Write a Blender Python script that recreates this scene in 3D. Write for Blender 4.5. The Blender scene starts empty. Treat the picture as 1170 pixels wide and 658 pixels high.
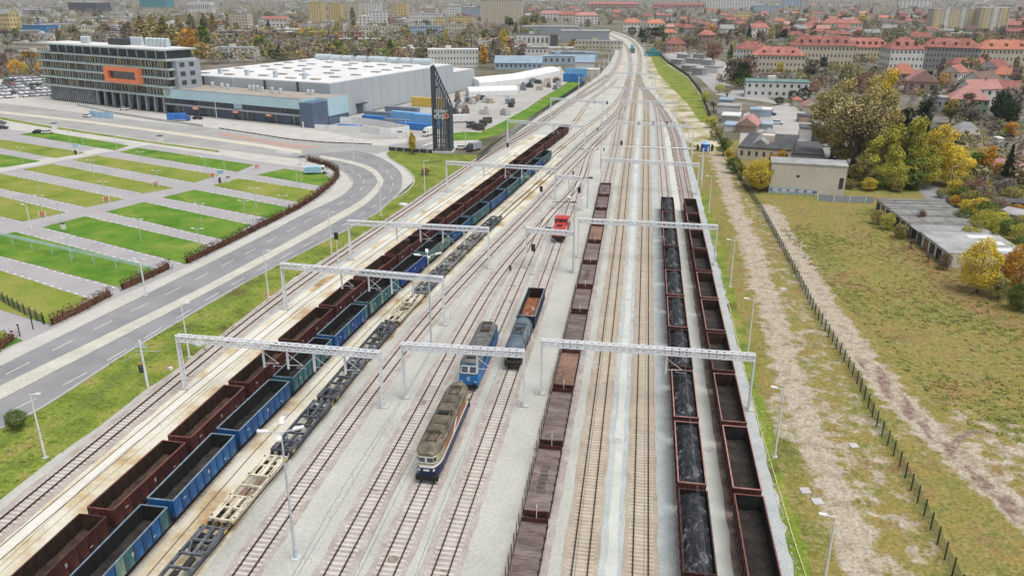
import bpy, math, random
from mathutils import Vector, Matrix
random.seed(11)
rnd = random.random
def U(a, b): return a + (b - a) * random.random()
R = math.radians
C = bpy.context.scene.collection
scene = bpy.context.scene
# ---------------------------------------------------------------- camera, sky, sun, exposure
CAM_H, FPX, TILT, YAW = 52.5, 900.0, math.atan(340 / 900.0), R(9.21)
cam = bpy.data.objects.new('camera', bpy.data.cameras.new('camera')); C.objects.link(cam)
cam.location = (0, 0, CAM_H); cam.rotation_euler = (math.pi / 2 - TILT, 0, YAW)
cam.data.sensor_fit = 'HORIZONTAL'; cam.data.sensor_width = 36; cam.data.lens = 36 * FPX / 1170
cam.data.clip_start = 1; cam.data.clip_end = 40000
scene.camera = cam
SUN_EL, SUN_AZ = R(70), R(120)          # azimuth clockwise from +Y (along the tracks): from the right, a little behind
w = bpy.data.worlds.new("World"); scene.world = w; w.use_nodes = True
nt = w.node_tree; nt.nodes.clear()
sky = nt.nodes.new('ShaderNodeTexSky'); sky.sky_type = 'NISHITA'; sky.sun_disc = False
sky.sun_elevation = SUN_EL; sky.sun_rotation = SUN_AZ; sky.air_density = 1.0; sky.dust_density = 4.0; sky.ozone_density = 1.0
hs = nt.nodes.new('ShaderNodeHueSaturation'); hs.inputs['Saturation'].default_value = 0.3
bg = nt.nodes.new('ShaderNodeBackground'); bg.inputs['Strength'].default_value = 0.15
out = nt.nodes.new('ShaderNodeOutputWorld')
nt.links.new(sky.outputs[0], hs.inputs['Color']); nt.links.new(hs.outputs[0], bg.inputs[0]); nt.links.new(bg.outputs[0], out.inputs[0])
sl = bpy.data.lights.new('sun', 'SUN'); sl.energy = 1.7; sl.angle = R(40); sl.color = (1, .985, .96)
so = bpy.data.objects.new('sun', sl); C.objects.link(so)
sd = Vector((math.sin(SUN_AZ) * math.cos(SUN_EL), math.cos(SUN_AZ) * math.cos(SUN_EL), math.sin(SUN_EL)))
so.rotation_euler = (-sd).to_track_quat('-Z', 'Y').to_euler()
vs = scene.view_settings; vs.view_transform = 'Standard'; vs.look = 'None'; vs.gamma = 1; vs.use_curve_mapping = False
vs.exposure = 0.22
# ---------------------------------------------------------------- survey: photo pixel -> point on the plane z
_st, _ct, _sp, _cp = math.sin(TILT), math.cos(TILT), math.sin(YAW), math.cos(YAW)
def G(px, py, z=0.0):
    a = (px - 585) / FPX; b = -(py - 329) / FPX
    d = (-_sp * _ct + a * _cp - b * _sp * _st, _cp * _ct + a * _sp + b * _cp * _st, -_st + b * _ct)
    k = (CAM_H - z) / -d[2]
    return Vector((d[0] * k, d[1] * k, z))
def mpp(py): return 55.4 / (py + 11)          # metres across per pixel on the ground at row py
def hpp(py): return 52.5 / (py + 11)          # metres of height per pixel above ground row py
# ---------------------------------------------------------------- mesh builder
class MB:
    def __init__(s): s.v = []; s.f = []; s.m = []; s.s = []
    def face(s, pts, mi=0, sm=False):
        n = len(s.v); s.v.extend(tuple(p) for p in pts); s.f.append(tuple(range(n, n + len(pts)))); s.m.append(mi); s.s.append(sm)
    def faces(s, vs, fs, mi=0, sm=False):
        n = len(s.v); s.v.extend(tuple(p) for p in vs)
        for f in fs: s.f.append(tuple(n + i for i in f)); s.m.append(mi); s.s.append(sm)
    def box(s, x0, x1, y0, y1, z0, z1, mi=0, top=None):
        V = [(x0, y0, z0), (x1, y0, z0), (x1, y1, z0), (x0, y1, z0), (x0, y0, z1), (x1, y0, z1), (x1, y1, z1), (x0, y1, z1)]
        s.faces(V, [(0, 3, 2, 1), (0, 1, 5, 4), (1, 2, 6, 5), (2, 3, 7, 6), (3, 0, 4, 7)], mi)
        s.faces(V[4:], [(0, 1, 2, 3)], mi if top is None else top)
    def bar(s, p0, p1, w, h=None, mi=0, up=None):
        p0 = Vector(p0); p1 = Vector(p1); h = h or w; d = (p1 - p0)
        if d.length < 1e-6: return
        d.normalize(); u = Vector(up) if up else (Vector((0, 0, 1)) if abs(d.z) < .9 else Vector((1, 0, 0)))
        a = d.cross(u).normalized(); b = a.cross(d); a = a * w / 2; b = b * h / 2
        V = [p0 - a - b, p0 + a - b, p0 + a + b, p0 - a + b, p1 - a - b, p1 + a - b, p1 + a + b, p1 - a + b]
        s.faces(V, [(0, 3, 2, 1), (4, 5, 6, 7), (0, 1, 5, 4), (1, 2, 6, 5), (2, 3, 7, 6), (3, 0, 4, 7)], mi)
    def cyl(s, p0, p1, r, n=8, mi=0, r1=None, caps=True):
        p0 = Vector(p0); p1 = Vector(p1); r1 = r if r1 is None else r1
        d = (p1 - p0).normalized(); u = Vector((0, 0, 1)) if abs(d.z) < .9 else Vector((1, 0, 0))
        a = d.cross(u).normalized(); b = a.cross(d); V = []
        for k in range(n):
            t = 2 * math.pi * k / n; q = a * math.cos(t) + b * math.sin(t); V.append(p0 + q * r); V.append(p1 + q * r1)
        s.faces(V, [(2 * k, 2 * ((k + 1) % n), 2 * ((k + 1) % n) + 1, 2 * k + 1) for k in range(n)], mi, True)
        if caps:
            s.face([V[2 * k] for k in range(n)][::-1], mi); s.face([V[2 * k + 1] for k in range(n)], mi)
    def prism(s, poly, z0, z1, mi=0, top=None):
        n = len(poly); V = [(p[0], p[1], z0) for p in poly] + [(p[0], p[1], z1) for p in poly]
        s.faces(V, [(k, (k + 1) % n, n + (k + 1) % n, n + k) for k in range(n)], mi)
        s.faces(V, [tuple(range(n, 2 * n))], mi if top is None else top)
    def sphere(s, c, r, mi=0, n=8, m=5, sz=1.0, sx=1.0, sy=1.0):
        V = []; F = []
        for i in range(m + 1):
            t = math.pi * i / m
            for k in range(n):
                q = 2 * math.pi * k / n
                V.append((c[0] + r * sx * math.sin(t) * math.cos(q), c[1] + r * sy * math.sin(t) * math.sin(q), c[2] + r * sz * math.cos(t)))
        for i in range(m):
            for k in range(n): F.append((i * n + k, (i + 1) * n + k, (i + 1) * n + (k + 1) % n, i * n + (k + 1) % n))
        s.faces(V, F, mi, True)
    def mesh(s, name, mats):
        me = bpy.data.meshes.new(name); me.from_pydata(s.v, [], s.f)
        for m in (mats if isinstance(mats, (list, tuple)) else [mats]): me.materials.append(m)
        me.polygons.foreach_set('material_index', s.m); me.polygons.foreach_set('use_smooth', s.s); me.update()
        return me
_labels = {}
def tag(o, label=None, cat=None, group=None, kind=None):
    if label:
        o['label'] = label
        if cat: _labels.setdefault(label, []).append(group)
    if cat: o['category'] = cat
    if group: o['group'] = group
    if kind: o['kind'] = kind
    return o
def ob(name, mb, mats, parent=None, kind=None, loc=None, rz=0):
    me = mb.mesh(name, mats) if isinstance(mb, MB) else mb
    o = bpy.data.objects.new(name, me); C.objects.link(o)
    if parent: o.parent = parent
    if kind: o['kind'] = kind
    if loc is not None: o.location = loc
    if rz: o.rotation_euler = (0, 0, rz)
    return o
def thing(name, label, cat, loc=(0, 0, 0), rz=0, group=None):
    o = bpy.data.objects.new(name, None); C.objects.link(o); o.empty_display_size = .5
    o.location = loc; o.rotation_euler = (0, 0, rz)
    return tag(o, label, cat, group)
_kids = {}
def dup(root, loc, rz=0, label=None, group=None, scale=None):
    r = root.copy(); C.objects.link(r); r.location = loc; r.rotation_euler = (0, 0, rz)
    if scale: r.scale = scale
    if label: tag(r, label, r.get('category'), group or r.get('group'))
    if group: r['group'] = group
    if root.name not in _kids: _kids[root.name] = [(ch, list(ch.children)) for ch in root.children]
    for ch, gs in _kids[root.name]:
        c = ch.copy(); C.objects.link(c); c.parent = r
        for g in gs:
            d = g.copy(); C.objects.link(d); d.parent = c
    return r
def recol(o, mat, slot=0):
    o.material_slots[slot].link = 'OBJECT'; o.material_slots[slot].material = mat
ORD = ['nearest', 'second', 'third', 'fourth', 'fifth', 'sixth', 'seventh', 'eighth', 'ninth', 'tenth', 'eleventh', 'twelfth', 'thirteenth', 'fourteenth', 'fifteenth',
       'sixteenth', 'seventeenth', 'eighteenth', 'nineteenth', 'twentieth'] + ['twenty-' + q for q in ('first', 'second', 'third', 'fourth', 'fifth', 'sixth', 'seventh', 'eighth', 'ninth')] + ['thirtieth'] + ['thirty-' + q for q in ('first', 'second', 'third', 'fourth', 'fifth', 'sixth', 'seventh', 'eighth', 'ninth')] + ['fortieth'] + ['forty-' + q for q in ('first', 'second', 'third', 'fourth', 'fifth', 'sixth', 'seventh', 'eighth', 'ninth')]
# ---------------------------------------------------------------- materials
def M(name, cols, scale=1.0, rough=.85, metal=0, detail=4, fine=0, finescale=8, obj=False, rndv=0, stretch=None, bump=0, lo=.32, hi=.68, emit=None, spec=.3, alpha=None):
    m = bpy.data.materials.new(name); m.use_nodes = True; t = m.node_tree; N = t.nodes; L = t.links
    b = N['Principled BSDF']; b.inputs['Roughness'].default_value = rough; b.inputs['Metallic'].default_value = metal
    b.inputs['Specular IOR Level'].default_value = spec
    if not isinstance(cols[0], (tuple, list)): cols = [cols]
    cols = [tuple(c) + (1,) for c in cols]
    src = None
    if len(cols) > 1 or fine or bump:
        if obj: co = N.new('ShaderNodeTexCoord').outputs['Object']
        else: co = N.new('ShaderNodeNewGeometry').outputs['Position']
        if stretch:
            mp = N.new('ShaderNodeMapping'); mp.inputs['Scale'].default_value = stretch; L.new(co, mp.inputs[0]); co = mp.outputs[0]
    if len(cols) > 1:
        n = N.new('ShaderNodeTexNoise'); n.inputs['Scale'].default_value = scale; n.inputs['Detail'].default_value = detail; n.inputs['Roughness'].default_value = .6
        L.new(co, n.inputs['Vector'])
        r = N.new('ShaderNodeValToRGB'); e = r.color_ramp.elements
        while len(e) < len(cols): e.new(.5)
        for i, c in enumerate(cols): e[i].position = lo + (hi - lo) * i / (len(cols) - 1); e[i].color = c
        L.new(n.outputs[0], r.inputs[0]); src = r.outputs[0]
    if fine or bump:
        n2 = N.new('ShaderNodeTexNoise'); n2.inputs['Scale'].default_value = finescale; n2.inputs['Detail'].default_value = 3
        L.new(co, n2.inputs['Vector'])
    def scaleby(src, val, a, c):
        mr = N.new('ShaderNodeMapRange'); mr.inputs['From Min'].default_value = a; mr.inputs['From Max'].default_value = c
        L.new(val, mr.inputs['Value'])
        mx = N.new('ShaderNodeMix'); mx.data_type = 'RGBA'; mx.blend_type = 'MULTIPLY'; mx.inputs['Factor'].default_value = 1
        if src is None: mx.inputs['A'].default_value = cols[0]
        else: L.new(src, mx.inputs['A'])
        L.new(mr.outputs[0], mx.inputs['B']); return mx.outputs['Result'], mr
    if fine:
        src, mr = scaleby(src, n2.outputs[0], .25, .75); mr.inputs['To Min'].default_value = 1 - fine; mr.inputs['To Max'].default_value = 1 + fine
    if rndv:
        oi = N.new('ShaderNodeObjectInfo')
        src, mr = scaleby(src, oi.outputs['Random'], 0, 1); mr.inputs['To Min'].default_value = 1 - rndv; mr.inputs['To Max'].default_value = 1 + rndv
    if src is None: b.inputs['Base Color'].default_value = cols[0]
    else: L.new(src, b.inputs['Base Color'])
    if bump:
        bp = N.new('ShaderNodeBump'); bp.inputs['Strength'].default_value = bump; bp.inputs['Distance'].default_value = .1
        L.new(n2.outputs[0], bp.inputs['Height']); L.new(bp.outputs[0], b.inputs['Normal'])
    if emit: b.inputs['Emission Color'].default_value = tuple(emit) + (1,); b.inputs['Emission Strength'].default_value = 1
    return m
def leafmat(name, a, b_, c=None):
    m = M(name, [a, b_] + ([c] if c else []), scale=.45, rough=.8, obj=True, fine=.45, finescale=2.2, rndv=.18, spec=.1)
    return m
mt = {}
mt['gravel'] = M('yard_gravel', [(.345, .345, .31), (.405, .405, .365), (.445, .445, .405)], .16, .95, detail=10, fine=.16, finescale=3.6, stretch=(1, .55, 1))
mt['gravel_blue'] = M('blue_gravel', [(.31, .335, .335), (.37, .395, .39), (.42, .44, .43)], .5, .95, detail=6, fine=.25, finescale=5)
mt['path_light'] = M('pale_path', [(.42, .44, .40), (.52, .53, .49)], .3, .95, fine=.08, finescale=5)
mt['ballast_pink'] = M('pink_ballast', [(.285, .24, .215), (.36, .315, .285), (.42, .38, .345)], .5, .95, detail=8, fine=.3, finescale=6)
mt['ballast_tan'] = M('tan_ballast', [(.295, .245, .19), (.35, .295, .23), (.40, .345, .28)], .3, .95, detail=8, fine=.25, finescale=6)
mt['ballast_brown'] = M('brown_ballast', [(.14, .095, .08), (.23, .17, .145), (.33, .27, .24)], .5, .95, detail=8, fine=.3, finescale=6)
mt['sleeper'] = M('concrete_sleeper', [(.46, .43, .385), (.57, .54, .49)], 1.2, .9, fine=.1, finescale=9, rndv=.1)
mt['sleeper_tan'] = M('tan_sleeper', [(.42, .36, .28), (.49, .43, .35)], 1.2, .9, fine=.1, finescale=9, rndv=.1)
mt['rail'] = M('rusty_rail', [(.035, .019, .015), (.07, .037, .03)], 1.5, .6, fine=.2)
mt['rail_used'] = M('worn_rail', [(.035, .024, .016), (.065, .045, .03)], .8, .45, fine=.2)
mt['slab'] = M('stained_slab', [(.30, .19, .085), (.46, .37, .23), (.54, .49, .38), (.58, .55, .46)], .13, .9, detail=7, fine=.1, finescale=2, lo=.33, hi=.56)
mt['slab_pale'] = M('pale_slab', [(.55, .52, .45), (.63, .61, .55)], .3, .9, fine=.08, finescale=2)
mt['slot'] = M('drain_iron', (.09, .085, .08), rough=.7)
mt['asphalt'] = M('road_asphalt', [(.185, .185, .19), (.225, .225, .23), (.255, .25, .25)], .14, .92, detail=7, fine=.07, finescale=3)
mt['asphalt_pale'] = M('worn_asphalt', [(.26, .255, .25), (.34, .33, .31)], .06, .92, detail=7, fine=.07, finescale=2)
mt['pave'] = M('pale_paving', [(.40, .385, .35), (.48, .465, .43)], .2, .9, detail=6, fine=.08, finescale=3)
mt['paver'] = M('grey_pavers', [(.29, .275, .28), (.35, .335, .335)], .15, .9, detail=6, fine=.08, finescale=4)
mt['median'] = M('median_gravel', [(.40, .385, .33), (.5, .48, .42)], .3, .95, detail=6, fine=.15, finescale=3)
mt['kerb'] = M('kerb_concrete', [(.36, .35, .33), (.44, .43, .41)], .6, .9)
mt['paint'] = M('road_paint', [(.50, .50, .49), (.66, .66, .65)], .8, .8)
mt['lawn'] = M('lawn_grass', [(.055, .135, .013), (.085, .18, .02), (.125, .21, .028), (.205, .23, .055)], .13, .95, detail=9, fine=.3, finescale=2.5, spec=.1)
mt['lawn_dry'] = M('dry_lawn_grass', [(.115, .175, .022), (.165, .21, .032), (.215, .23, .05), (.26, .24, .075)], .1, .95, detail=9, fine=.3, finescale=2.5, spec=.1)
mt['verge'] = M('verge_grass', [(.11, .085, .032), (.115, .155, .026), (.155, .205, .032), (.215, .22, .05), (.25, .19, .07)], .16, .95, detail=9, fine=.4, finescale=2, spec=.1)
mt['field'] = M('rough_field', [(.10, .11, .035), (.15, .165, .045), (.215, .20, .065), (.25, .205, .075), (.23, .155, .085), (.36, .31, .22)], .05, .95, detail=10, fine=.5, finescale=1.1, spec=.1, lo=.34, hi=.72)
mt['sandy'] = M('sandy_track', [(.16, .17, .055), (.25, .23, .10), (.40, .35, .255), (.50, .44, .35)], .09, .95, detail=9, fine=.3, finescale=1.3, spec=.1, lo=.34, hi=.6)
mt['sand'] = M('bare_sand', [(.36, .30, .22), (.47, .41, .325), (.52, .46, .375)], .2, .95, detail=8, fine=.22, finescale=1.6, lo=.36)
mt['rut'] = M('damp_rut', [(.21, .155, .12), (.34, .28, .22)], .4, .95, detail=8, fine=.25, finescale=1.6)
mt['cityground'] = M('city_ground', [(.06, .065, .03), (.10, .095, .055), (.13, .115, .08), (.19, .175, .15), (.085, .10, .04)], .025, .95, detail=12, fine=.35, finescale=.15)
mt['yard_pave'] = M('service_yard_paving', [(.30, .29, .27), (.40, .385, .36)], .05, .9, detail=8, fine=.1, finescale=1)
mt['white'] = M('white_paint', [(.62, .62, .61), (.72, .72, .71)], .5, .5, obj=True)
mt['galv'] = M('galvanised_steel', [(.62, .64, .66), (.74, .75, .76)], 1.5, .5, obj=True)
mt['lamp_grey'] = M('lamp_post_grey', [(.42, .46, .48), (.52, .56, .58)], 1.5, .5, obj=True)
mt['darkgrey'] = M('dark_grey_metal', [(.035, .038, .042), (.07, .073, .08)], 1.2, .6, obj=True, fine=.2)
mt['black'] = M('black_metal', [(.012, .012, .013), (.03, .028, .027)], 1.5, .7, obj=True)
mt['grime'] = M('underframe_grime', [(.02, .017, .015), (.045, .037, .03)], 2, .85, obj=True)
mt['glass'] = M('dark_glass', [(.03, .04, .05), (.07, .085, .10)], .4, .12, spec=.6)
mt['glass_far'] = M('window_glass', (.05, .06, .07), rough=.2, spec=.5)
mt['concrete'] = M('plain_concrete', [(.38, .37, .35), (.48, .47, .45)], .5, .9, fine=.08, finescale=3)
mt['tyre'] = M('tyre_rubber', (.02, .02, .02), rough=.9)
mt['redsignal'] = M('barrier_red', (.55, .10, .04), rough=.6)
mt['bluesign'] = M('pale_blue_panel', [(.25, .45, .62), (.38, .58, .72)], 1, .4, obj=True)
# ---------------------------------------------------------------- polylines
def smooth(pts, step=3.0):
    P = [Vector(p) for p in pts]; P = [P[0] * 2 - P[1]] + P + [P[-1] * 2 - P[-2]]; o = []
    for i in range(1, len(P) - 2):
        a, b, c, d = P[i - 1], P[i], P[i + 1], P[i + 2]; n = max(2, int((c - b).length / 2))
        t1 = (c - a) * .5; t2 = (d - b) * .5; L_ = (c - b).length
        if t1.length: t1 = t1.normalized() * L_
        if t2.length: t2 = t2.normalized() * L_
        for k in range(n):
            t = k / n; o.append(b * (2 * t**3 - 3 * t**2 + 1) + t1 * (t**3 - 2 * t**2 + t) + c * (-2 * t**3 + 3 * t**2) + t2 * (t**3 - t**2))
    o.append(P[-2]); return resample(o, step)
def resample(P, step):
    o = [P[0].copy()]; acc = 0
    for a, b in zip(P, P[1:]):
        L_ = (b - a).length
        while L_ and acc + L_ >= step:
            t = (step - acc) / L_; a = a + (b - a) * t; o.append(a.copy()); L_ = (b - a).length; acc = 0
        acc += L_
    if (o[-1] - P[-1]).length > .3: o.append(P[-1].copy())
    return o
class Path:
    def __init__(s, pts):
        s.p = [Vector((p[0], p[1], 0)) for p in pts]; s.s = [0]
        for a, b in zip(s.p, s.p[1:]): s.s.append(s.s[-1] + (b - a).length)
        s.L = s.s[-1]; s.i = 0
    def at(s, d):
        import bisect
        i = min(max(bisect.bisect_right(s.s, d) - 1, 0), len(s.p) - 2); a, b = s.p[i], s.p[i + 1]; t = (b - a).normalized()
        return a + t * (d - s.s[i]), t
    def s_at_y(s, y):
        for i, (a, b) in enumerate(zip(s.p, s.p[1:])):
            if a.y <= y <= b.y: return s.s[i] + (y - a.y) / max(b.y - a.y, 1e-6) * (b - a).length
        return 0 if y < s.p[0].y else s.L
    def off(s, d):
        o = []
        for i, p in enumerate(s.p):
            t = (s.p[min(i + 1, len(s.p) - 1)] - s.p[max(i - 1, 0)]).normalized(); o.append(p + Vector((t.y, -t.x, 0)) * d)
        return o
def ribbon(mb, path, x0, x1, z0, z1, mi=0, sides=True, a=None, b=None, jit=0):
    A, B = path.off(x0), path.off(x1)
    if jit: A = [p + Vector((U(-jit, jit), 0, 0)) for p in A]; B = [p + Vector((U(-jit, jit), 0, 0)) for p in B]
    if a is not None:
        i0 = 0; i1 = len(A)
        i0 = max(0, min(i0, i1 - 2))
        keep = [i for i, sv in enumerate(path.s) if (a is None or sv >= a) and (b is None or sv <= b)]
        A = [A[i] for i in keep]; B = [B[i] for i in keep]
    n = len(A); V = []
    for p, q in zip(A, B): V += [(p.x, p.y, z0), (p.x, p.y, z1), (q.x, q.y, z1), (q.x, q.y, z0)]
    F = []
    for i in range(n - 1):
        k = 4 * i
        F.append((k + 1, k + 2, k + 6, k + 5))
        if sides: F += [(k, k + 1, k + 5, k + 4), (k + 2, k + 3, k + 7, k + 6)]
    mb.faces(V, F, mi)
def sheet(name, poly, z, mat, label, kind='structure', cat=None):
    mb = MB(); mb.face([(p[0], p[1], z) for p in poly]); o = ob(name, mb, mat)
    if o.data.polygons[0].normal.z < 0: o.data.flip_normals()
    return tag(o, label, cat or name.replace('_', ' '), kind=kind)
def PX(pts, z=0): return [G(x, y, z) for x, y in pts]
HAZE = True
# ================================================================ GROUND
FENCE = [(752, 62), (762, 72), (786, 88), (800, 106), (808, 128), (818, 152), (832, 182), (845, 207), (858, 226), (870, 243), (890, 280), (911, 320), (930, 358), (960, 407), (978, 437), (999, 482), (1026, 530), (1057, 592), (1088, 658), (1110, 705)]
YL = [(0, 571), (65, 520), (116, 485), (165, 446), (222, 410), (258, 383), (300, 348), (336, 317), (419, 266), (486, 222), (512, 206), (536, 190), (551, 177), (600, 138), (640, 116), (665, 100), (685, 86), (697, 72), (703, 60), (700, 48), (692, 41)]
YR = [(824, 320), (799.6, 219), (786.7, 175), (775, 140), (765, 125), (752, 108), (743, 95), (738.5, 80), (738, 68), (734, 55), (726, 46), (713, 39.5), (700, 36)]
sheet('ground', [(-9000, -300), (9000, -300), (9000, 16000), (-9000, 16000)], -.10, mt['cityground'], 'broad mottled city ground between the buildings and trees')
yl, yr = PX(YL), PX(YR)
yard = [Vector((-66.5, 20, 0))] + yl + yr[:0:-1] + [Vector((17.1 + .35 * math.sin(k * .9) * math.sin(k * .37) + U(-.22, .22), 205 - k * 1.1, 0)) for k in range(165)]
sheet('rail_yard_ground', yard, 0, mt['gravel'], 'pale grey gravel floor of the rail yard under all the tracks')
road_out = [(0, 490), (41, 470), (155, 397), (284, 321), (425.7, 246.7), (447, 229), (458, 217), (460, 210), (458.5, 199), (450, 190), (440, 183.5), (425, 177), (405, 172)]
road_in = [(0, 418.5), (60, 389), (200, 320), (300, 270), (350, 243.5), (385, 227), (399, 216.5), (403, 208), (394.7, 197.5), (376.5, 188), (351, 182.5), (322, 179)]
walk_out = [(447, 229), (462, 221), (472, 211), (473.5, 205), (464, 193), (452, 185.5), (444, 180), (441, 175)]
vo = PX(road_out[:6]); wo = PX(walk_out)
verge = [Vector((-66.5, 20, -.02))] + yl[:12] + PX([(552, 177), (505, 176), (480, 172), (446, 172)]) + wo[::-1] + vo[::-1] + [Vector((-66.5 - 9, 20, 0))]
sheet('grass_verge', verge, -.02, mt['verge'], 'rough green and yellow grass verge between the road and the yard')
lawnstrip = PX([(516, 161), (513, 153), (530, 150.5), (549, 151.5), (577, 138), (609, 119.5), (640, 100), (660, 86), (672, 86), (655, 102), (629, 120), (598, 138), (570, 154), (548, 160)])
sheet('grass_bank', lawnstrip, -.03, mt['lawn'], 'bright green grass bank along the fence beside the storage yard')
# paving of the whole forecourt and yards on the left
fore = PX([(0, 500), (155, 400), (284, 323), (425.7, 248), (474, 206), (480, 172), (520, 172), (560, 155), (610, 118), (650, 92), (640, 76), (585, 92), (545, 104), (480, 118), (400, 138), (210, 132), (150, 125), (60, 114), (50, 98), (0, 90)])
far_l = [Vector((-330, 40, 0)), Vector((-90, 40, 0))]
sheet('forecourt', far_l[1:] + fore + [Vector((-480, 520, 0)), Vector((-520, 200, 0))] + far_l[:1], -.05, mt['pave'], 'pale paved forecourt and pavements around the exhibition halls')
service = PX([(352, 136), (380, 137), (545, 101), (590, 92), (640, 78), (655, 92), (610, 117), (560, 149), (500, 157), (470, 158), (420, 160), (380, 152)])
sheet('service_yard', service, -.035, mt['yard_pave'], 'grey service yard beside the long exhibition hall wall')
asph = PX(road_out + road_in[::-1])
asph = [Vector((-80, 20, 0))] + asph[:len(road_out)] + asph[len(road_out):] + [Vector((-110, 20, 0))]
sheet('dual_carriageway', asph, -.015, mt['asphalt'], 'grey asphalt dual carriageway curving beside the yard')
ewroad = PX([(0, 118), (60, 125), (150, 137), (240, 146), (330, 158), (400, 165), (440, 167), (480, 160), (500, 157), (512, 158), (480, 173), (446, 172), (425, 177), (405, 172.5), (351, 182.5), (322, 179.5), (168, 160), (51, 142), (0, 134)])
ewroad += [Vector((-420, 330, 0)), Vector((-440, 390, 0))]
sheet('cross_road', ewroad, -.025, mt['asphalt_pale'], 'worn pale asphalt road passing in front of the halls')
def strip_px(name, a, b, z, mat, label): sheet(name, PX(a) + PX(b)[::-1], z, mat, label)
strip_px('cycle_path', [(0, 127), (100, 138), (200, 151), (300, 165), (345, 172)], [(0, 129.5), (100, 140.5), (200, 154), (300, 168.5), (345, 176)], -.012, M('cream_path', [(.46, .42, .33), (.54, .50, .40)], .2, .9), 'cream path running along the cross road')
strip_px('bus_lane', [(250, 151), (300, 160), (345, 166), (366, 167)], [(250, 154), (300, 163.5), (330, 168), (350, 170)], -.009, M('red_path', [(.34, .22, .18), (.40, .28, .23)], .2, .9), 'reddish paved lane before the glass entrance hall')
strip_px('grass_strip', [(0, 134), (51, 143), (168, 161), (250, 172)], [(0, 136.5), (51, 145.5), (168, 163), (250, 174)], .0, mt['verge'], 'thin grass strip along the edge of the cross road')
med_u = [(0, 441.4), (100, 393), (248, 320), (376.5, 250), (413, 228.5), (429, 213), (431, 206), (418.4, 194), (394.7, 186.4), (363.7, 181)]
med_l = [(0, 457), (100, 405), (256, 324), (385, 253.5), (421, 231), (436, 213.5), (437.5, 204.5), (424, 191.5), (398, 183.6), (367, 178.3)]
mu, ml = PX(med_u), PX(med_l)
mu = [Vector((-96.5, 20, 0))] + mu; ml = [Vector((-93, 20, 0))] + ml
mu_s, ml_s = smooth(mu), smooth(ml)
mb = MB(); mb.prism([(p.x, p.y) for p in mu_s] + [(p.x, p.y) for p in ml_s[::-1]], -.05, .10)
o = ob('median_strip', mb, mt['median']); tag(o, 'raised pale gravel median dividing the curving road', 'median', kind='structure')
def kerbline(pts, w, label, name='kerb', h=.12):
    p = Path(smooth(PX(pts))); mb = MB(); ribbon(mb, p, -w / 2, w / 2, -.06, h); o = ob(name, mb, mt['kerb']); tag(o, label, 'kerb', kind='structure')
kerbline(road_in, .3, 'stone kerb along the parking side of the road')
kerbline(road_out, .3, 'stone kerb along the verge side of the road')
kerbline(walk_out, .35, 'kerb round the outside of the bend')
# lane dashes (flat paint)
mb = MB()
def dashes(path, n0=4.2, gap=4.2, w=.16, z=-.004):
    s = 1
    while s + n0 < path.L:
        a, t = path.at(s); b, t2 = path.at(s + n0); q = Vector((t.y, -t.x, 0)) * w / 2; q2 = Vector((t2.y, -t2.x, 0)) * w / 2
        mb.face([(p.x, p.y, z) for p in (a - q, a + q, b + q2, b - q2)]); s += n0 + gap
up = PX([(0, 430)]) ; A = [G(x, y) for x, y in [(0, 431), (100, 380), (230, 316), (363, 246), (405, 223), (416, 210), (411, 201), (394, 191), (372, 184.5)]]
B = [G(x, y) for x, y in [(0, 475), (100, 425), (270, 322.5), (405, 250), (440, 226), (449, 211), (446, 201), (430, 187), (405, 178)]]
dashes(Path(smooth(A))); dashes(Path(smooth(B)))
for a, b in [((360, 168), (440, 170.5)), ((120, 133), (330, 160)), ((60, 134), (200, 152))]: dashes(Path([G(*a), G(*b)]), z=-.005)
for (cx, cy, n, ex, ey) in [(485, 166, 7, 3.2, -1.0), (318, 173, 6, 3, .4), (540, 150, 6, 3, -1.5), (160, 137, 6, 3.4, .3)]:
    for k in range(n):
        a = G(cx + k * ex, cy + k * ey); mb.face([(a.x - .25, a.y - 2.4, -.003), (a.x + .25, a.y - 2.4, -.003), (a.x + .25, a.y + 2.4, -.003), (a.x - .25, a.y + 2.4, -.003)])
o = ob('road_marking', mb, mt['paint']); tag(o, 'white dashed lane lines and crossing stripes on the roads', 'road markings', kind='structure')
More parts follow.
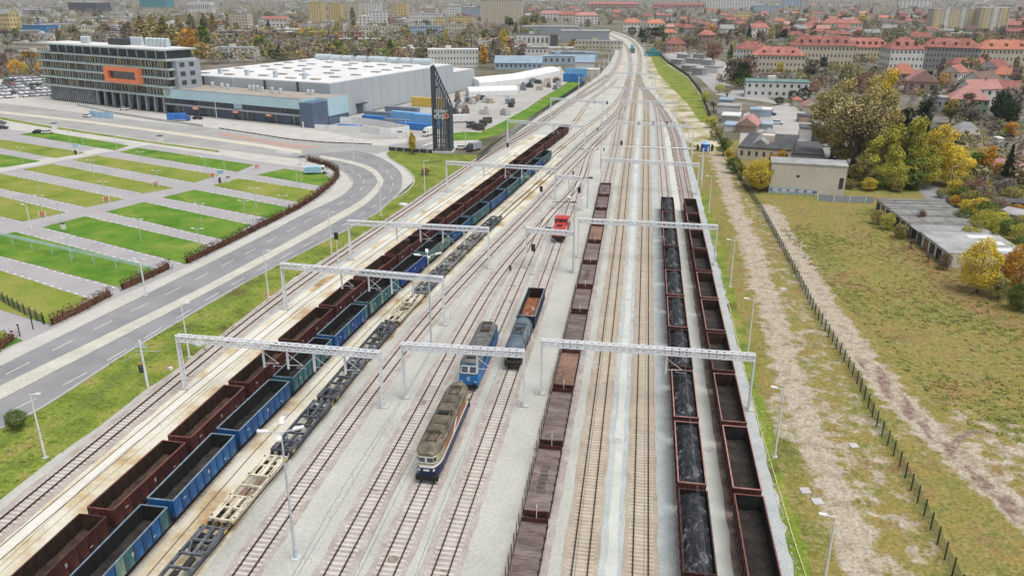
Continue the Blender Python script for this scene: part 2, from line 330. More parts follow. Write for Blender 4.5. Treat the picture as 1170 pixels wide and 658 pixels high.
# parking field: pavers with lawns
pk = PX([(0, 146), (22, 149.5), (170, 166), (320, 188), (372, 194), (386, 203), (379, 217), (350, 236), (320, 251), (215, 304), (126, 343), (62, 374), (0, 402)])
sheet('parking_ground', [Vector((-130, 80, 0))] + pk[::-1][0:0] + pk[::-1] + [Vector((-420, 300, 0)), Vector((-330, 120, 0))], -.03, mt['paver'], 'grey paver parking ground with lawns between the lanes')
strip_px('footpath', [(0, 190.5), (100, 172), (165, 160)], [(0, 197), (112, 176), (182, 163.5)], -.012, mt['pave'], 'pale path crossing the lawns nearest the halls')
LAWNS = [([(22, 153.7), (49, 150), (147.7, 166.5), (131, 172)], 0), ([(-60, 152), (11, 161), (97, 174.7), (64, 181), (-60, 158)], 1), ([(-50, 170), (0, 176), (46, 184.3), (5, 191.5), (-60, 190)], 0),
 ([(136, 174), (158, 169), (289.6, 188.5), (271, 196.5)], 0), ([(83, 183), (111, 177.8), (250, 200.2), (222, 208.8)], 1), ([(26.4, 193.8), (60, 187.4), (198.7, 214.8), (164, 221)], 1),
 ([(-40, 191), (0, 198.4), (142, 227.5), (98.5, 236.6), (0, 215), (-40, 207)], 1), ([(-40, 217), (0, 224.6), (75, 242.7), (26, 253), (-40, 238)], 1),
 ([(294, 200), (325, 193), (370, 199), (380, 205), (376, 214)], 0), ([(243, 212), (273, 204), (370, 219.5), (345, 232)], 1), ([(185.5, 225.7), (222, 217), (332, 237.5), (312, 250)], 0),
 ([(121, 242), (165, 231), (286, 257), (258, 274.5)], 0), ([(49, 259.5), (97, 247.3), (238, 280), (213, 301.5)], 0), ([(-60, 277), (18, 265.4), (181, 307.3), (139.5, 329), (0, 292), (-60, 277.5)], 0),
 ([(-70, 292), (0, 309), (100, 341), (60, 371.5), (0, 354), (-80, 330)], 1), ([(-70, 358), (0, 378), (26, 388.5), (0, 400), (-60, 420)], 0)]
LN = ['topmost narrow lawn of the parking beside two parked cars', 'long dull green lawn at the left edge above the footpath', 'small lawn at the left edge below the footpath start', 'bright narrow lawn right of the footpath along the cross road',
 'yellowish lawn right of the footpath with the orange post', 'dull olive lawn in the centre of the upper parking grid', 'long olive lawn ending at the orange barrier', 'short olive lawn at left with a second orange barrier',
 'lawn at the bend with the small parked bus', 'yellow-green lawn right of the blue pay sign', 'bright lawn ending at the hedge below the blue sign lane', 'bright green lawn in the centre of the lower grid', 'bright lawn above the pale lattice rail',
 'lawn under the pale blue lattice rail', 'lawn behind the short mesh fence near the road', 'lowest corner lawn at the left edge beside the road hedge']
mk = MB()
for (q, dry), lab in zip(LAWNS, LN):
    P = PX(q); c = sum(P, Vector()) / len(P)
    mb = MB(); Q = []
    for a, b in zip(P, P[1:] + P[:1]):
        n = max(1, int((b - a).length / 3))
        for k in range(n): p = a + (b - a) * k / n; Q.append((p.x + U(-.12, .12), p.y + U(-.12, .12)))
    mb.prism(Q, -.03, .03); o = ob('lawn', mb, mt['lawn_dry' if dry else 'lawn']); tag(o, lab, 'lawn', 'lawns in the parking field', 'structure')
    for a, b in zip(P, P[1:] + P[:1]):
        d = b - a
        if d.length < 25: continue
        d.normalize(); nrm = Vector((d.y, -d.x, 0))
        if nrm.dot(a - c) < 0: nrm = -nrm
        s = 1.5
        while s < (b - a).length - 1:
            p = a + d * s + nrm * .45; e = p + d * .9; q2 = nrm * .16
            mk.face([(v.x, v.y, -.018) for v in (p - q2, e - q2, e + q2, p + q2)]); s += 2.6
o = ob('bay_marking', mk, mt['paint']); tag(o, 'white tick marks edging the lawns of the parking field', 'road markings', kind='structure')
# right side: far strip, then one fine ground sheet whose material follows where wheels have bared the sand
fn = PX(FENCE)
sheet('sandy_strip', [Vector((17.1, 300, 0))] + yr[3:] + PX([(742, 60)]) + fn[:7], -.02, mt['sandy'], 'far sandy strip with patchy grass between the yard and the fence')
def rough_ribbon(name, pts, w0, w1, z, mat, label, jit=.4):
    p = Path(smooth(PX(pts), 1.2)); n = len(p.p); L_, Rr = [], []
    for i in range(n):
        t = (p.p[min(i + 1, n - 1)] - p.p[max(i - 1, 0)]).normalized(); q = Vector((t.y, -t.x, 0)); ww = w0 + (w1 - w0) * i / n
        ph = .6 * math.sin(i * .31 + w0) + .5 * math.sin(i * .83 + 1.3 * w1)
        L_.append(p.p[i] - q * (ww / 2 * (1 + .22 * ph) + U(-jit, jit))); Rr.append(p.p[i] + q * (ww / 2 * (1 - .2 * ph) + U(-jit, jit)))
    mb = MB(); V = [(v.x, v.y, z) for ab in zip(L_, Rr) for v in ab]; mb.faces(V, [(2 * k, 2 * k + 1, 2 * k + 3, 2 * k + 2) for k in range(n - 1)])
    tag(ob(name, mb, mat), label, name.replace('_', ' '), kind='structure')
def seg_d(px_, py_, P):
    best = 1e9
    for a, b in zip(P, P[1:]):
        dx, dy = b.x - a.x, b.y - a.y; L2 = dx * dx + dy * dy
        t = max(0, min(1, ((px_ - a.x) * dx + (py_ - a.y) * dy) / L2)) if L2 else 0
        d = (a.x + t * dx - px_) ** 2 + (a.y + t * dy - py_) ** 2
        if d < best: best = d
    return math.sqrt(best)
SANDP = [(PX([(1010, 705), (985, 640), (962, 580), (940, 525), (920, 475), (900, 420), (884, 360), (868, 310), (853, 270), (838, 232), (824, 190), (806, 150)]), 2.0, .9),
         (PX([(940, 525), (925, 510), (905, 500), (885, 455)]), 1.8, .6), (PX([(900, 470), (930, 460), (965, 470), (1000, 490)]), 1.6, .55), (PX([(870, 330), (862, 290), (845, 245)]), 2.4, .7),
         (PX([(1230, 640), (1170, 585), (1115, 540), (1075, 504), (1025, 455), (985, 407), (950, 360), (925, 315), (905, 280), (889, 254), (876, 236)]), 2.1, .92),
         (PX([(1230, 560), (1150, 520), (1085, 500)]), 5.0, .55), (PX([(1230, 520), (1120, 490)]), 6.0, .45)]
RUTP = [PX([(1230, 655), (1170, 600), (1125, 556), (1098, 530), (1075, 508), (1050, 482)]), PX([(1230, 640), (1170, 586), (1130, 552), (1105, 532)]), PX([(1040, 478), (1010, 445), (985, 414)]), PX([(1058, 482), (1030, 453), (1000, 418)]), PX([(1140, 492), (1115, 492), (1095, 500), (1087, 513), (1094, 528)])]
DRYP = [(PX([(1040, 285), (1075, 312), (1120, 350), (1160, 370)]), 5.5), (PX([(1078, 440), (1096, 452)]), 3)]
x0, x1, y0_, y1_, st = 15.0, 128.0, 34.0, 306.0, 1.1
nx, ny = int((x1 - x0) / st), int((y1_ - y0_) / st); V = []; aS = []; aR = []; aD = []
def minbox(P, m): return min(p.x for p in P) - m, max(p.x for p in P) + m, min(p.y for p in P) - m, max(p.y for p in P) + m
SB = [minbox(P, w_ * 3) for P, w_, _ in SANDP]; RB = [minbox(P, 2) for P in RUTP]; DB = [minbox(P, w_ * 2) for P, w_ in DRYP]
fpl = [p for p in fn]
def fence_x(y):
    for a, b in zip(fpl, fpl[1:]):
        if min(a.y, b.y) <= y <= max(a.y, b.y): return a.x + (b.x - a.x) * (y - a.y) / (b.y - a.y or 1)
    return 36
for j in range(ny + 1):
    y = y0_ + j * st; fx = fence_x(y)
    for i in range(nx + 1):
        x = x0 + i * st; sv = rv = dv = 0.0
        for (P, w_, k), bb in zip(SANDP, SB):
            if bb[0] < x < bb[1] and bb[2] < y < bb[3]: sv = max(sv, k * max(0, 1 - max(0, seg_d(x, y, P) - w_ * .45) / (w_ * 1.5)))
        for P, bb in zip(RUTP, RB):
            if bb[0] < x < bb[1] and bb[2] < y < bb[3]: rv = max(rv, max(0, 1 - seg_d(x, y, P) / 1.15))
        for (P, w_), bb in zip(DRYP, DB):
            if bb[0] < x < bb[1] and bb[2] < y < bb[3]: dv = max(dv, max(0, 1 - seg_d(x, y, P) / (w_ * 1.6)))
        if x < fx: sv = max(sv, .40 if x > 22 else .08)
        V.append((x, y, -.03)); aS.append(sv); aR.append(rv); aD.append(dv)
mb = MB(); mb.faces(V, [(j * (nx + 1) + i, j * (nx + 1) + i + 1, (j + 1) * (nx + 1) + i + 1, (j + 1) * (nx + 1) + i) for j in range(ny) for i in range(nx)])
fm = bpy.data.materials.new('field_ground'); fm.use_nodes = True; t_ = fm.node_tree; N_, LK = t_.nodes, t_.links; bs = N_['Principled BSDF']; bs.inputs['Roughness'].default_value = .95; bs.inputs['Specular IOR Level'].default_value = .1
pos = N_.new('ShaderNodeNewGeometry').outputs['Position']
def noise(sc, det=6, stretch=None):
    n = N_.new('ShaderNodeTexNoise'); n.inputs['Scale'].default_value = sc; n.inputs['Detail'].default_value = det; n.inputs['Roughness'].default_value = .65; LK.new(pos, n.inputs['Vector']); return n.outputs[0]
def ramp(src, cols, lo, hi):
    r = N_.new('ShaderNodeValToRGB'); e = r.color_ramp.elements
    while len(e) < len(cols): e.new(.5)
    for i, c in enumerate(cols): e[i].position = lo + (hi - lo) * i / (len(cols) - 1); e[i].color = tuple(c) + (1,)
    LK.new(src, r.inputs[0]); return r.outputs[0]
def mathn(op, a, b):
    m = N_.new('ShaderNodeMath'); m.operation = op
    for k, v in enumerate((a, b)):
        if isinstance(v, (int, float)): m.inputs[k].default_value = v
        else: LK.new(v, m.inputs[k])
    return m.outputs[0]
def mixc(f, a, b, mode='MIX'):
    m = N_.new('ShaderNodeMix'); m.data_type = 'RGBA'; m.blend_type = mode
    if isinstance(f, float): m.inputs['Factor'].default_value = f
    else: LK.new(f, m.inputs['Factor'])
    LK.new(a, m.inputs['A']); LK.new(b, m.inputs['B']); return m.outputs['Result']
def attr(nm): a = N_.new('ShaderNodeAttribute'); a.attribute_name = nm; return a.outputs['Fac']
def step_(src, lo, hi): m = N_.new('ShaderNodeMapRange'); m.inputs['From Min'].default_value = lo; m.inputs['From Max'].default_value = hi; LK.new(src, m.inputs['Value']); return m.outputs[0]
g_ = ramp(noise(.085, 10), [(.085, .095, .022), (.14, .145, .03), (.205, .18, .048), (.25, .19, .06), (.20, .13, .058), (.28, .225, .11)], .32, .68)
g_ = mixc(step_(noise(.38, 8), .40, .60), g_, ramp(noise(1.1, 5), [(.11, .14, .03), (.28, .22, .095)], .38, .62))
dry_ = ramp(noise(.7, 6), [(.17, .10, .045), (.25, .155, .07), (.21, .17, .065)], .35, .65)
g_ = mixc(step_(mathn('ADD', attr('dry'), mathn('MULTIPLY', noise(.3, 6), .9)), .85, 1.5), g_, dry_)
snd = ramp(noise(.5, 8), [(.235, .19, .135), (.325, .275, .205), (.40, .35, .275), (.285, .235, .17)], .34, .68)
sf = step_(mathn('ADD', attr('sand'), mathn('MULTIPLY', mathn('SUBTRACT', noise(.42, 9), .5), 2.1)), .40, .66)
c_ = mixc(sf, g_, snd)
c_ = mixc(step_(mathn('ADD', attr('rut'), mathn('SUBTRACT', noise(.8, 5), .5)), .45, .75), c_, ramp(noise(1.2, 5), [(.16, .11, .085), (.27, .205, .16)], .4, .6))
fin = step_(noise(2.6, 5), .25, .75); fin.node.inputs['To Min'].default_value = .45; fin.node.inputs['To Max'].default_value = 1.5
vv = N_.new('ShaderNodeCombineColor'); [LK.new(fin, vv.inputs[k]) for k in range(3)]
c_ = mixc(1.0, c_, vv.outputs[0], 'MULTIPLY'); LK.new(c_, bs.inputs['Base Color'])
fo = ob('field', mb, fm)
for nm, arr in (('sand', aS), ('rut', aR), ('dry', aD)):
    at_ = fo.data.attributes.new(nm, 'FLOAT', 'POINT'); at_.data.foreach_set('value', arr)
tag(fo, 'overgrown field and sandy strip with bare wheel tracks right of the yard', 'field', kind='structure')
rough_ribbon('grass_edge', [(925, 700), (913, 658), (888, 560), (868, 487), (850, 410), (835, 350), (826, 310), (815, 265), (803, 222)], 2.6, 2.0, -.008, mt['verge'], 'narrow green and brown grass edge beside the yard gravel', .35)
# ================================================================ YARD TRACKS
def near(x, pts, ynear=30):
    return [Vector((x, ynear, 0)), Vector((x, 55, 0))] + pts
def V2(*p): return [Vector((a, b, 0)) for a, b in p]
T = {}
T['T1'] = near(-63.9, V2((-63.9, 79), (-63.4, 118.7), (-60.9, 155), (-57.6, 187.9), (-51.9, 253.4), (-42.5, 314.9)) + PX([(650, 120), (680, 102.4), (693.7, 91), (705.5, 73), (709, 58), (705, 48)]))
T['T3'] = near(-52.1, V2((-51.7, 72.8), (-51.4, 88), (-50.2, 112), (-49.2, 128.2), (-46.2, 156.1), (-43.2, 184), (-39.9, 212.1), (-34.5, 262), (-28.6, 316)) + PX([(676, 114), (698, 98), (706.4, 88), (711, 75.5), (714, 65)]))
T['T4'] = near(-46.9, V2((-46.8, 75.4), (-46.2, 89), (-45.0, 115), (-42.3, 143.8), (-39.2, 172), (-35.7, 200.1), (-28.6, 268.3)) + PX([(672, 144), (690, 130), (703, 118), (713, 103), (717.5, 88)]))
T['T5'] = near(-40.8, V2((-40.3, 68), (-39.9, 80), (-38.9, 114.7), (-36.3, 150), (-32.9, 183)) + PX([(652, 178), (670.5, 160), (690, 143), (707, 126), (714.5, 109), (718, 92)]))
T['Ta'] = near(-35.4, V2((-35.3, 83.8), (-34.2, 115.9), (-31.6, 145.7), (-26.2, 193.6)) + PX([(632.8, 213.5), (668, 177), (684, 162.4), (700, 144), (711, 128), (716, 112), (719, 92), (720.5, 80), (720, 66), (716, 54), (707, 46), (694, 39.5)]))
T['Tb'] = near(-26.8, V2((-26.8, 85), (-26.8, 115.4), (-26.1, 140.9), (-23.5, 168)) + PX([(634, 240), (652.3, 222), (663, 206), (668.5, 192)]))
T['Tc'] = near(-21.7, V2((-21.7, 85), (-21.7, 141.6), (-21.6, 172)) + PX([(624.5, 251), (634.5, 239)]))
T['Td'] = near(-16.6, V2((-16.6, 87), (-16.6, 142.5), (-16.7, 195)) + PX([(658.4, 218), (664.4, 202.5), (669.3, 186.7), (676, 170), (690, 154.5)]))
T['F'] = near(-8.5, V2((-8.5, 120), (-8.6, 190), (-8.8, 230)) + PX([(703.6, 165), (707.7, 141), (712.5, 122)]))
T['A'] = near(-3.4, V2((-3.4, 120), (-3.45, 190), (-3.7, 260)) + PX([(719.5, 165), (724.2, 120), (726.5, 104), (728.5, 90), (731, 77), (731, 65), (728.5, 55), (721, 46.5), (710, 41), (700, 37.6)]))
T['B'] = near(2.4, V2((2.4, 140), (2.4, 190), (2.35, 260)) + PX([(738.5, 120), (737, 107), (733, 96), (729.5, 86)]))
T['Cc'] = near(7.6, V2((7.6, 140), (7.7, 198)) + PX([(754.5, 165), (751.5, 130), (748, 116)]))
T['E'] = near(13.3, V2((13.3, 140), (13.3, 198)) + PX([(775.5, 180), (771, 157), (763, 138), (751, 120), (741, 108), (733, 99), (730.5, 92)]))
T['T0'] = PX([(551, 180.5), (600, 150), (650, 117.5), (672, 101), (684, 93.5), (694, 86)])
PT = {k: Path(smooth(v, 2.5)) for k, v in T.items()}
TL = {'T1': 'leftmost track of the yard, beside the grass verge', 'T3': 'track under the long rust-red wagon train', 'T4': 'track under the blue wagon train', 'T5': 'slab track under the low container wagons',
 'Ta': 'empty track just right of the low container wagons', 'Tb': 'empty track just left of the two electric locomotives', 'Tc': 'track carrying the orange and blue electric locomotives', 'Td': 'track carrying the tank wagon and the red locomotive',
 'F': 'track under the brown flat wagons', 'A': 'empty tan track right of the brown flat wagons', 'B': 'empty tan track left of the coal wagons', 'Cc': 'track under the coal wagons', 'E': 'rightmost track under the empty brown wagons', 'T0': 'short dead-end track left of the leftmost track'}
sl_m = {}
def sleeper_mesh(mat):
    if mat.name not in sl_m:
        mb = MB(); mb.box(-1.27, 1.27, -.13, .13, -.1, .0); mb.box(-1.2, -.55, -.1, .1, 0, .03); mb.box(.55, 1.2, -.1, .1, 0, .03); sl_m[mat.name] = mb.mesh('sleeper', mat)
    return sl_m[mat.name]
def track(k, i, bal, slp, rail, bw, indiv, spacing=.7, yslab=None):
    p = PT[k]; z = .012 + .0045 * i
    root = thing('railway_track', TL[k], 'railway track', (0, 0, 0), 0, 'tracks of the rail yard'); root['kind'] = 'structure'
    s0 = p.s_at_y(yslab) if yslab else None
    mb = MB(); ribbon(mb, p, -bw, bw, -.05, z, a=s0, jit=.13); ob('ballast_bed', mb, bal, root, kind='stuff')
    mb = MB()
    for sx in (-.7525, .7525):
        ribbon(mb, p, sx - .075, sx + .075, z + .03, z + .075); ribbon(mb, p, sx - .038, sx + .038, z + .075, z + .215)
    ob('rail', mb, rail, root)
    s = p.s_at_y(50) if not yslab else s0
    n = 0; far = MB(); sm = sleeper_mesh(slp); smax = p.s_at_y(520)
    while s < smax:
        c, t = p.at(s); ang = math.atan2(t.y, t.x) - math.pi / 2
        if n < indiv and c.y < 235:
            o = bpy.data.objects.new('sleeper', sm); C.objects.link(o); o.parent = root; o.location = (c.x, c.y, z + .03 + U(-.004, .004)); o.rotation_euler = (0, 0, ang); n += 1
        else:
            q = Vector((t.y, -t.x, 0)) * 1.27; tt = t * .13; zz = z + .032 + i * .0007
            far.faces([(v.x, v.y, h) for h in (z - .02, zz) for v in (c - q - tt, c + q - tt, c + q + tt, c - q + tt)], [(4, 5, 6, 7), (0, 1, 5, 4), (1, 2, 6, 5), (3, 0, 4, 7)])
        s += spacing
    if far.v: ob('sleeper_run', far, slp, root, kind='stuff')
    return root
for i, (k, a) in enumerate({'T1': ('ballast_pink', 'sleeper', 'rail', 2.1, 240, .7), 'T3': ('slab', 'sleeper', 'rail', 1.4, 0, .7), 'T4': ('slab', 'sleeper', 'rail', 1.4, 0, .7), 'Ta': ('ballast_pink', 'sleeper', 'rail', 1.9, 240, .7),
        'Tb': ('ballast_pink', 'sleeper', 'rail', 1.9, 220, .7), 'Tc': ('ballast_pink', 'sleeper', 'rail', 1.9, 220, .7), 'Td': ('ballast_pink', 'sleeper', 'rail', 1.9, 240, .72), 'F': ('ballast_pink', 'sleeper', 'rail_used', 2.2, 0, .7),
        'A': ('ballast_tan', 'sleeper_tan', 'rail_used', 1.75, 290, .6), 'B': ('ballast_tan', 'sleeper_tan', 'rail_used', 1.7, 290, .6), 'Cc': ('ballast_pink', 'sleeper', 'rail_used', 1.75, 0, .7), 'E': ('ballast_brown', 'sleeper', 'rail_used', 1.95, 0, .7), 'T0': ('ballast_pink', 'sleeper', 'rail', 1.6, 0, .7)}.items()):
    track(k, i, mt[a[0]], mt[a[1]], mt[a[2]], a[3], a[4], a[5])
mb = MB(); random.seed(17)
for k in range(22):                                      # oil and rust marks between the rails
    p = PT[random.choice(['Tc', 'Td', 'Td', 'Tb', 'Tc'])]; c, t = p.at(p.s_at_y(U(58, 150))); c = c + Vector((U(-.5, .5), 0, 0)); rx, ry = U(.15, .55), U(.2, .9)
    mb.face([(c.x + rx * math.cos(a * .7) * U(.7, 1.2), c.y + ry * math.sin(a * .7) * U(.7, 1.2), .0655 + .0003 * k) for a in range(9)])
tag(ob('oil_stain', mb, M('oil_stain', [(.17, .135, .11), (.30, .25, .22)], 2, .8)), 'dark oil marks between the rails of the locomotive tracks', 'oil stains', kind='stuff')
track('T5', 13, mt['ballast_pink'], mt['sleeper'], mt['rail'], 1.7, 0, .7, yslab=236)
def band(name, path, x0, x1, z, mat, label, y0=30, y1=300):
    mb = MB(); ribbon(mb, path, x0, x1, z, z, sides=False, jit=.02 if 'slab' in name or 'strip' in name else .14, a=path.s_at_y(y0), b=path.s_at_y(y1)); tag(ob(name, mb, mat), label, name.replace('_', ' '), kind='structure')
band('concrete_slab', PT['T3'], -10.9, -2.2, .006, mt['slab'], 'stained pale concrete slab left of the rust-red train', 30, 305)
band('pale_strip', PT['T3'], -9.25, -7.85, .010, mt['slab_pale'], 'pale strip between two drain slots on the slab', 30, 300)
band('concrete_slab', PT['T4'], 1.6, 7.6, .007, mt['slab'], 'rust-stained concrete slab between the blue train and the container wagons', 30, 262)
band('gravel_band', PT['T3'], -12.2, -10.5, .004, mt['gravel_blue'], 'bluish gravel band right of the leftmost track', 30, 250)
for nm, pth, x0, lab in (('drain_slot', 'T3', -9.35, 'left dark drain slot in the pale slab'), ('drain_slot', 'T3', -7.85, 'dark drain slot in the slab beside the rust-red train'), ('drain_slot', 'T4', 2.6, 'dark drain slot between the blue train and the container wagons')):
    mb = MB(); p = PT[pth]; ribbon(mb, p, x0 - .07, x0 + .07, 0, .018, a=p.s_at_y(30), b=p.s_at_y(268)); tag(ob(nm, mb, mt['slot']), lab, 'drain slot', kind='structure')
band('gravel_band', PT['A'], 1.75, 2.35, .005, mt['gravel_blue'], 'blue-grey gravel band right of the first tan track', 30, 330)
band('footpath', PT['A'], 2.5, 3.45, .009, mt['path_light'], 'narrow pale walkway between the two tan tracks', 30, 400)
band('gravel_band', PT['B'], -2.4, -1.75, .005, mt['gravel_blue'], 'blue-grey gravel band left of the second tan track', 30, 330)
band('gravel_band', PT['B'], 1.72, 3.5, .006, mt['gravel_blue'], 'bluish gravel band beside the coal wagons', 30, 420)
band('gravel_band', PT['Cc'], 1.9, 3.75, .007, mt['path_light'], 'pale strip between the coal wagons and the empty wagons', 30, 330)
band('gravel_band', PT['E'], 2.1, 3.75, .005, mt['gravel_blue'], 'bluish gravel shoulder at the right edge of the yard', 30, 330)
mb = MB(); random.seed(3)
for k in range(700):                                     # spilled gravel along the right shoulder
    y = U(52, 190); x = 17.05 + abs(random.gauss(0, .35)); r = U(.04, .13); mb.sphere((x, y, .0), r, 0, 5, 3, .6)
tag(ob('loose_gravel', mb, mt['gravel_blue']), 'loose stones spilled along the gravel shoulder', 'gravel', kind='stuff')
# white crossing panels and inspection covers
cr = thing('level_crossing', 'row of white crossing panels laid over the right-hand tracks', 'crossing', (0, 0, 0)); cr['kind'] = 'structure'
for a, b in ((712.5, 725.5), (731.5, 744.5), (746.5, 761), (767.5, 797)):
    p, q = G(a, 168.3 + (a - 712) * .028), G(b, 168.3 + (b - 712) * .028); mb = MB(); mb.bar((p.x, p.y, .24), (q.x, q.y, .24), 1.3, .1); ob('panel', mb, mt['white'], cr)
for k, (x, y, r, lab) in enumerate([(706.5, 503.5, .55, 'round manhole cover on the walkway between the tan tracks'), (810, 513, .5, 'round manhole cover right of the coal wagons'), (603, 495.5, .5, 'round manhole cover left of the brown flat wagons'), (717, 342, .5, 'small manhole cover far up the walkway between the tan tracks'), (302, 473, .4, 'round cover on slab near the four-armed lamp'), (327, 473, .4, 'dark cover on the stained slab beside the blue train')]):
    p = G(x, y); mb = MB(); mb.cyl((0, 0, -.05), (0, 0, .05), r, 14); tag(ob('manhole_cover', mb, mt['concrete'], loc=(p.x, p.y, .012)), lab, 'manhole cover', 'manhole covers in the yard')
for x, y, s, lab in [(920, 560.5, 1.1, 'square concrete slab lying in the grass, upper one of a pair'), (934, 573, 1.1, 'square concrete slab lying in the grass, lower one of a pair'), (975.5, 509, 1.0, 'small concrete slab lying beside the sandy path'), (895, 330, 1.1, 'pale concrete slab in grass left of the fence'), (258, 352, .01, ''), ]:
    if not lab: continue
    p = G(x, y); mb = MB(); mb.box(-s / 2, s / 2, -s / 2, s / 2, -.05, .10); tag(ob('concrete_cover', mb, mt['concrete'], loc=p, rz=.2), lab, 'concrete slab', 'slabs in the sandy strip')
for x, y, s, lab in [(227, 393, 1.9, 'pale concrete chamber by the leftmost track near the front gantry'), (349, 307, 1.9, 'pale concrete chamber by the leftmost track near the second gantry'), (461, 234.5, 2.0, 'pale concrete chamber by the leftmost track near the bend'), (195, 422, .6, 'small white stone block on the verge beside the front gantry')]:
    p = G(x, y); mb = MB(); mb.box(-s / 2, s / 2, -s * .4, s * .4, -.05, .35); mb.box(-s / 2 + .15, s / 2 - .15, -s * .3, s * .3, .35, .42); tag(ob('cable_chamber', mb, mt['white'], loc=p, rz=-.35), lab, 'chamber', 'concrete chambers on the verge')
mb = MB(); pth = Path(smooth(PX([(868, 488), (878, 520), (893, 570), (908, 620), (925, 670)]), 2));
for a, b in zip(pth.p, pth.p[1:]): mb.bar((a.x, a.y, .06), (b.x, b.y, .06), .07, .05)
pth = Path(smooth(PX([(832, 345), (845, 400), (868, 488)]), 2))
for a, b in zip(pth.p, pth.p[1:]): mb.bar((a.x, a.y, .06), (b.x, b.y, .06), .07, .05)
tag(ob('cable', mb, M('yellow_cable', (.60, .58, .25), rough=.6)), 'thin yellowish cable lying along the right edge of the yard', 'cable')
# ================================================================ ROLLING STOCK
mt['red_paint'] = M('oxide_red_paint', [(.032, .011, .009), (.072, .022, .017), (.105, .035, .027)], 1.1, .65, obj=True, fine=.35, finescale=3, rndv=.3, stretch=(1, 1, .35))
mt['red_in'] = M('rusty_interior', [(.014, .008, .0055), (.034, .018, .011), (.055, .03, .018)], .8, .9, obj=True, fine=.4, finescale=3, rndv=.3)
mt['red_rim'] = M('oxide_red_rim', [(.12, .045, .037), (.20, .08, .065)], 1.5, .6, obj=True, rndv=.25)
mt['blue_paint'] = M('blue_paint', [(.009, .05, .15), (.014, .085, .24), (.03, .13, .31)], .9, .5, obj=True, fine=.3, finescale=3, rndv=.2, stretch=(1, 1, .35))
mt['teal_paint'] = M('teal_paint', [(.018, .075, .09), (.035, .12, .14), (.085, .17, .165)], .9, .55, obj=True, fine=.3, finescale=3, rndv=.2, stretch=(1, 1, .35))
mt['pale_paint'] = M('pale_green_paint', [(.06, .13, .12), (.13, .21, .18), (.21, .27, .23)], .9, .6, obj=True, fine=.3, finescale=3, rndv=.15, stretch=(1, 1, .35))
mt['navy_paint'] = M('deep_blue_paint', [(.012, .04, .20), (.02, .06, .30)], .9, .5, obj=True, fine=.3, finescale=3, rndv=.15)
mt['black_in'] = M('coal_black_interior', [(.007, .007, .0075), (.016, .0155, .0155), (.027, .0255, .024)], .9, .9, obj=True, fine=.4, finescale=3, rndv=.2)
mt['floor_dust'] = M('dusty_floor', [(.015, .0125, .011), (.032, .027, .023), (.052, .043, .036)], .7, .95, obj=True, fine=.45, finescale=4, rndv=.25)
mt['floor_red'] = M('rust_dust_floor', [(.026, .016, .012), (.052, .033, .024), (.075, .05, .037)], .7, .95, obj=True, fine=.4, finescale=4, rndv=.25)
mt['floor_rust'] = M('bright_rust_load', [(.16, .055, .025), (.24, .09, .04), (.30, .13, .07)], .8, .95, obj=True, fine=.4, finescale=4)
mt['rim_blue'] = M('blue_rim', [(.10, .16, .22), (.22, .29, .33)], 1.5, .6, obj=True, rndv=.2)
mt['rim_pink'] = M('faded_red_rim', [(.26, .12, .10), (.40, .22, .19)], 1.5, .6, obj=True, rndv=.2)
mt['rim_dark'] = M('dark_rim', [(.04, .02, .018), (.09, .04, .035)], 1.5, .7, obj=True)
mt['coal'] = M('coal', [(.008, .009, .011), (.013, .015, .018), (.02, .022, .026), (.06, .063, .068), (.34, .35, .36)], .95, .8, obj=True, detail=10, fine=.45, finescale=6, stretch=(1.5, .8, 1), lo=.36, hi=.69, bump=.5)
mt['deck'] = M('weathered_deck', [(.10, .072, .064), (.16, .12, .108), (.21, .165, .15)], .55, .9, obj=True, fine=.3, finescale=3, rndv=.2, stretch=(.5, 1.6, 1))
mt['deck_rust'] = M('rusty_deck', [(.10, .07, .065), (.20, .12, .085), (.25, .15, .10)], .4, .9, obj=True, fine=.3, finescale=3, rndv=.2)
mt['deck_stain'] = M('dark_deck_stain', [(.05, .042, .042), (.12, .095, .09)], .8, .9, obj=True)
mt['cream_frame'] = M('cream_frame_paint', [(.40, .35, .26), (.56, .50, .39), (.62, .57, .47)], 1, .7, obj=True, fine=.2, finescale=4)
mt['grey_frame'] = M('slate_frame_paint', [(.045, .05, .058), (.09, .10, .115), (.13, .14, .15)], 1, .65, obj=True, fine=.25, finescale=4, rndv=.3)
mt['pale_frame'] = M('dusty_frame_paint', [(.12, .12, .115), (.20, .20, .19), (.27, .27, .25)], 1, .7, obj=True, fine=.25, finescale=4, rndv=.3)
mt['yellow'] = M('yellow_fitting', (.42, .30, .04), rough=.6)
mt['stencil'] = M('white_stencil', (.62, .62, .6), rough=.7)
_cache = {}
def cached(key, fn):
    if key not in _cache: _cache[key] = fn()
    return _cache[key]
def bogie_mb(wheels=True):
    mb = MB()
    for x in (-1.02, 1.02): mb.box(x - .1, x + .1, -1.25, 1.25, .55, .8); mb.box(x - .14, x + .14, -.4, .4, .42, .9)
    mb.box(-1.1, 1.1, -.22, .22, .6, .88)
    for y in (-.9, .9): mb.box(-1.2, 1.2, y - .14, y + .14, .58, .82)
    return mb
def wheelset_mb():
    mb = MB()
    for x in (-.76, .76): mb.cyl((x - .065, 0, .46), (x + .065, 0, .46), .46, 12)
    mb.cyl((-.95, 0, .46), (.95, 0, .46), .08, 6); return mb
BOG = bogie_mb().mesh('bogie', mt['grime']); WHS = wheelset_mb().mesh('wheelset', mt['grime'])
def buf_mesh():
    mb = MB(); mb.cyl((0, 0, 1.05), (0, .45, 1.05), .10, 8); mb.cyl((0, .45, 1.05), (0, .55, 1.05), .23, 10); return mb.mesh('buffer', mt['black'])
BUF = buf_mesh()
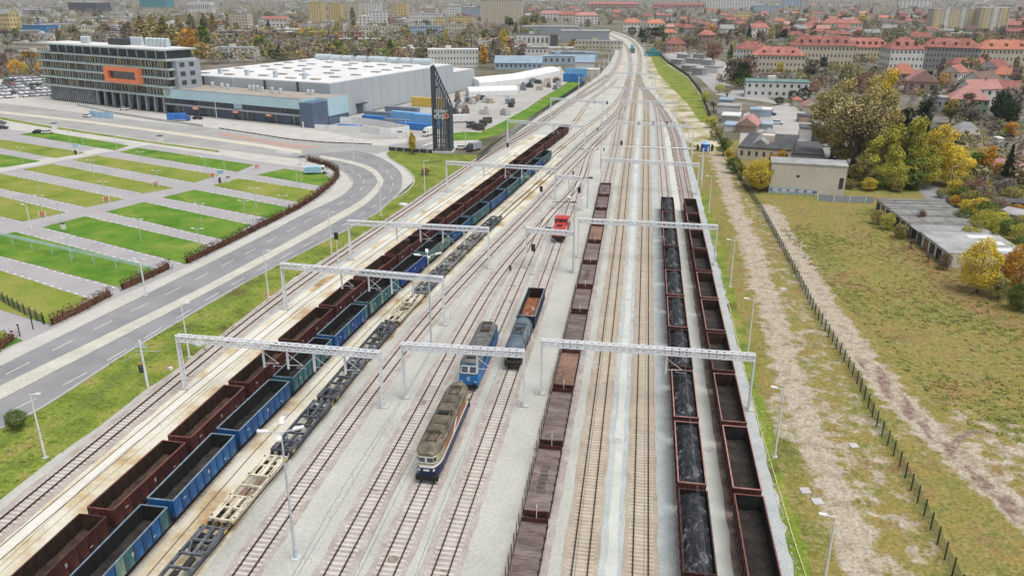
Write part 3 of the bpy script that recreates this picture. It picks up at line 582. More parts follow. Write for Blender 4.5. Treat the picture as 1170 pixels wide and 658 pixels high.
def running_gear(root, hl, bogie_y, wheels=True):
    for y in (-bogie_y, bogie_y):
        b = ob('bogie', BOG, None, root, loc=(0, y, .22))
        for dy in (-.9, .9): ob('wheelset', WHS, None, b, loc=(0, dy, 0))
    for sgn in (1, -1):
        for x in (-.875, .875): ob('buffer', BUF, None, root, loc=(x, sgn * hl, .2), rz=0 if sgn > 0 else math.pi)
HL, HW, Z0, Z1 = 6.45, 1.45, 1.32, 3.32         # box half length, half width, floor and rim heights (rail head at .22)
RIBS = {'oxide_red_paint': M('oxide_red_rib', [(.04, .014, .011), (.075, .024, .02)], 1, .7, obj=True), 'blue_paint': M('blue_rib', [(.008, .035, .10), (.015, .06, .16)], 1, .6, obj=True), 'teal_paint': M('teal_rib', [(.012, .045, .055), (.02, .08, .09)], 1, .6, obj=True), 'pale_green_paint': M('pale_rib', [(.04, .075, .07), (.07, .12, .11)], 1, .6, obj=True), 'deep_blue_paint': M('deep_blue_rib', [(.006, .018, .08), (.01, .03, .13)], 1, .6, obj=True)}
def rib_of(m): return RIBS.get(m.name, m)
def panel_mesh(c_out, c_in):
    def f():
        mb = MB(); L_ = 2 * HL / 9
        mb.box(-.035, .0, .0, L_, Z0, Z1 - .1, 1); mb.box(.003, .035, .0, L_, Z0 - .1, Z1 - .1, 0); mb.box(.036, .10, L_ - .17, L_ - .002, Z0 - .15, Z1 - .1, 2)
        mb.box(.036, .055, .25, L_ - .4, Z0 + .9, Z0 + .98, 0)
        return mb.mesh('side_panel', [c_out, c_in, rib_of(c_out)])
    return cached(('pan', c_out.name, c_in.name), f)
def wall_mesh(c_out, c_in):
    def f():
        mb = MB(); L_ = 2 * HL / 9
        mb.box(-.035, .0, -HL, HL, Z0, Z1 - .1, 1); mb.box(.003, .035, -HL, HL, Z0 - .1, Z1 - .1, 0)
        for k in range(10): mb.box(.036, .09, max(-HL, -HL + k * L_ - .14), -HL + k * L_ - .002 if k else -HL + .1, Z0 - .15, Z1 - .1, 2)
        return mb.mesh('side_wall', [c_out, c_in, rib_of(c_out)])
    return cached(('wall', c_out.name, c_in.name), f)
def end_mesh(c_out, c_in):
    def f():
        mb = MB(); mb.box(-HW + .04, HW - .04, -.035, 0, Z0, Z1 - .1, 1); mb.box(-HW + .04, HW - .04, .003, .035, Z0 - .1, Z1 - .1, 0)
        for x in (-.95, -.32, .32, .95): mb.box(x - .06, x + .06, .036, .10, Z0 - .1, Z1 - .1, 0)
        mb.box(-HW, HW, .036, .075, Z0 + .9, Z0 + 1.0, 0); return mb.mesh('end_wall', [c_out, c_in])
    return cached(('end', c_out.name, c_in.name), f)
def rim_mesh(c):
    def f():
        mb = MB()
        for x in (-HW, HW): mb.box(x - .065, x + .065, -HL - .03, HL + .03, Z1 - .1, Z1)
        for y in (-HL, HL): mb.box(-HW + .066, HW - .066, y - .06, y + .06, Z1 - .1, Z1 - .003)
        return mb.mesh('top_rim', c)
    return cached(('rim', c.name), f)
def frame_mesh(c):
    def f():
        mb = MB(); mb.box(-1.3, 1.3, -HL, HL, .98, Z0 - .06)
        for x in (-1.33, 1.33): mb.box(x - .06, x + .06, -HL, HL, Z0 - .3, Z0 - .12)
        return mb.mesh('underframe', c)
    return cached(('fr', c.name), f)
def floor_mesh(c):
    def f():
        mb = MB(); nx, ny = 6, 26; random.seed(len(c.name)); V = []
        for j in range(ny + 1):
            for i in range(nx + 1): V.append((-HW + .04 + (2 * HW - .08) * i / nx, -HL + .04 + (2 * HL - .08) * j / ny, Z0 + .02 + abs(random.gauss(0, .05)) + (.18 * random.random() if i in (0, nx) else 0)))
        mb.faces(V, [(j * (nx + 1) + i, j * (nx + 1) + i + 1, (j + 1) * (nx + 1) + i + 1, (j + 1) * (nx + 1) + i) for j in range(ny) for i in range(nx)], 0, True)
        return mb.mesh('floor', c)
    return cached(('fl', c.name), f)
def open_wagon(label, cat, group, c_out, c_in, c_rim, c_floor, near_, panels=None, marks=False):
    root = thing('open_wagon', label, cat, (0, 0, 0), 0, group)
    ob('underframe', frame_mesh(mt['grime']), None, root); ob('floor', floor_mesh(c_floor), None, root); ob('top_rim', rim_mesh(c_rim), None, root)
    for sgn in (1, -1): ob('end_wall', end_mesh(c_out, c_in), None, root, loc=(0, sgn * HL, 0), rz=0 if sgn > 0 else math.pi)
    if near_:
        for k in range(9):
            po = (panels[k % len(panels)] if panels else c_out)
            o = ob('side_panel', panel_mesh(po, c_in), None, root, loc=(HW, -HL + k * 2 * HL / 9, 0))
            o = ob('side_panel', panel_mesh(po, c_in), None, root, loc=(-HW, HL - k * 2 * HL / 9, 0), rz=math.pi)
    else:
        for sgn in (1, -1): ob('side_wall', wall_mesh(c_out, c_in), None, root, loc=(sgn * HW, 0, 0), rz=0 if sgn > 0 else math.pi)
    if marks:
        def f():
            mb = MB()
            for y0, y1, z, h in ((.1, .55, 2.35, .16), (.1, .4, 2.12, .12), (-4.9, -4.4, 2.2, .2), (3.3, 3.9, 1.7, .1)): mb.box(HW + .037, HW + .045, y0 + .15, y1 + .15, z, z + h)
            return mb.mesh('marking', mt['stencil'])
        ob('marking', cached('marks', f), None, root, 'stuff')
    running_gear(root, HL + .05, 4.5)
    return root
def put(root, path, s, dz=0):
    a, _ = path.at(s - 4.5); b, _ = path.at(s + 4.5); c = (a + b) / 2; d = b - a
    root.location = (c.x, c.y, dz); root.rotation_euler = (0, 0, math.atan2(d.y, d.x) - math.pi / 2)
LEN = 14.04
def posword(i, n): return ORD[i] if i == 0 else ORD[i]
def nth(i): return 'nearest' if i == 0 else ORD[i] + ' from the near end'
# rust-red train on T3
p3 = PT['T3']; s = p3.s_at_y(G(113.5, 584.3, 3.3).y) - 2 * LEN + 6.98; end = p3.s_at_y(G(650, 140, 3.3).y); i = 0
while s < end - 5:
    nm = 'rust-red open wagon beside the blue train, ' + nth(i) + (' of the rust-red train' if i < 0 else '')
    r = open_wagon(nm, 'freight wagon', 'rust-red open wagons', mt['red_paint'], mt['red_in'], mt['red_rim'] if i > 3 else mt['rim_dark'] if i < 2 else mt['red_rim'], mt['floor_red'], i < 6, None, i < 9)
    put(r, p3, s); s += LEN; i += 1
# blue train on T4 : paint of each wagon as seen from the near end
mx = [mt['teal_paint'], mt['blue_paint'], mt['blue_paint'], mt['pale_paint']]
seq = [('blue and pale green', mt['blue_paint'], [mt['teal_paint'], mt['pale_paint'], mt['blue_paint'], mt['pale_paint'], mt['teal_paint'], mt['blue_paint'], mt['blue_paint'], mt['blue_paint'], mt['teal_paint']]), ('bright blue', mt['blue_paint'], None),
       ('bright blue', mt['blue_paint'], None), ('teal', mt['teal_paint'], None), ('blue and teal', mt['blue_paint'], [mt['blue_paint'], mt['navy_paint'], mt['blue_paint'], mt['teal_paint'], mt['navy_paint']]), ('faded teal', mt['teal_paint'], [mt['pale_paint'], mt['teal_paint'], mt['teal_paint']]),
       ('deep blue', mt['navy_paint'], None), ('pale green', mt['pale_paint'], None), ('bright blue', mt['blue_paint'], None), ('greyish teal', mt['teal_paint'], None), ('bright blue', mt['blue_paint'], None), ('faded teal', mt['teal_paint'], None), ('greyish teal', mt['teal_paint'], None),
       ('bright blue', mt['navy_paint'], None), ('faded teal', mt['teal_paint'], None), ('bright blue', mt['navy_paint'], None), ('dull teal', mt['teal_paint'], None), ('blue', mt['blue_paint'], None)]
p4 = PT['T4']; s = p4.s_at_y(G(182.3, 573.7, 3.3).y) - LEN + 6.98; end = p4.s_at_y(G(634, 165, 3.3).y); i = 0
while s < end - 5:
    cn, c, pn = seq[i % len(seq)]
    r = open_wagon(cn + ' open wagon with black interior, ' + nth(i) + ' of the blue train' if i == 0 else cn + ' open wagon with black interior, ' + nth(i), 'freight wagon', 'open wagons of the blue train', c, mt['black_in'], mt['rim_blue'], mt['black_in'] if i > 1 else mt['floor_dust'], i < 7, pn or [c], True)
    put(r, p4, s); s += LEN; i += 1
# coal train
pc = PT['Cc']; s = pc.s_at_y(59.0) - .2 + 7.0 - LEN; i = 0; rims = []
def coal_mesh(seed):
    random.seed(seed); nx, ny = 14, 60; mb = MB(); V = []; ph = [U(0, 6.3) for _ in range(6)]; pk = [(U(-.3, .3), -HL + 1.6 + k * 2.4 + U(-.5, .5), U(.7, 1.0)) for k in range(5)]
    for j in range(ny + 1):
        y = -HL + .06 + (2 * HL - .12) * j / ny; ey = min(1, (HL - abs(y)) / 1.2)
        for q in range(nx + 1):
            x = -HW + .05 + (2 * HW - .1) * q / nx; ex = 1 - (abs(x) / HW) ** 2
            h = Z1 - .8 + 1.0 * ex * (.3 + .7 * ey) + .10 * math.sin(1.7 * y + ph[0]) * ex + sum(.16 * a * math.exp(-((x - bx) ** 2 * 2.2 + (y - by) ** 2 * 1.1)) for bx, by, a in pk) + random.gauss(0, .04)
            V.append((x, y, h))
    mb.faces(V, [(j * (nx + 1) + q, j * (nx + 1) + q + 1, (j + 1) * (nx + 1) + q + 1, (j + 1) * (nx + 1) + q) for j in range(ny) for q in range(nx)], 0, False)
    return mb.mesh('coal_load', mt['coal'])
_cn = [q for q in mt['coal'].node_tree.nodes if q.type == 'TEX_NOISE'][0]; _cn.inputs['Distortion'].default_value = .9
CM = [coal_mesh(k) for k in (1, 2, 3)]
while s < pc.s_at_y(198) - 4:
    r = open_wagon('red-rimmed open wagon loaded with coal, ' + nth(i), 'freight wagon', 'coal wagons', mt['red_paint'], mt['black_in'], mt['rim_pink'] if i % 3 != 1 else mt['rim_dark'], mt['black_in'], i < 3)
    put(r, pc, s)
    o = ob('coal_load', CM[i % 3], None, None); o.location = r.location; o.rotation_euler = r.rotation_euler; tag(o, 'heap of black coal streaked white in the coal wagon ' + nth(i), 'coal load', 'coal heaps in the wagons')
    s += 14.12; i += 1
# empty dark train at right
pe = PT['E']; s = pe.s_at_y(72.9) + 7.0 - 2 * LEN; i = 0
while s < pe.s_at_y(198) - 4:
    r = open_wagon('empty brown open wagon beside the gravel shoulder, ' + nth(i), 'freight wagon', 'empty wagons at the right edge', mt['red_paint'], mt['black_in'] if i < 3 else mt['red_in'], [mt['rim_pink'], mt['red_rim'], mt['rim_pink']][i % 3], mt['floor_dust'], i < 3)
    put(r, pe, s); s += LEN; i += 1
# brown flat wagons with stakes on F
def flat_wagon(label, L_, kind, near_):
    root = thing('flat_wagon', label, 'freight wagon', (0, 0, 0), 0, 'brown flat wagons'); h = L_ / 2 - .62
    dk = mt['deck_rust'] if kind == 'rust' else mt['deck']
    mb = MB(); n = int(2 * h / 1.05)
    for k in range(n):
        y0 = -h + 2 * h * k / n; mb.box(-1.36, 1.36, y0 + .012, y0 + 2 * h / n - .012, 1.36, 1.43 + .008 * (k % 3))
    ob('deck', mb, dk, root)
    if kind == 'stain':
        for q in range(7): mb = MB(); c0 = -2.6 + q * .8; mb.box(-.45 - .1 * (q % 2), .5 - .08 * (q % 3), c0, c0 + .62, 1.446, 1.456); ob('stain', mb, mt['deck_stain'], root)
    mb = MB(); mb.box(-1.25, 1.25, -h, h, .95, 1.34)
    for x in (-1.4, 1.4): mb.box(x - .05, x + .05, -h, h, 1.1, 1.45)
    ob('underframe', mb, mt['grime'], root)
    mb = MB(); mb.box(-1.38, 1.38, -.05, .05, 1.45, 1.95)
    for x in (-1.0, -.35, .35, 1.0): mb.box(x - .05, x + .05, .052, .1, 1.2, 1.95)
    for sgn in (1, -1): ob('end_board', mb, mt['red_paint'], root, loc=(0, sgn * h, 0), rz=0 if sgn > 0 else math.pi)
    mb = MB(); mb.box(-.035, .035, -.035, .035, 1.35, 2.9)
    k = 8
    for q in range(k):
        y = -h + .7 + (2 * h - 1.4) * q / (k - 1)
        for x in (-1.49, 1.49): ob('stake', cached('stake', lambda: mb.mesh('stake', mt['black'])), None, root, loc=(x, y, 0 if near_ else -.35))
    mb = MB(); mb.cyl((.1, -h - .25, .8), (.1, -h - .25, 2.55), .045, 6); mb.cyl((.1, -h - .25, 2.55), (.1, -h + .1, 2.65), .03, 6); ob('brake_post', mb, mt['white'], root)
    running_gear(root, h + .03, h - 2.3); return root
pf = PT['F']; s = pf.s_at_y(67.3) - 14.0; kinds = ['plain', 'stain', 'plain', 'rust', 'plain', 'plain', 'stain', 'plain', 'rust', 'plain', 'plain', 'stain', 'plain', 'plain']
lens = [14.0, 13.9, 14.4, 12.5, 15.4, 12.1, 14.0, 14.0, 13.6, 14.0, 14.0, 14.0, 14.0]
fd = {'plain': 'with a plain dusty deck', 'stain': 'with a dark stained deck', 'rust': 'with a rusty orange-brown deck'}; i = 0
while s < pf.s_at_y(G(695, 210, 1.4).y) - 7:
    L_ = lens[i % len(lens)]; r = flat_wagon('brown flat wagon %s, %s' % (fd[kinds[i % 14]], nth(i)), L_, kinds[i % 14], i < 6); put(r, pf, s + L_ / 2); s += L_; i += 1
# low container wagons on T5
def skeleton_wagon(label, L_, mat, near_):
    root = thing('container_wagon', label, 'freight wagon', (0, 0, 0), 0, 'low container wagons'); h = L_ / 2 - .55
    mb = MB()
    for x in (-1.28, 1.28): mb.box(x - .11, x + .11, -h, h, 1.0, 1.42)
    mb.box(-.16, .16, -h, -h * .36, .98, 1.28); mb.box(-.16, .16, h * .36, h, .98, 1.28)
    nb = 7
    for k in range(nb):
        y = -h + .12 + (2 * h - .24) * k / (nb - 1); mb.box(-1.17, 1.17, y - .1, y + .1, 1.12, 1.385)
    ob('frame', mb, mat, root)
    step = (2 * h - .24) / (nb - 1)
    for k in (0, 1, 4, 5) if mat is not mt['grey_frame'] else (0, 5):     # deck plates with long openings
        y0 = -h + .12 + step * k + .1; mb = MB()
        for x in ((-.95, -.3, .3, .95) if k in (1, 4) else (-.98, 0, .98)): mb.box(x - (.1 if k in (1, 4) else .19), x + (.1 if k in (1, 4) else .19), y0 + .003, y0 + step - .203, 1.30, 1.372)
        ob('deck_plate', mb, mat, root)
    for k in (1, 4) if mat is mt['grey_frame'] else ():
        y0 = -h + .12 + step * k
        for sg in (1, -1): mb = MB(); mb.bar((sg * .46, y0 + .12, 1.25), (sg * 1.15, y0 + step - .12, 1.25), .16, .1); ob('brace', mb, mat, root)
    for k in (2, 3):
        y0 = -h + .12 + step * k; mb = MB(); mb.cyl((.2 if k == 3 else -.35, y0 + .3, .98), (.2 if k == 3 else -.35, y0 + step - .3, .98), .33, 9)
        ob('air_tank', mb, mt['deck_rust'] if mat is mt['cream_frame'] else mt['grime'], root)
    mb = MB()
    for sg in (1, -1):
        for y in (-h + .4, h - .4): mb.box(sg * 1.39 - .0, sg * 1.39 + .08 * sg + .001, y - .25, y + .25, 1.05, 1.3)
    ob('step', mb, mt['yellow'], root)
    mb = MB()
    for x in (-1.28, 1.28):
        for y in (-h + .5, -2.0, 2.0, h - .5): mb.box(x - .07, x + .07, y - .1, y + .1, 1.423, 1.5)
    ob('container_lock', mb, mt['black'], root)
    running_gear(root, h + .03, h - 1.9); return root
p5 = PT['T5']; s = p5.s_at_y(G(251, 597.5, 1.35).y) - 13.4; end = p5.s_at_y(G(570, 246.4, 1.4).y); i = 0
mats5 = [('slate grey', mt['grey_frame']), ('cream', mt['cream_frame']), ('slate grey', mt['grey_frame']), ('slate grey', mt['grey_frame']), ('slate grey', mt['grey_frame']), ('cream', mt['cream_frame']), ('slate grey', mt['grey_frame']), ('dusty grey', mt['pale_frame']), ('dusty grey', mt['pale_frame']), ('slate grey', mt['grey_frame']), ('dusty grey', mt['pale_frame'])]
n5 = int((end - s) / 13.4 + .5)
while i < n5:
    cn, m = mats5[min(i, 10)]
    r = skeleton_wagon('%s low skeleton container wagon, %s' % (cn, nth(i)), 13.4, m, True); put(r, p5, s + 6.7); s += 13.4; i += 1
# ---------------------------------------------------------------- locomotives
def loft(mb, secs, mi=0, cap=True, sm=False):
    n = len(secs[0]); V = [v for sct in secs for v in sct]
    mb.faces(V, [(k * n + i, k * n + (i + 1) % n, (k + 1) * n + (i + 1) % n, (k + 1) * n + i) for k in range(len(secs) - 1) for i in range(n)], mi, sm)
    if cap: mb.face(secs[0][::-1], mi); mb.face(secs[-1], mi)
def pantograph(root, y, z, mat, up=False):
    mb = MB(); 
    for x in (-.6, .6): mb.bar((x, y - .9, z + .12), (x, y + .9, z + .12), .08)
    for yy in (-.9, .9): mb.bar((-.6, y + yy, z + .12), (.6, y + yy, z + .12), .08)
    for x in (-.6, .6): mb.cyl((x, y - .8, z - .1), (x, y - .8, z + .2), .09, 6); mb.cyl((x, y + .8, z - .1), (x, y + .8, z + .2), .09, 6)
    mb.bar((-.5, y - .8, z + .22), (-.05, y + .8, z + .30), .06); mb.bar((.5, y - .8, z + .22), (.05, y + .8, z + .30), .06)
    for yy in (.55, .85): mb.bar((-.85, y + yy, z + .36), (.85, y + yy, z + .36), .07)
    ob('pantograph', mb, mat, root)
def bogie3(root, y, n=3):
    mb = MB()
    for x in (-1.1, 1.1): mb.box(x - .12, x + .12, y - 2.1, y + 2.1, .55, .95)
    for k in range(n): mb.box(-1.28, 1.28, y + (k - (n - 1) / 2) * 1.6 - .25, y + (k - (n - 1) / 2) * 1.6 + .25, .5, .8)
    b = ob('bogie', mb, mt['grime'], root, loc=(0, 0, .2))
    for k in range(n):
        mb = MB()
        for x in (-.76, .76): mb.cyl((x - .07, 0, .6), (x + .07, 0, .6), .6, 14)
        ob('wheelset', mb, mt['grime'], b, loc=(0, y + (k - (n - 1) / 2) * 1.6, 0))
mt['loco_navy'] = M('navy_loco_paint', [(.012, .018, .05), (.022, .032, .08)], 1, .45, obj=True)
mt['loco_cream'] = M('cream_loco_paint', [(.30, .25, .17), (.46, .39, .27)], 1.2, .6, obj=True, fine=.2, finescale=3)
mt['loco_orange'] = M('orange_loco_paint', [(.26, .10, .045), (.42, .16, .065)], 1.2, .65, obj=True, fine=.3, finescale=3)
mt['loco_white'] = M('white_loco_band', (.72, .72, .7), rough=.5)
mt['roof_brown'] = M('grimy_brown_roof', [(.075, .062, .045), (.14, .118, .085), (.19, .165, .12)], .8, .8, obj=True, fine=.25, finescale=3)
mt['roof_dark'] = M('grimy_grey_roof', [(.06, .063, .062), (.11, .112, .108), (.15, .15, .14)], .8, .75, obj=True, fine=.25, finescale=3)
mt['roof_rust'] = M('rusty_roof_fitting', [(.045, .034, .026), (.10, .075, .055)], 1.5, .85, obj=True)
mt['loco_blue'] = M('bright_blue_loco_paint', [(.02, .14, .40), (.03, .19, .50)], 1, .45, obj=True)
mt['loco_blue_pale'] = M('dusty_blue_loco_paint', [(.035, .10, .19), (.07, .16, .27)], 1, .55, obj=True)
mt['loco_red'] = M('red_loco_paint', [(.38, .035, .03), (.47, .05, .04)], 1, .5, obj=True)
mt['lamp_glass'] = M('headlamp_glass', (.7, .7, .66), rough=.2)
# orange, cream and navy locomotive (rounded ends)
lo = thing('electric_locomotive', 'old orange, cream and navy electric locomotive with a grimy brown roof', 'locomotive', (0, 0, 0), 0, 'locomotives in the yard')
HL1 = 8.7
def plan(y, w):
    d = max(0, abs(y) - (HL1 - 2.1)); return w * math.sqrt(max(.0, 1 - (d / 2.45) ** 2)) if d else w
ys = [-HL1 + q for q in (0, .15, .5, 1.0, 1.6, 2.1)]; ys = ys + [-y for y in ys[::-1]]
def cab_y(x):
    return HL1 * .992 if x < plan(HL1, 1.44) else HL1 - 2.1 + 2.45 * math.sqrt(max(0, 1 - (x / 1.44) ** 2))
def ring(y, w, z0, z1, ins=0): a = plan(y, w) - ins; return [(-a, y, z0), (a, y, z0), (a, y, z1), (-a, y, z1)]
mb = MB(); loft(mb, [ring(y, 1.45, .95, 2.15) for y in ys]); ob('lower_body', mb, mt['loco_navy'], lo)
mb = MB(); loft(mb, [ring(y, 1.465, 2.15, 2.42) for y in ys]); ob('white_band', mb, mt['loco_white'], lo)
mb = MB(); loft(mb, [ring(y * .992, 1.44, 2.42, 3.72) for y in ys[:6]] + [ring(-HL1 + 3.2, 1.44, 2.42, 3.72)]); loft(mb, [ring(HL1 - 3.2, 1.44, 2.42, 3.72)] + [ring(y * .992, 1.44, 2.42, 3.72) for y in ys[6:]]); ob('cab', mb, mt['loco_cream'], lo)
mb = MB(); loft(mb, [ring(-HL1 + 3.2, 1.44, 2.42, 3.72), ring(HL1 - 3.2, 1.44, 2.42, 3.72)]); ob('upper_body', mb, mt['loco_orange'], lo)
for sgn in (1, -1):
    for x in (-.47, .47):
        mb = MB(); sx = 1 if x > 0 else -1; cur = [(sx * q, sgn * (cab_y(q) + .03)) for q in (.07, .4, .72, .9, 1.08)]; [mb.face([(a_[0], a_[1], 2.85), (b_[0], b_[1], 2.85), (b_[0], b_[1], 3.5), (a_[0], a_[1], 3.5)]) for a_, b_ in zip(cur, cur[1:])]; ob('windscreen', mb, mt['glass'], lo)
        mb = MB(); [(mb.bar((a_[0], a_[1] , 2.82), (b_[0], b_[1], 2.82), .09, .07), mb.bar((a_[0], a_[1], 3.53), (b_[0], b_[1], 3.53), .09, .07)) for a_, b_ in zip(cur, cur[1:])]; mb.bar((cur[0][0], cur[0][1], 2.82), (cur[0][0], cur[0][1], 3.53), .08, .08, up=(0, 1, 0)); ob('window_frame', mb, mt['loco_white'], lo)
        mb = MB(); mb.cyl((x * 1.75, 0, 1.85), (x * 1.75, .75 * 1, 1.85), .13, 10); ob('headlight', mb, mt['lamp_glass'], lo, loc=(0, sgn * (HL1 - .75) - (0 if sgn > 0 else .75), 0))
    mb = MB(); mb.box(-.35, .35, -.03, .06, 1.75, 1.95); ob('number_plate', mb, mt['loco_white'], lo, loc=(0, sgn * (HL1 + .0), 0))
    mb = MB(); mb.box(-1.3, 1.3, -.3, .3, .55, 1.05); ob('buffer_beam', mb, mt['black'], lo, loc=(0, sgn * (HL1 - .2), 0)); [ob('buffer', BUF, None, lo, loc=(x, sgn * (HL1 + .05), .2), rz=0 if sgn > 0 else math.pi) for x in (-.875, .875)]
for x in (-1, 1):
    mb = MB()
    for y in (-2.6, 0, 2.6): mb.box(x * 1.44 - .02, x * 1.44 + .02, y - .45, y + .45, 2.85, 3.4)
    ob('side_window', mb, mt['glass'], lo)
    mb = MB(); mb.prism([(0, 0), (.8, 0), (2.3, 1.28), (1.5, 1.28)], -.012, .012); o = ob('white_flash', mb, mt['loco_white'], lo, loc=(x * 1.455, -1.6, 2.43)); o.rotation_euler = (math.pi / 2, 0, math.pi / 2)
prof = [(-1.46, 3.72), (-1.38, 3.92), (-1.1, 4.1), (-.55, 4.22), (0, 4.26), (.55, 4.22), (1.1, 4.1), (1.38, 3.92), (1.46, 3.72)]
def rs(y): k = plan(y, 1.0); return [(x * k, y, 3.70 + (z - 3.72) * (.35 + .65 * k) + .02) for x, z in prof]
mb = MB(); loft(mb, [rs(y) for y in ys], sm=True); ob('roof', mb, mt['roof_brown'], lo)
for k, (y0, y1) in enumerate([(-4.6, -2.7), (-2.5, -.6), (.6, 2.5), (2.7, 4.6)]):
    mb = MB(); mb.box(-.95, .95, y0, y1, 4.1, 4.36)
    for q in range(6): mb.box(-.9, .9, y0 + .1 + q * .3, y0 + .28 + q * .3, 4.361, 4.41)
    ob('roof_hatch', mb, mt['roof_brown'], lo)
mb = MB(); mb.box(-.8, .6, -.4, .35, 4.2, 4.5); mb.cyl((.9, -.3, 4.15), (.9, .4, 4.5), .12, 8); ob('roof_switch', mb, mt['black'], lo)
for x in (-1.15, 1.15):
    mb = MB(); mb.bar((x, -5.5, 4.2), (x, 5.5, 4.2), .07); ob('roof_rail', mb, mt['roof_rust'], lo)
pantograph(lo, -5.6, 4.28, mt['roof_rust']); pantograph(lo, 5.6, 4.28, mt['roof_rust']); bogie3(lo, -4.4); bogie3(lo, 4.4)
pcx = PT['Tc']; s_lo = pcx.s_at_y(G(489, 548.7).y) - 1.1; put(lo, pcx, s_lo + HL1 + .4)
# blue locomotive (angular ends)
lb = thing('electric_locomotive', 'bright blue electric locomotive with a grey roof behind the orange one', 'locomotive', (0, 0, 0), 0, 'locomotives in the yard'); HL2 = 8.0
yb = [-HL2, -HL2 + .02, HL2 - .02, HL2]
def sec(y, w, z0, z1): return [(-w, y, z0), (w, y, z0), (w, y, z1), (-w, y, z1)]
mb = MB(); loft(mb, [sec(-HL2, 1.25, .95, 2.35), sec(-HL2 + .5, 1.46, .95, 2.35), sec(HL2 - .5, 1.46, .95, 2.35), sec(HL2, 1.25, .95, 2.35)]); ob('lower_body', mb, mt['loco_blue'], lb)
mb = MB(); loft(mb, [[(-1.25, -HL2 + .02, 2.35), (1.25, -HL2 + .02, 2.35), (1.1, -HL2 + .65, 3.75), (-1.1, -HL2 + .65, 3.75)], sec(-HL2 + 1.1, 1.455, 2.35, 3.75), sec(HL2 - 1.1, 1.455, 2.35, 3.75), [(-1.25, HL2 - .02, 2.35), (1.25, HL2 - .02, 2.35), (1.1, HL2 - .65, 3.75), (-1.1, HL2 - .65, 3.75)]]); ob('upper_body', mb, mt['loco_blue_pale'], lb)
for sgn in (1, -1):
    for x in (-.58, .58):
        mb = MB(); mb.faces([(x - .46, 0, 2.75), (x + .46, 0, 2.75), (x + .46, .38, 3.55), (x - .46, .38, 3.55), (x - .46, .2, 2.75), (x + .46, .2, 2.75), (x + .46, .58, 3.55), (x - .46, .58, 3.55)], [(0, 1, 2, 3), (0, 4, 5, 1), (3, 2, 6, 7), (0, 3, 7, 4), (1, 5, 6, 2)])
        ob('windscreen', mb, mt['glass'], lb, loc=(0, sgn * (HL2 - .09), 0) if sgn < 0 else (0, HL2 - .09, 0), rz=0 if sgn < 0 else math.pi)
        mb = MB(); mb.bar((x - .5, -.02, 2.7), (x + .5, -.02, 2.7), .1, .08); mb.bar((x - .5, .38, 3.6), (x + .5, .38, 3.6), .1, .08); mb.bar((x - .5, -.02, 2.7), (x - .5, .38, 3.6), .08, .08); mb.bar((x + .5, -.02, 2.7), (x + .5, .38, 3.6), .08, .08)
        ob('window_frame', mb, mt['loco_white'], lb, loc=(0, sgn * (HL2 - .07), 0), rz=0 if sgn < 0 else math.pi)
    mb = MB(); mb.box(-.2, .2, -.03, .03, 1.6, 1.72); mb.box(-.2, -.08, -.03, .03, 1.73, 2.1); mb.box(-.07, .2, -.03, .03, 1.98, 2.1); ob('emblem', mb, mt['stencil'], lb, loc=(0, sgn * (HL2 + .01), 0))
    mb = MB(); mb.box(-1.25, 1.25, -.3, .3, .5, .97); ob('buffer_beam', mb, mt['black'], lb, loc=(0, sgn * (HL2 - .2), 0)); [ob('buffer', BUF, None, lb, loc=(x, sgn * (HL2 + .05), .2), rz=0 if sgn > 0 else math.pi) for x in (-.875, .875)]
    for x in (-.95, .95): mb = MB(); mb.cyl((x, -.06, 1.45), (x, .06, 1.45), .14, 10); ob('headlight', mb, mt['lamp_glass'], lb, loc=(0, sgn * (HL2 + .0), 0))
prof2 = [(-1.43, 3.75), (-1.05, 4.12), (1.05, 4.12), (1.43, 3.75)]
mb = MB(); loft(mb, [[(x * .75, y, z - .12) for x, z in prof2] if abs(y) > HL2 - .9 else [(x, y, z) for x, z in prof2] for y in (-HL2 + .7, -HL2 + 1.3, HL2 - 1.3, HL2 - .7)]); ob('roof', mb, mt['roof_dark'], lb)
for y0, y1 in ((-2.9, -1.2), (-1.0, .7), (.9, 2.6)): mb = MB(); mb.box(-.9, .9, y0, y1, 4.1, 4.28); ob('roof_hatch', mb, mt['roof_dark'], lb)
for x in (-1, 1):
    mb = MB(); [mb.box(x * 1.455 - .02, x * 1.455 + .02, y - .6, y + .6, 2.7, 3.5) for y in (-3.4, -1.2, 1.2, 3.4)]; ob('side_grille', mb, mt['darkgrey'], lb)
    mb = MB(); mb.box(x * 1.46 - .02, x * 1.46 + .02, -6.2, 6.2, 1.15, 1.5); ob('side_stripe', mb, mt['loco_white'] if 0 else mt['navy_paint'], lb)
pantograph(lb, -4.4, 4.18, mt['roof_rust']); pantograph(lb, 5.3, 4.18, mt['roof_rust'])
mb = MB(); mb.box(-.7, .7, -6.2, -5.6, 4.1, 4.4); ob('roof_switch', mb, mt['roof_rust'], lb); mb = MB(); mb.box(-.5, .8, 3.2, 3.8, 4.12, 4.5); ob('roof_switch', mb, mt['roof_rust'], lb)
bogie3(lb, -4.6, 2); bogie3(lb, 4.6, 2); put(lb, pcx, s_lo + 2 * HL1 + 5.6 + HL2)
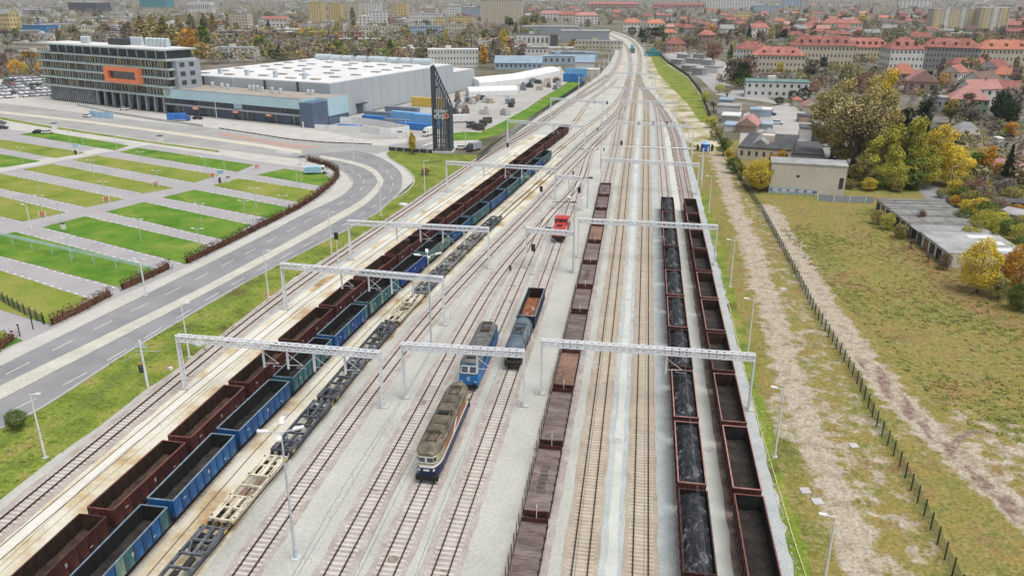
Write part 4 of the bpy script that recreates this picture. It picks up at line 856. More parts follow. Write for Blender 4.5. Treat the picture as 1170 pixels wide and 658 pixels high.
# tank wagon and short open wagon on Td
pd = PT['Td']; tk = thing('tank_wagon', 'grey-blue tank wagon standing beside the blue locomotive', 'freight wagon')
mb = MB(); Lk = 5.6
for (y0, y1, r0, r1) in ((-Lk, -Lk + .35, .7, 1.25), (-Lk + .35, -Lk + .9, 1.25, 1.43), (-Lk + .9, Lk - .9, 1.43, 1.43), (Lk - .9, Lk - .35, 1.43, 1.25), (Lk - .35, Lk, 1.25, .7)): mb.cyl((0, y0, 2.75), (0, y1, 2.75), r0, 24, 0, r1, caps=abs(abs(y0 + y1) / 2) > Lk - .3)
mt['tank'] = M('grey_blue_tank', [(.055, .08, .10), (.095, .13, .155), (.19, .235, .265)], .6, .45, obj=True, fine=.15)
ob('tank', mb, mt['tank'], tk)
for y in (-2.7, 2.9): mb = MB(); mb.cyl((0, y - .07, 2.75), (0, y + .07, 2.75), 1.45, 24, caps=False); ob('band', mb, mt['darkgrey'], tk)
mb = MB(); mb.cyl((0, .1, 4.1), (0, .1, 4.45), .38, 12); ob('manhole', mb, mt['darkgrey'], tk)
mb = MB()
for x in (-.85, .85): mb.bar((x, -1.7, 4.25), (x, 1.9, 4.25), .12, .06)
for y in (-1.7, -.6, .8, 1.9): mb.bar((-.95, y, 4.25), (.95, y, 4.25), .25, .05)
mb.bar((-.9, -1.6, 4.27), (.9, .8, 4.27), .15, .05); mb.bar((.9, -1.6, 4.27), (-.9, .8, 4.27), .15, .05); ob('walkway', mb, mt['darkgrey'], tk)
mb = MB()
for x in (1.0, 1.3): mb.bar((x, 1.2, 4.2), (x + .45, 1.2, 1.3), .05)
ob('ladder', mb, mt['white'], tk)
mb = MB(); mb.box(-1.25, 1.25, -6.1, -5.2, 1.2, 1.45); mb.box(-1.25, 1.25, 5.2, 6.1, 1.2, 1.45); mb.box(-.5, .5, -6.1, 6.1, .95, 1.35)
for y in (-6.0, 6.0): mb.bar((-1.2, y, 1.45), (-1.2, y, 2.4), .06); mb.bar((1.2, y, 1.45), (1.2, y, 2.4), .06); mb.bar((-1.2, y, 2.4), (1.2, y, 2.4), .06)
ob('underframe', mb, mt['grime'], tk); running_gear(tk, 6.1, 4.1)
s_tk = pd.s_at_y(G(584, 427).y) + 6.9; put(tk, pd, s_tk)
ow = open_wagon('short open wagon with bright rust on its floor behind the tank wagon', 'freight wagon', None, mt['loco_navy'], mt['red_in'], mt['rim_blue'], mt['floor_rust'], True); put(ow, pd, s_tk + 13.9); ow['group'] = 'single wagons'; tk['group'] = 'single wagons'
mb = MB()
for x, y in ((.3, .5), (.1, 1.2), (-.5, -1.6), (.6, -2.4), (-.2, -3.4)): mb.box(x - .2, x + .2, y - .12, y + .12, Z0 + .1, Z0 + .35)
o = ob('scrap_piece', mb, mt['paint']); o.location = ow.location; o.rotation_euler = ow.rotation_euler; tag(o, 'pale scrap pieces lying on the rusty floor of the short open wagon', 'scrap', kind='stuff')
# red shunter
rd = thing('shunting_locomotive', 'small red diesel shunter with a mid cab on the empty track', 'locomotive', (0, 0, 0), 0, 'locomotives in the yard')
mb = MB(); mb.box(-1.5, 1.5, -6.6, 6.6, .95, 1.5); ob('underframe', mb, mt['black'], rd)
mb = MB(); mb.box(-1.35, 1.35, -6.3, -1.0, 1.5, 3.1); mb.box(-1.1, 1.1, -6.2, -1.0, 3.1, 3.25); ob('front_hood', mb, mt['loco_red'], rd)
mb = MB(); mb.box(-1.37, 1.37, -6.34, -6.305, 2.2, 2.5); mb.box(-1.37, -1.352, -6.3, -1.0, 2.2, 2.45); mb.box(1.352, 1.37, -6.3, -1.0, 2.2, 2.45); ob('white_stripe', mb, mt['loco_white'], rd)
mb = MB(); mb.box(-1.48, 1.48, -1.0, 1.6, 1.5, 4.0); ob('cab', mb, mt['loco_red'], rd)
for y in (-1.0, 1.6):
    mb = MB(); [mb.box(x - .38, x + .38, y - .03, y + .03, 3.2, 3.8) for x in (-.95, 0, .95)]; ob('window', mb, mt['glass'], rd)
mb = MB(); [mb.box(x * 1.48 - .03, x * 1.48 + .03, -.7, 1.3, 3.1, 3.75) for x in (-1, 1)]; ob('window', mb, mt['glass'], rd)
mb = MB(); mb.box(-1.4, 1.4, -1.1, 1.7, 4.0, 4.15); ob('cab_roof', mb, mt['loco_red'], rd)
mb = MB(); mb.box(-1.3, 1.3, 1.6, 6.2, 1.5, 2.95); ob('rear_hood', mb, mt['loco_red'], rd)
mb = MB(); mb.box(-.6, .6, -4.6, -3.2, 3.251, 3.4); mb.box(-.4, .4, 3.2, 5.0, 2.95, 3.1); ob('vent', mb, mt['black'], rd)
mb = MB()
for x in (-1.45, 1.45): mb.bar((x, -6.5, 2.45), (x, -1.1, 2.45), .05); [mb.bar((x, y, 1.5), (x, y, 2.45), .05) for y in (-6.5, -4.5, -2.5)]; mb.bar((x, 1.7, 2.45), (x, 6.5, 2.45), .05); [mb.bar((x, y, 1.5), (x, y, 2.45), .05) for y in (2.5, 4.5, 6.5)]
ob('handrail', mb, mt['loco_white'], rd)
bogie3(rd, -3.8, 2); bogie3(rd, 3.8, 2)
[ob('buffer', BUF, None, rd, loc=(x, sgn * 6.6, .2), rz=0 if sgn > 0 else math.pi) for sgn in (1, -1) for x in (-.875, .875)]
put(rd, pd, pd.s_at_y(G(637, 279).y) + 7.2)
# distant teal train on the right main line
tt = thing('passenger_train', 'teal passenger train approaching on the far main line', 'train'); mt['teal_train'] = M('teal_train_paint', [(.03, .17, .19), (.05, .22, .24)], 1, .5, obj=True)
for k in range(3):
    y = k * 19.2; mb = MB(); loft(mb, [[(-1.3 * q, y + a, 1.0), (1.3 * q, y + a, 1.0), (1.4 * q, y + a, 2.4), (1.2 * q, y + a, 3.7), (.8 * q, y + a, 4.0), (-.8 * q, y + a, 4.0), (-1.2 * q, y + a, 3.7), (-1.4 * q, y + a, 2.4)] for a, q in ((0, .9), (.6, 1), (18.4, 1), (19, .9))]); b = ob('carriage', mb, mt['teal_train'], tt)
    mb = MB(); [mb.box(x - .03, x + .03, y + 1.5, y + 17.5, 2.3, 3.1) for x in (-1.39, 1.39)]; ob('window', mb, mt['glass'], b)
mb = MB(); mb.box(-1.0, 1.0, -.05, .1, 2.3, 3.3); ob('windscreen', mb, mt['glass'], tt); mb = MB(); mb.box(-1.2, 1.2, -.06, .05, 1.0, 1.5); ob('front_panel', mb, mt['yellow'], tt)
mb = MB(); mb.box(-1.2, 1.2, 0, 57, .3, .98); ob('underframe', mb, mt['grime'], tt)
a = G(723.7, 61); tt.location = (a.x, a.y, 0); d = G(719, 46) - a; tt.rotation_euler = (0, 0, math.atan2(d.y, d.x) - math.pi / 2)
# ================================================================ GANTRIES, MASTS, SIGNALS
def lattice(mb, p0, p1, w, h, n, r=.085):
    p0 = Vector(p0); p1 = Vector(p1); d = (p1 - p0); q = Vector((d.y, -d.x, 0)).normalized() * w / 2; up = Vector((0, 0, h))
    for a in (q, -q):
        for b in (Vector(), up): mb.bar(p0 + a + b, p1 + a + b, r * 1.7)
    for k in range(n):
        a, b = p0 + d * k / n, p0 + d * (k + 1) / n
        for sg in (q, -q): mb.bar(a + sg, b + sg + up, r); mb.bar(a + sg + up, b + sg, r)
        for u in (Vector(), up): mb.bar(a + q + u, b - q + u, r); mb.bar(a - q + u, b + q + u, r)
def gantry(label, L0, R0, hz, hang=(), w=.75, h=.8, two=True, group='catenary gantries over the tracks'):
    """L0, R0: ground points of the two posts"""
    root = thing('catenary_gantry', label, 'gantry', L0, 0, group); d = (R0 - L0); n = max(6, int(d.length / .95))
    u = d.normalized(); pq = Vector((u.y, -u.x, 0))
    mb = MB(); lattice(mb, Vector((0, 0, hz - h)), d + Vector((0, 0, hz - h)), w, h, n); ob('beam', mb, mt['galv'], root)
    for e, P in (('post', Vector()), ('post', d)):
        mb = MB()
        for sg in (1, -1): mb.bar(P + pq * .42 * sg + Vector((0, 0, .1)), P + pq * .25 * sg + Vector((0, 0, hz + .1)), .2, .2, up=(0, 1, 0))
        for k in range(9):
            z = .8 + k * (hz - 1) / 9; mb.bar(P + pq * .38 + Vector((0, 0, z)), P - pq * .38 + Vector((0, 0, z)), .16, .06)
        mb.bar(P + Vector((0, 0, .2)), P + Vector((0, 0, hz)), .12, .12, up=(0, 1, 0)); o = ob(e, mb, mt['galv'], root)
        mb = MB(); mb.box(P.x - .75, P.x + .75, P.y - .45, P.y + .45, -.1, .16); ob('footing', mb, mt['concrete'], o)
    for t in hang:
        P = d * t; mb = MB(); mb.bar(P + Vector((0, 0, hz - h)), P + Vector((0, 0, hz - h - 2.9)), .24, .24, up=(0, 1, 0)); hg = ob('drop_post', mb, mt['galv'], root)
        mb = MB(); a = P + Vector((0, 0, hz - h - 2.3)); mb.bar(a, a + u * 2.2 + Vector((0, 0, .1)), .06); mb.bar(a + Vector((0, 0, 1.7)), a + u * 2.1 + Vector((0, 0, .1)), .06); mb.bar(a + u * 1.2 + Vector((0, 0, -.25)), a + u * 2.6 + Vector((0, 0, -.3)), .04); ob('cantilever', mb, mt['galv'], hg)
    return root
def ga(label, l, r, hz, hang=(), **k): return gantry(label, G(*l), G(*r), hz, hang, **k)
ga('nearest wide gantry spanning the rust-red, blue and container trains', (212, 443.5), (437.8, 465), 8.2, (.43, .55, .68, .83))
ga('second wide gantry over the rust-red and blue trains', (327, 353), (507.5, 371), 8.5, (.38, .55, .69, .82))
ga('third wide gantry over the rust-red and blue trains', (401.2, 297), (558.5, 306.5), 8.5, (.35, .52, .68, .83))
ga('fourth wide gantry over the far part of the blue train', (511, 219.5), (633.7, 227.5), 8.6, (.35, .55, .7, .83))
ga('fifth wide gantry near the far end of the rust-red train', (580, 164.5), (668, 172), 8.6, (.4, .6, .8))
ga('sixth wide gantry beyond the far end of the rust-red train', (629, 134.5), (688, 139.5), 8.6, (.4, .7))
ga('narrow front gantry over the orange and blue locomotives', (462.3, 454), (598.3, 463.5), 8.2, (.62,))
ga('long front gantry spanning the flat wagons, coal wagons and empty wagons', (618, 449.5), (855, 468.5), 8.2, (.2, .6))
ga('second long gantry over the flat and coal wagons near the red shunter', (660, 294), (815.7, 302.8), 8.4, (.2, .55))
ga('narrow gantry right above the red shunter', (601, 306), (655, 311), 8.4, (.5,))
ga('third long gantry over the far end of the flat wagons', (686, 215), (796.3, 222), 8.5, (.3, .6))
ga('narrow gantry between the slab and the red shunter', (634, 237), (664, 240), 8.5, (.5,))
ga('fourth long gantry over the right-hand tracks near the signals', (704, 166), (785.6, 171), 8.5, (.3, .6))
ga('fifth long gantry over the converging right-hand tracks', (712, 137), (772, 140.5), 8.5, (.4,))
ga('sixth gantry over the tracks before the throat', (690, 119), (759, 122), 8.5, (.4,))
ga('gantry over the throat where all tracks meet', (697, 100), (747, 102), 8.5, (.4,))
ga('gantry before the teal train at the throat', (696, 88), (742, 89), 8.5, ())
def mast(label, base, hz, arm=True, side=-1):
    root = thing('catenary_mast', label, 'mast', base, 0, 'catenary masts along the far tracks')
    mb = MB(); mb.bar((0, 0, 0), (0, 0, hz), .3, .3, up=(0, 1, 0)); ob('post', mb, mt['galv'], root)
    mb = MB(); mb.bar((0, 0, hz - 1.2), (side * 3.2, 0, hz - 1.6), .08); mb.bar((0, 0, hz - .1), (side * 3.2, 0, hz - 1.5), .06); ob('cantilever', mb, mt['galv'], root)
    mb = MB(); mb.box(-.5, .5, -.5, .5, -.1, .12); ob('footing', mb, mt['concrete'], root)
for k, (x, y) in enumerate([(801, 205), (790, 187), (780, 160), (768, 147), (758, 132), (753, 120), (748, 110), (744.5, 100), (741, 92), (739.5, 84), (738.5, 77), (737, 69), (735, 62), (731, 55), (726, 49)]):
    mast('white catenary mast at the right edge of the far tracks, %s' % nth(k), G(x, y), 9.2, side=-1)
for k, (x, y) in enumerate([(661, 107), (676, 97), (684, 91), (690, 84), (695, 77), (699, 70), (702, 63), (701, 56), (698, 50), (692, 44)]):
    mast('white catenary mast at the left edge of the far tracks, %s' % nth(k), G(x, y), 9.2, side=1)
def signal(label, x, y, hz, mat='galv'):
    root = thing('signal', label, 'rail signal', G(x, y), 0, 'railway signals')
    mb = MB(); mb.cyl((0, 0, 0), (0, 0, hz), .07, 6); ob('post', mb, mt[mat], root)
    mb = MB(); mb.box(-.38, .38, -.12, .14, hz - .5, hz + .9); hd = ob('signal_head', mb, mt['black'], root)
    mb = MB(); [mb.cyl((0, -.13, hz - .2 + q * .4), (0, -.17, hz - .2 + q * .4), .12, 8) for q in range(3)]; ob('lens', mb, mt['glass'], hd)
    mb = MB(); mb.bar((-.3, .3, .7), (.3, .3, .7), .5, .06); mb.box(-.3, .3, -.3, .3, -.05, .12); ob('base', mb, mt['concrete'], root)
for x, y, hz, lab in [(729, 157, 5.0, 'black-headed signal left of four in a row before the crossing panels'), (745.3, 157, 5.0, 'second signal of the row of four before the crossing panels'), (761, 157, 5.0, 'third signal of the row of four before the crossing panels'), (780, 157, 5.0, 'rightmost signal of the row beside the grass edge'),
        (709, 186, 6.2, 'tall signal beyond the far end of the flat wagons'), (618, 241.5, 5.6, 'tall signal beside the long slab left of the red shunter'), (609, 314, 5.4, 'signal in front of the red shunter'), (661, 242, 5.4, 'signal on a white post right of the red shunter'), (679, 130, 5.0, 'signal far up between the converging tracks, left one'), (693, 131, 5.0, 'signal far up between the converging tracks, right one'),
        (386.5, 300.5, 5.6, 'black-headed signal on the grass verge side by the third gantry'), (580, 178, 3.4, 'low signal beside the leftmost track near the fifth gantry')]: signal(lab, x, y, hz)
for x, y, lab in [(583, 310, 'small black dwarf signal between the tracks left of the red shunter'), (655, 200, 'small dwarf signal beside the far switches'), (683, 150, 'small dwarf signal by the far crossing tracks'), (690, 173, 'small dwarf signal left of the tall signal')]:
    root = thing('dwarf_signal', lab, 'rail signal', G(x, y), 0, 'dwarf signals'); mb = MB(); mb.box(-.22, .22, -.15, .15, .25, 1.15); ob('signal_head', mb, mt['black'], root); mb = MB(); mb.box(-.25, .25, -.2, .2, -.05, .25); ob('base', mb, mt['concrete'], root)
# switches: point motors near the throat of each turnout
for x, y, lab in [(621, 262, 'point machine by the turnout left of the red shunter'), (650, 232, 'point machine by the turnout above the red shunter'), (669, 204, 'point machine by the turnout before the crossover'), (676, 171, 'point machine by the far crossover')]:
    root = thing('point_machine', lab, 'point machine', G(x + 6, y), .0, 'point machines'); mb = MB(); mb.box(-.6, .6, -.35, .35, 0, .4); ob('motor_box', mb, mt['black'], root); mb = MB(); mb.bar((-.6, 0, .12), (-6, 0, .12), .12); ob('rod', mb, mt['black'], root)
def lamp4(label, x, y, hz, arms):
    root = thing('lamp_mast', label, 'lamp post', G(x, y), 0, 'tall yard lamp posts')
    mb = MB(); mb.cyl((0, 0, 0), (0, 0, 1.4), .2, 10); mb.cyl((0, 0, 1.4), (0, 0, hz), .15, 10, 0, .08); ob('post', mb, mt['lamp_grey'], root); mb = MB(); mb.cyl((0, 0, -.1), (0, 0, .12), .5, 10); ob('footing', mb, mt['lamp_grey'], root)
    for k in range(arms):
        t = .35 + 2 * math.pi * k / arms; c = Vector((math.cos(t), math.sin(t), 0)); mb = MB(); mb.bar((0, 0, hz - .1), c * 1.2 + Vector((0, 0, hz + .15)), .09); a = ob('arm', mb, mt['lamp_grey'], root); mb = MB(); mb.bar(c * 1.1 + Vector((0, 0, hz + .16)), c * 2.1 + Vector((0, 0, hz + .32)), .42, .16); ob('lamp_head', mb, mt['white'], a)
lamp4('tall four-armed lamp post standing beside the cream container wagon', 338, 637, 14.3, 4); lamp4('tall four-armed lamp post right of the blue train by the second gantry', 493, 397, 15.2, 4)
for k, (x, y, hz) in enumerate([(654.5, 313, 15), (671, 238, 15), (693, 160, 12), (686, 193, 13)]): lamp4('thin grey lamp mast left of the brown flat wagons, %s' % nth(k), x, y, hz, 3)
def street_lamp(label, x, y, hz, arm, group='street lamps'):
    root = thing('street_lamp', label, 'street lamp', G(x, y), 0, group)
    mb = MB(); mb.cyl((0, 0, 0), (0, 0, hz), .15, 8, 0, .08); ob('post', mb, mt['white'], root)
    c = Vector((arm, .0, 0)); mb = MB(); mb.bar((0, 0, hz - .05), c * .8 + Vector((0, 0, hz + .1)), .08); a = ob('arm', mb, mt['white'], root); mb = MB(); mb.bar(c * .7 + Vector((0, 0, hz + .1)), c * 1.35 + Vector((0, 0, hz + .18)), .34, .14); ob('lamp_head', mb, mt['white'], a)
    mb = MB(); mb.box(-.3, .3, -.3, .3, -.1, .15); ob('footing', mb, mt['concrete'], root)
for k, (x, y, h) in enumerate([(52, 523, 8.6), (216.5, 408.5, 8.9), (307, 340, 8.9), (379, 289.5, 9), (435.5, 247, 8.8), (485.6, 221, 9), (532, 173, 9), (465, 166, 9), (404, 182, 9.2)]):
    street_lamp('white street lamp on the grass verge beside the road, %s' % nth(k), x, y, h, 1.0)
for k, (x, y, h) in enumerate([(942, 662, 7.2), (885, 522, 9.2), (854, 406, 9.2), (834, 328, 9.2), (809.5, 243.5, 9.3), (801.5, 214, 8.8), (790, 176, 9)]):
    street_lamp('slim white lamp post in the sandy strip, %s' % nth(k), x, y, h, -1.1, 'lamp posts along the sandy strip')
for k, (x, y, h) in enumerate([(167, 338, 6.5), (69, 92, 9), (274, 126, 9), (327, 128, 9), (248, 136, 10), (165, 113, 9), (36, 263, 6)]):
    street_lamp(['pale street lamp beside the road hedge', 'street lamp at the left end of the office block', 'street lamp before the glass entrance hall, left one', 'street lamp before the glass entrance hall, right one', 'tall lamp post at the joint of office and glass hall', 'street lamp below the office columns', 'short lamp post at the left end of the lattice rail'][k], x, y, h, -.9, 'street lamps near the halls')
# utility pole with grey transformer
up_ = thing('utility_pole', 'pale utility pole with grey switchgear on the grass verge', 'utility pole', G(169, 442)); mb = MB(); mb.cyl((0, 0, 0), (0, 0, 7.2), .2, 8, 0, .15); ob('post', mb, mt['galv'], up_)
mb = MB(); mb.box(-.75, -.2, -.3, .3, 2.3, 3.5); ob('switch_box', mb, mt['darkgrey'], up_); mb = MB(); mb.box(-.7, -.3, -.25, .25, 3.5, 3.8); ob('box_cap', mb, mt['yellow'], up_)
mb = MB(); mb.bar((-1.0, 0, 6.2), (1.0, 0, 6.2), .14); mb.bar((-1.4, .4, 5.3), (.4, -.1, 5.6), .1); [mb.cyl((x, 0, 6.25), (x, 0, 6.7), .08, 6) for x in (-.9, -.4, .4, .9)]; mb.bar((0, 0, 5.4), (-2.4, -1.4, 4.4), .04); mb.bar((0, 0, 5.6), (2.2, 1.2, 5.2), .04); ob('crossarm', mb, mt['lamp_grey'], up_)
# long fence right of the yard: every post is a part, the mesh between them one part
fp = Path(resample(PX(FENCE), 2.35)); fe = thing('fence', 'long dark green mesh fence between the sandy strip and the field', 'fence', (0, 0, 0)); mt['fence'] = M('dark_green_fence', (.018, .045, .036), rough=.6)
mbp = MB(); mbp.box(-.06, .06, -.06, .06, -.1, 2.15); pm = mbp.mesh('post', mt['fence'])
for p in fp.p[-150:]: ob('post', pm, None, fe, loc=p)
mb = MB(); mw = MB()
for a, b in zip(fp.p, fp.p[1:]):
    if a.y > 330:
        mb.bar((a.x, a.y, 1.0), (b.x, b.y, 1.0), .05, 1.9); continue
    d = b - a; n = 11
    for k in range(n): q = a + d * (k + .5) / n; mw.bar((q.x, q.y, .1), (q.x, q.y, 1.75), .018, .018, up=(0, 1, 0))
    for z in (.15, .55, .95, 1.35, 1.75): mw.bar((a.x, a.y, z), (b.x, b.y, z), .02, .025)
ob('wire_mesh', mw, mt['fence'], fe, kind='stuff'); ob('far_panel', mb, mt['fence'], fe)
# overhead wires: a contact wire and a sagging carrier with droppers over each electrified track
mt['wire'] = M('copper_wire', (.10, .11, .11), rough=.5)
for k, y1, lab in (('T1', 330, 'over the leftmost track'), ('T3', 260, 'over the rust-red train'), ('Ta', 300, 'over the empty track right of the container wagons'), ('Tb', 150, 'over the empty track left of the locomotives'), ('Tc', 160, 'over the orange and blue locomotives'), ('Td', 230, 'over the tank wagon and shunter'), ('A', 330, 'over the left tan track'), ('B', 330, 'over the right tan track'), ('Cc', 230, 'over the coal wagons')):
    p = PT[k]; r = thing('overhead_wire', 'thin overhead wires ' + lab, 'overhead wire', (0, 0, 0), 0, 'overhead wires of the yard'); a, b = MB(), MB(); s0, s1 = p.s_at_y(40), p.s_at_y(y1); n = int((s1 - s0) / 6)
    for q in range(n):
        c, _ = p.at(s0 + (s1 - s0) * q / n); d, _ = p.at(s0 + (s1 - s0) * (q + 1) / n); f0 = abs(math.sin(math.pi * (c.y - 10) / 52)); f1 = abs(math.sin(math.pi * (d.y - 10) / 52))
        a.bar((c.x, c.y, 5.75), (d.x, d.y, 5.75), .028); b.bar((c.x, c.y, 7.1 - 1.0 * f0), (d.x, d.y, 7.1 - 1.0 * f1), .028); b.bar((c.x, c.y, 5.76), (c.x, c.y, 7.1 - 1.0 * f0), .014)
    ob('contact_wire', a, mt['wire'], r); ob('carrier_wire', b, mt['wire'], r)
# blue cabin with black boards beside the crossing
hb = G(805.5, 172.5); hut = thing('trackside_cabin', 'blue trackside cabin with white roof unit and black side boards', 'cabin', hb, .1); mt['cabin_blue'] = M('cabin_blue_paint', [(.03, .12, .42), (.06, .2, .55)], .6, .6, obj=True)
mb = MB(); mb.prism([(1.6 * math.cos(q * math.pi / 4 + .39), 1.6 * math.sin(q * math.pi / 4 + .39)) for q in range(8)], 0, 2.5); ob('body', mb, mt['cabin_blue'], hut)
mb = MB(); mb.cyl((0, 0, 2.5), (0, 0, 3.2), 1.75, 8, 0, .7); ob('roof', mb, M('pale_cabin_roof', (.25, .42, .6), rough=.6), hut)
mb = MB(); mb.box(-.45, .45, -.4, .4, 3.15, 3.6); ob('roof_unit', mb, mt['white'], hut)
for x in (-2.6, 2.4): mb = MB(); mb.box(x - .25, x + .25, -.9, .9, .1, 2.1); ob('side_board', mb, mt['black'], hut)
mb = MB(); mb.box(.55, .95, -1.7, -1.45, .1, 1.6); ob('door', mb, mt['white'], hut)
# ================================================================ EXHIBITION COMPLEX
def frame(p0, p1):
    d = p1 - p0; return p0, math.atan2(d.y, d.x), d.length
mt['office_slab'] = M('pale_green_slab', [(.36, .42, .40), (.46, .52, .49)], .5, .6, obj=True)
mt['rail_glass'] = M('balustrade_glass', [(.10, .15, .16), (.17, .23, .24)], .25, .2, obj=True)
mt['office_glass'] = M('office_glass', [(.02, .03, .04), (.055, .075, .09), (.10, .12, .125)], .35, .12, obj=True, spec=.6, detail=2)
mt['fin_y'] = M('ochre_fin', [(.42, .35, .15), (.52, .45, .22)], .6, .6, obj=True)
mt['fin_b'] = M('brown_fin', [(.16, .11, .07), (.24, .17, .11)], .6, .6, obj=True)
mt['fin_g'] = M('grey_green_fin', [(.28, .31, .26), (.38, .40, .34)], .6, .6, obj=True)
mt['orange'] = M('orange_frame', [(.72, .20, .08), (.80, .25, .11)], .6, .5, obj=True)
mt['panel_grey'] = M('grey_wall_panel', [(.28, .30, .33), (.34, .365, .395)], .05, .6, obj=True, fine=.04, finescale=.4)
mt['hall_grey'] = M('hall_grey_cladding', [(.36, .39, .415), (.41, .44, .465)], .03, .55, obj=True, fine=.05, finescale=.25, stretch=(1, 1, 0))
mt['white_roof'] = M('white_membrane_roof', [(.55, .545, .535), (.64, .63, .62)], .05, .8, obj=True, fine=.05, finescale=.4)
mt['brown_roof'] = M('brown_gravel_roof', [(.27, .23, .19), (.36, .32, .275)], .1, .9, obj=True, fine=.1)
mt['pale_blue'] = M('pale_blue_glazing', [(.37, .54, .59), (.45, .62, .67)], .08, .25, obj=True, spec=.5)
mt['slate_blue'] = M('slate_blue_panel', [(.075, .11, .17), (.11, .15, .21)], .3, .45, obj=True)
mt['silver'] = M('silver_unit', [(.42, .48, .50), (.56, .62, .64)], .8, .4, obj=True, metal=.2)
P0, az, L_ = frame(G(58, 113.6), G(190, 129.6)); D = 15
of = thing('office_building', 'six-storey glass office building with an orange framed window', 'office building', P0, az)
mb = MB(); mb.box(.5, L_ * .42, .6, D, 0, 7.2); mb.box(L_ * .42 + .02, L_ + .5, 6.5, D, 0, 7.2); ob('ground_floor', mb, mt['office_glass'], of)
mb = MB()
for k in range(9): x = L_ * .42 + 2 + (L_ * .58 - 3) * k / 8; ob('column', (lambda q: (q.bar((x - .8, .9, 0), (x, .9, 7.3), 1.0, 1.3, up=(0, 1, 0)), q)[1])(MB()), mt['panel_grey'], of)
zs = [7.4, 11.6, 15.5, 19.4, 23.3]
ends = [L_ + 1, L_ + 6, L_ + 7, L_ + 7.5, L_ + 7]
mb = MB(); mb.box(-2.2, L_ + 5, 1.1, D, 7.4, 23.3); ob('glass_wall', mb, mt['office_glass'], of)
for z, e in zip(zs, ends):
    mb = MB(); mb.box(-4, e, -.7, D - .5, z - .3, z + .45); fs_ = ob('floor_slab', mb, mt['office_slab'], of)
    if z < 23: mb = MB(); mb.box(-3.9, e - .1, -.62, -.56, z + .451, z + .95); ob('balustrade', mb, mt['rail_glass'], fs_)
fins = [MB(), MB(), MB()]
random.seed(5)
for f in range(4):
    x = -2.4
    while x < ends[f + 1] - 1.2:
        k = random.choice((0, 1, 2, 2, 2)); fins[k].box(x, x + (.26 if k != 0 else .36), -.55, -.25, zs[f] + .46, zs[f + 1] - .31); x += U(1.5, 2.6)
for q, nm in zip(fins, ('fin_y', 'fin_b', 'fin_g')): ob('fin_row', q, mt[nm], of, kind='stuff')
mb = MB(); mb.box(L_ + 5.2, L_ + 8.6, 2.6, D, 7.5, 23.2); sw = ob('side_wall', mb, mt['panel_grey'], of)
for f in range(1, 4):
    for y in (4.2, 9.2): mb = MB(); mb.box(L_ + 8.55, L_ + 8.64, y, y + 2.6, zs[f] + .9, zs[f] + 2.9); ob('window', mb, mt['glass_far'], sw)
mb = MB(); mb.box(4, L_ + 3.5, 2.2, D, 23.8, 27.4); tf_ = ob('top_floor', mb, mt['glass'], of)
for k in range(40): x = 4.5 + (L_ - 2) * k / 39; mb = MB(); mb.box(x, x + (.35 if k % 3 else .8), 2.0, 2.19, 23.8, 27.4); ob('mullion', mb, mt['slate_blue'] if k % 3 else mt['silver'], tf_)
for k in range(22): x = 1.5 + L_ * .4 * k / 22; mb = MB(); mb.box(x, x + .3, .4, .59, .1, 7.0); ob('mullion', mb, mt['panel_grey'] if k % 4 else mt['fin_g'], of)
mb = MB(); mb.prism([(-1.5, -1.8), (L_ + 4.5, -1.8), (L_ + 7.5, D), (-1.5, D)], 27.4, 28.0); ob('roof', mb, mt['office_slab'], of)
mb = MB(); mb.prism([(1, 1), (L_ + 3.5, 1), (L_ + 5, D - 1), (1, D - 1)], 28.0, 28.15); ob('roof_membrane', mb, mt['white_roof'], of)
mb = MB(); mb.bar((-1.8, 1.0, 7.6), (-2.6, 1.0, 23.6), .6, .6, up=(0, 1, 0)); ob('edge_post', mb, mt['fin_g'], of)
xa, xb = L_ * .585, L_ * .86; mb = MB()
mb.box(xa, xb, -2.6, 1.0, 12.2, 13.9); mb.box(xa, xb, -2.6, 1.0, 17.4, 19.0); mb.box(xa, xa + 3.2, -2.595, 1.0, 13.9, 17.4); mb.box(xb - 2, xb, -2.595, 1.0, 13.9, 17.4)
fr = ob('orange_frame', mb, mt['orange'], of); mb = MB(); mb.box(xa + 3.2, xb - 2, -1.2, .9, 13.9, 17.4); ob('framed_window', mb, mt['glass'], fr)
def drum(parent, x, y, z, r=1.0, h=3): mb = MB(); mb.cyl((x, y, z), (x, y, z + h), r, 10); mb.sphere((x, y, z + h), r, 0, 10, 4, .5); ob('roof_unit', mb, mt['silver'], parent)
for k in range(6): drum(of, L_ * .80 + k * 2.9, D - 6, 28.1, 1.25, 3.4)
for k in range(4): drum(of, L_ * .66 + k * 2.4, D - 5, 28.1, 1.0, 3.4)
for k in range(3): drum(of, L_ * .30 + k * 2.4, D - 9, 28.1, 1.0, 3.0)
mb = MB(); mb.box(L_ * .52, L_ * .65, D - 9, D - 4, 28.1, 31); ob('plant_room', mb, mt['darkgrey'], of)
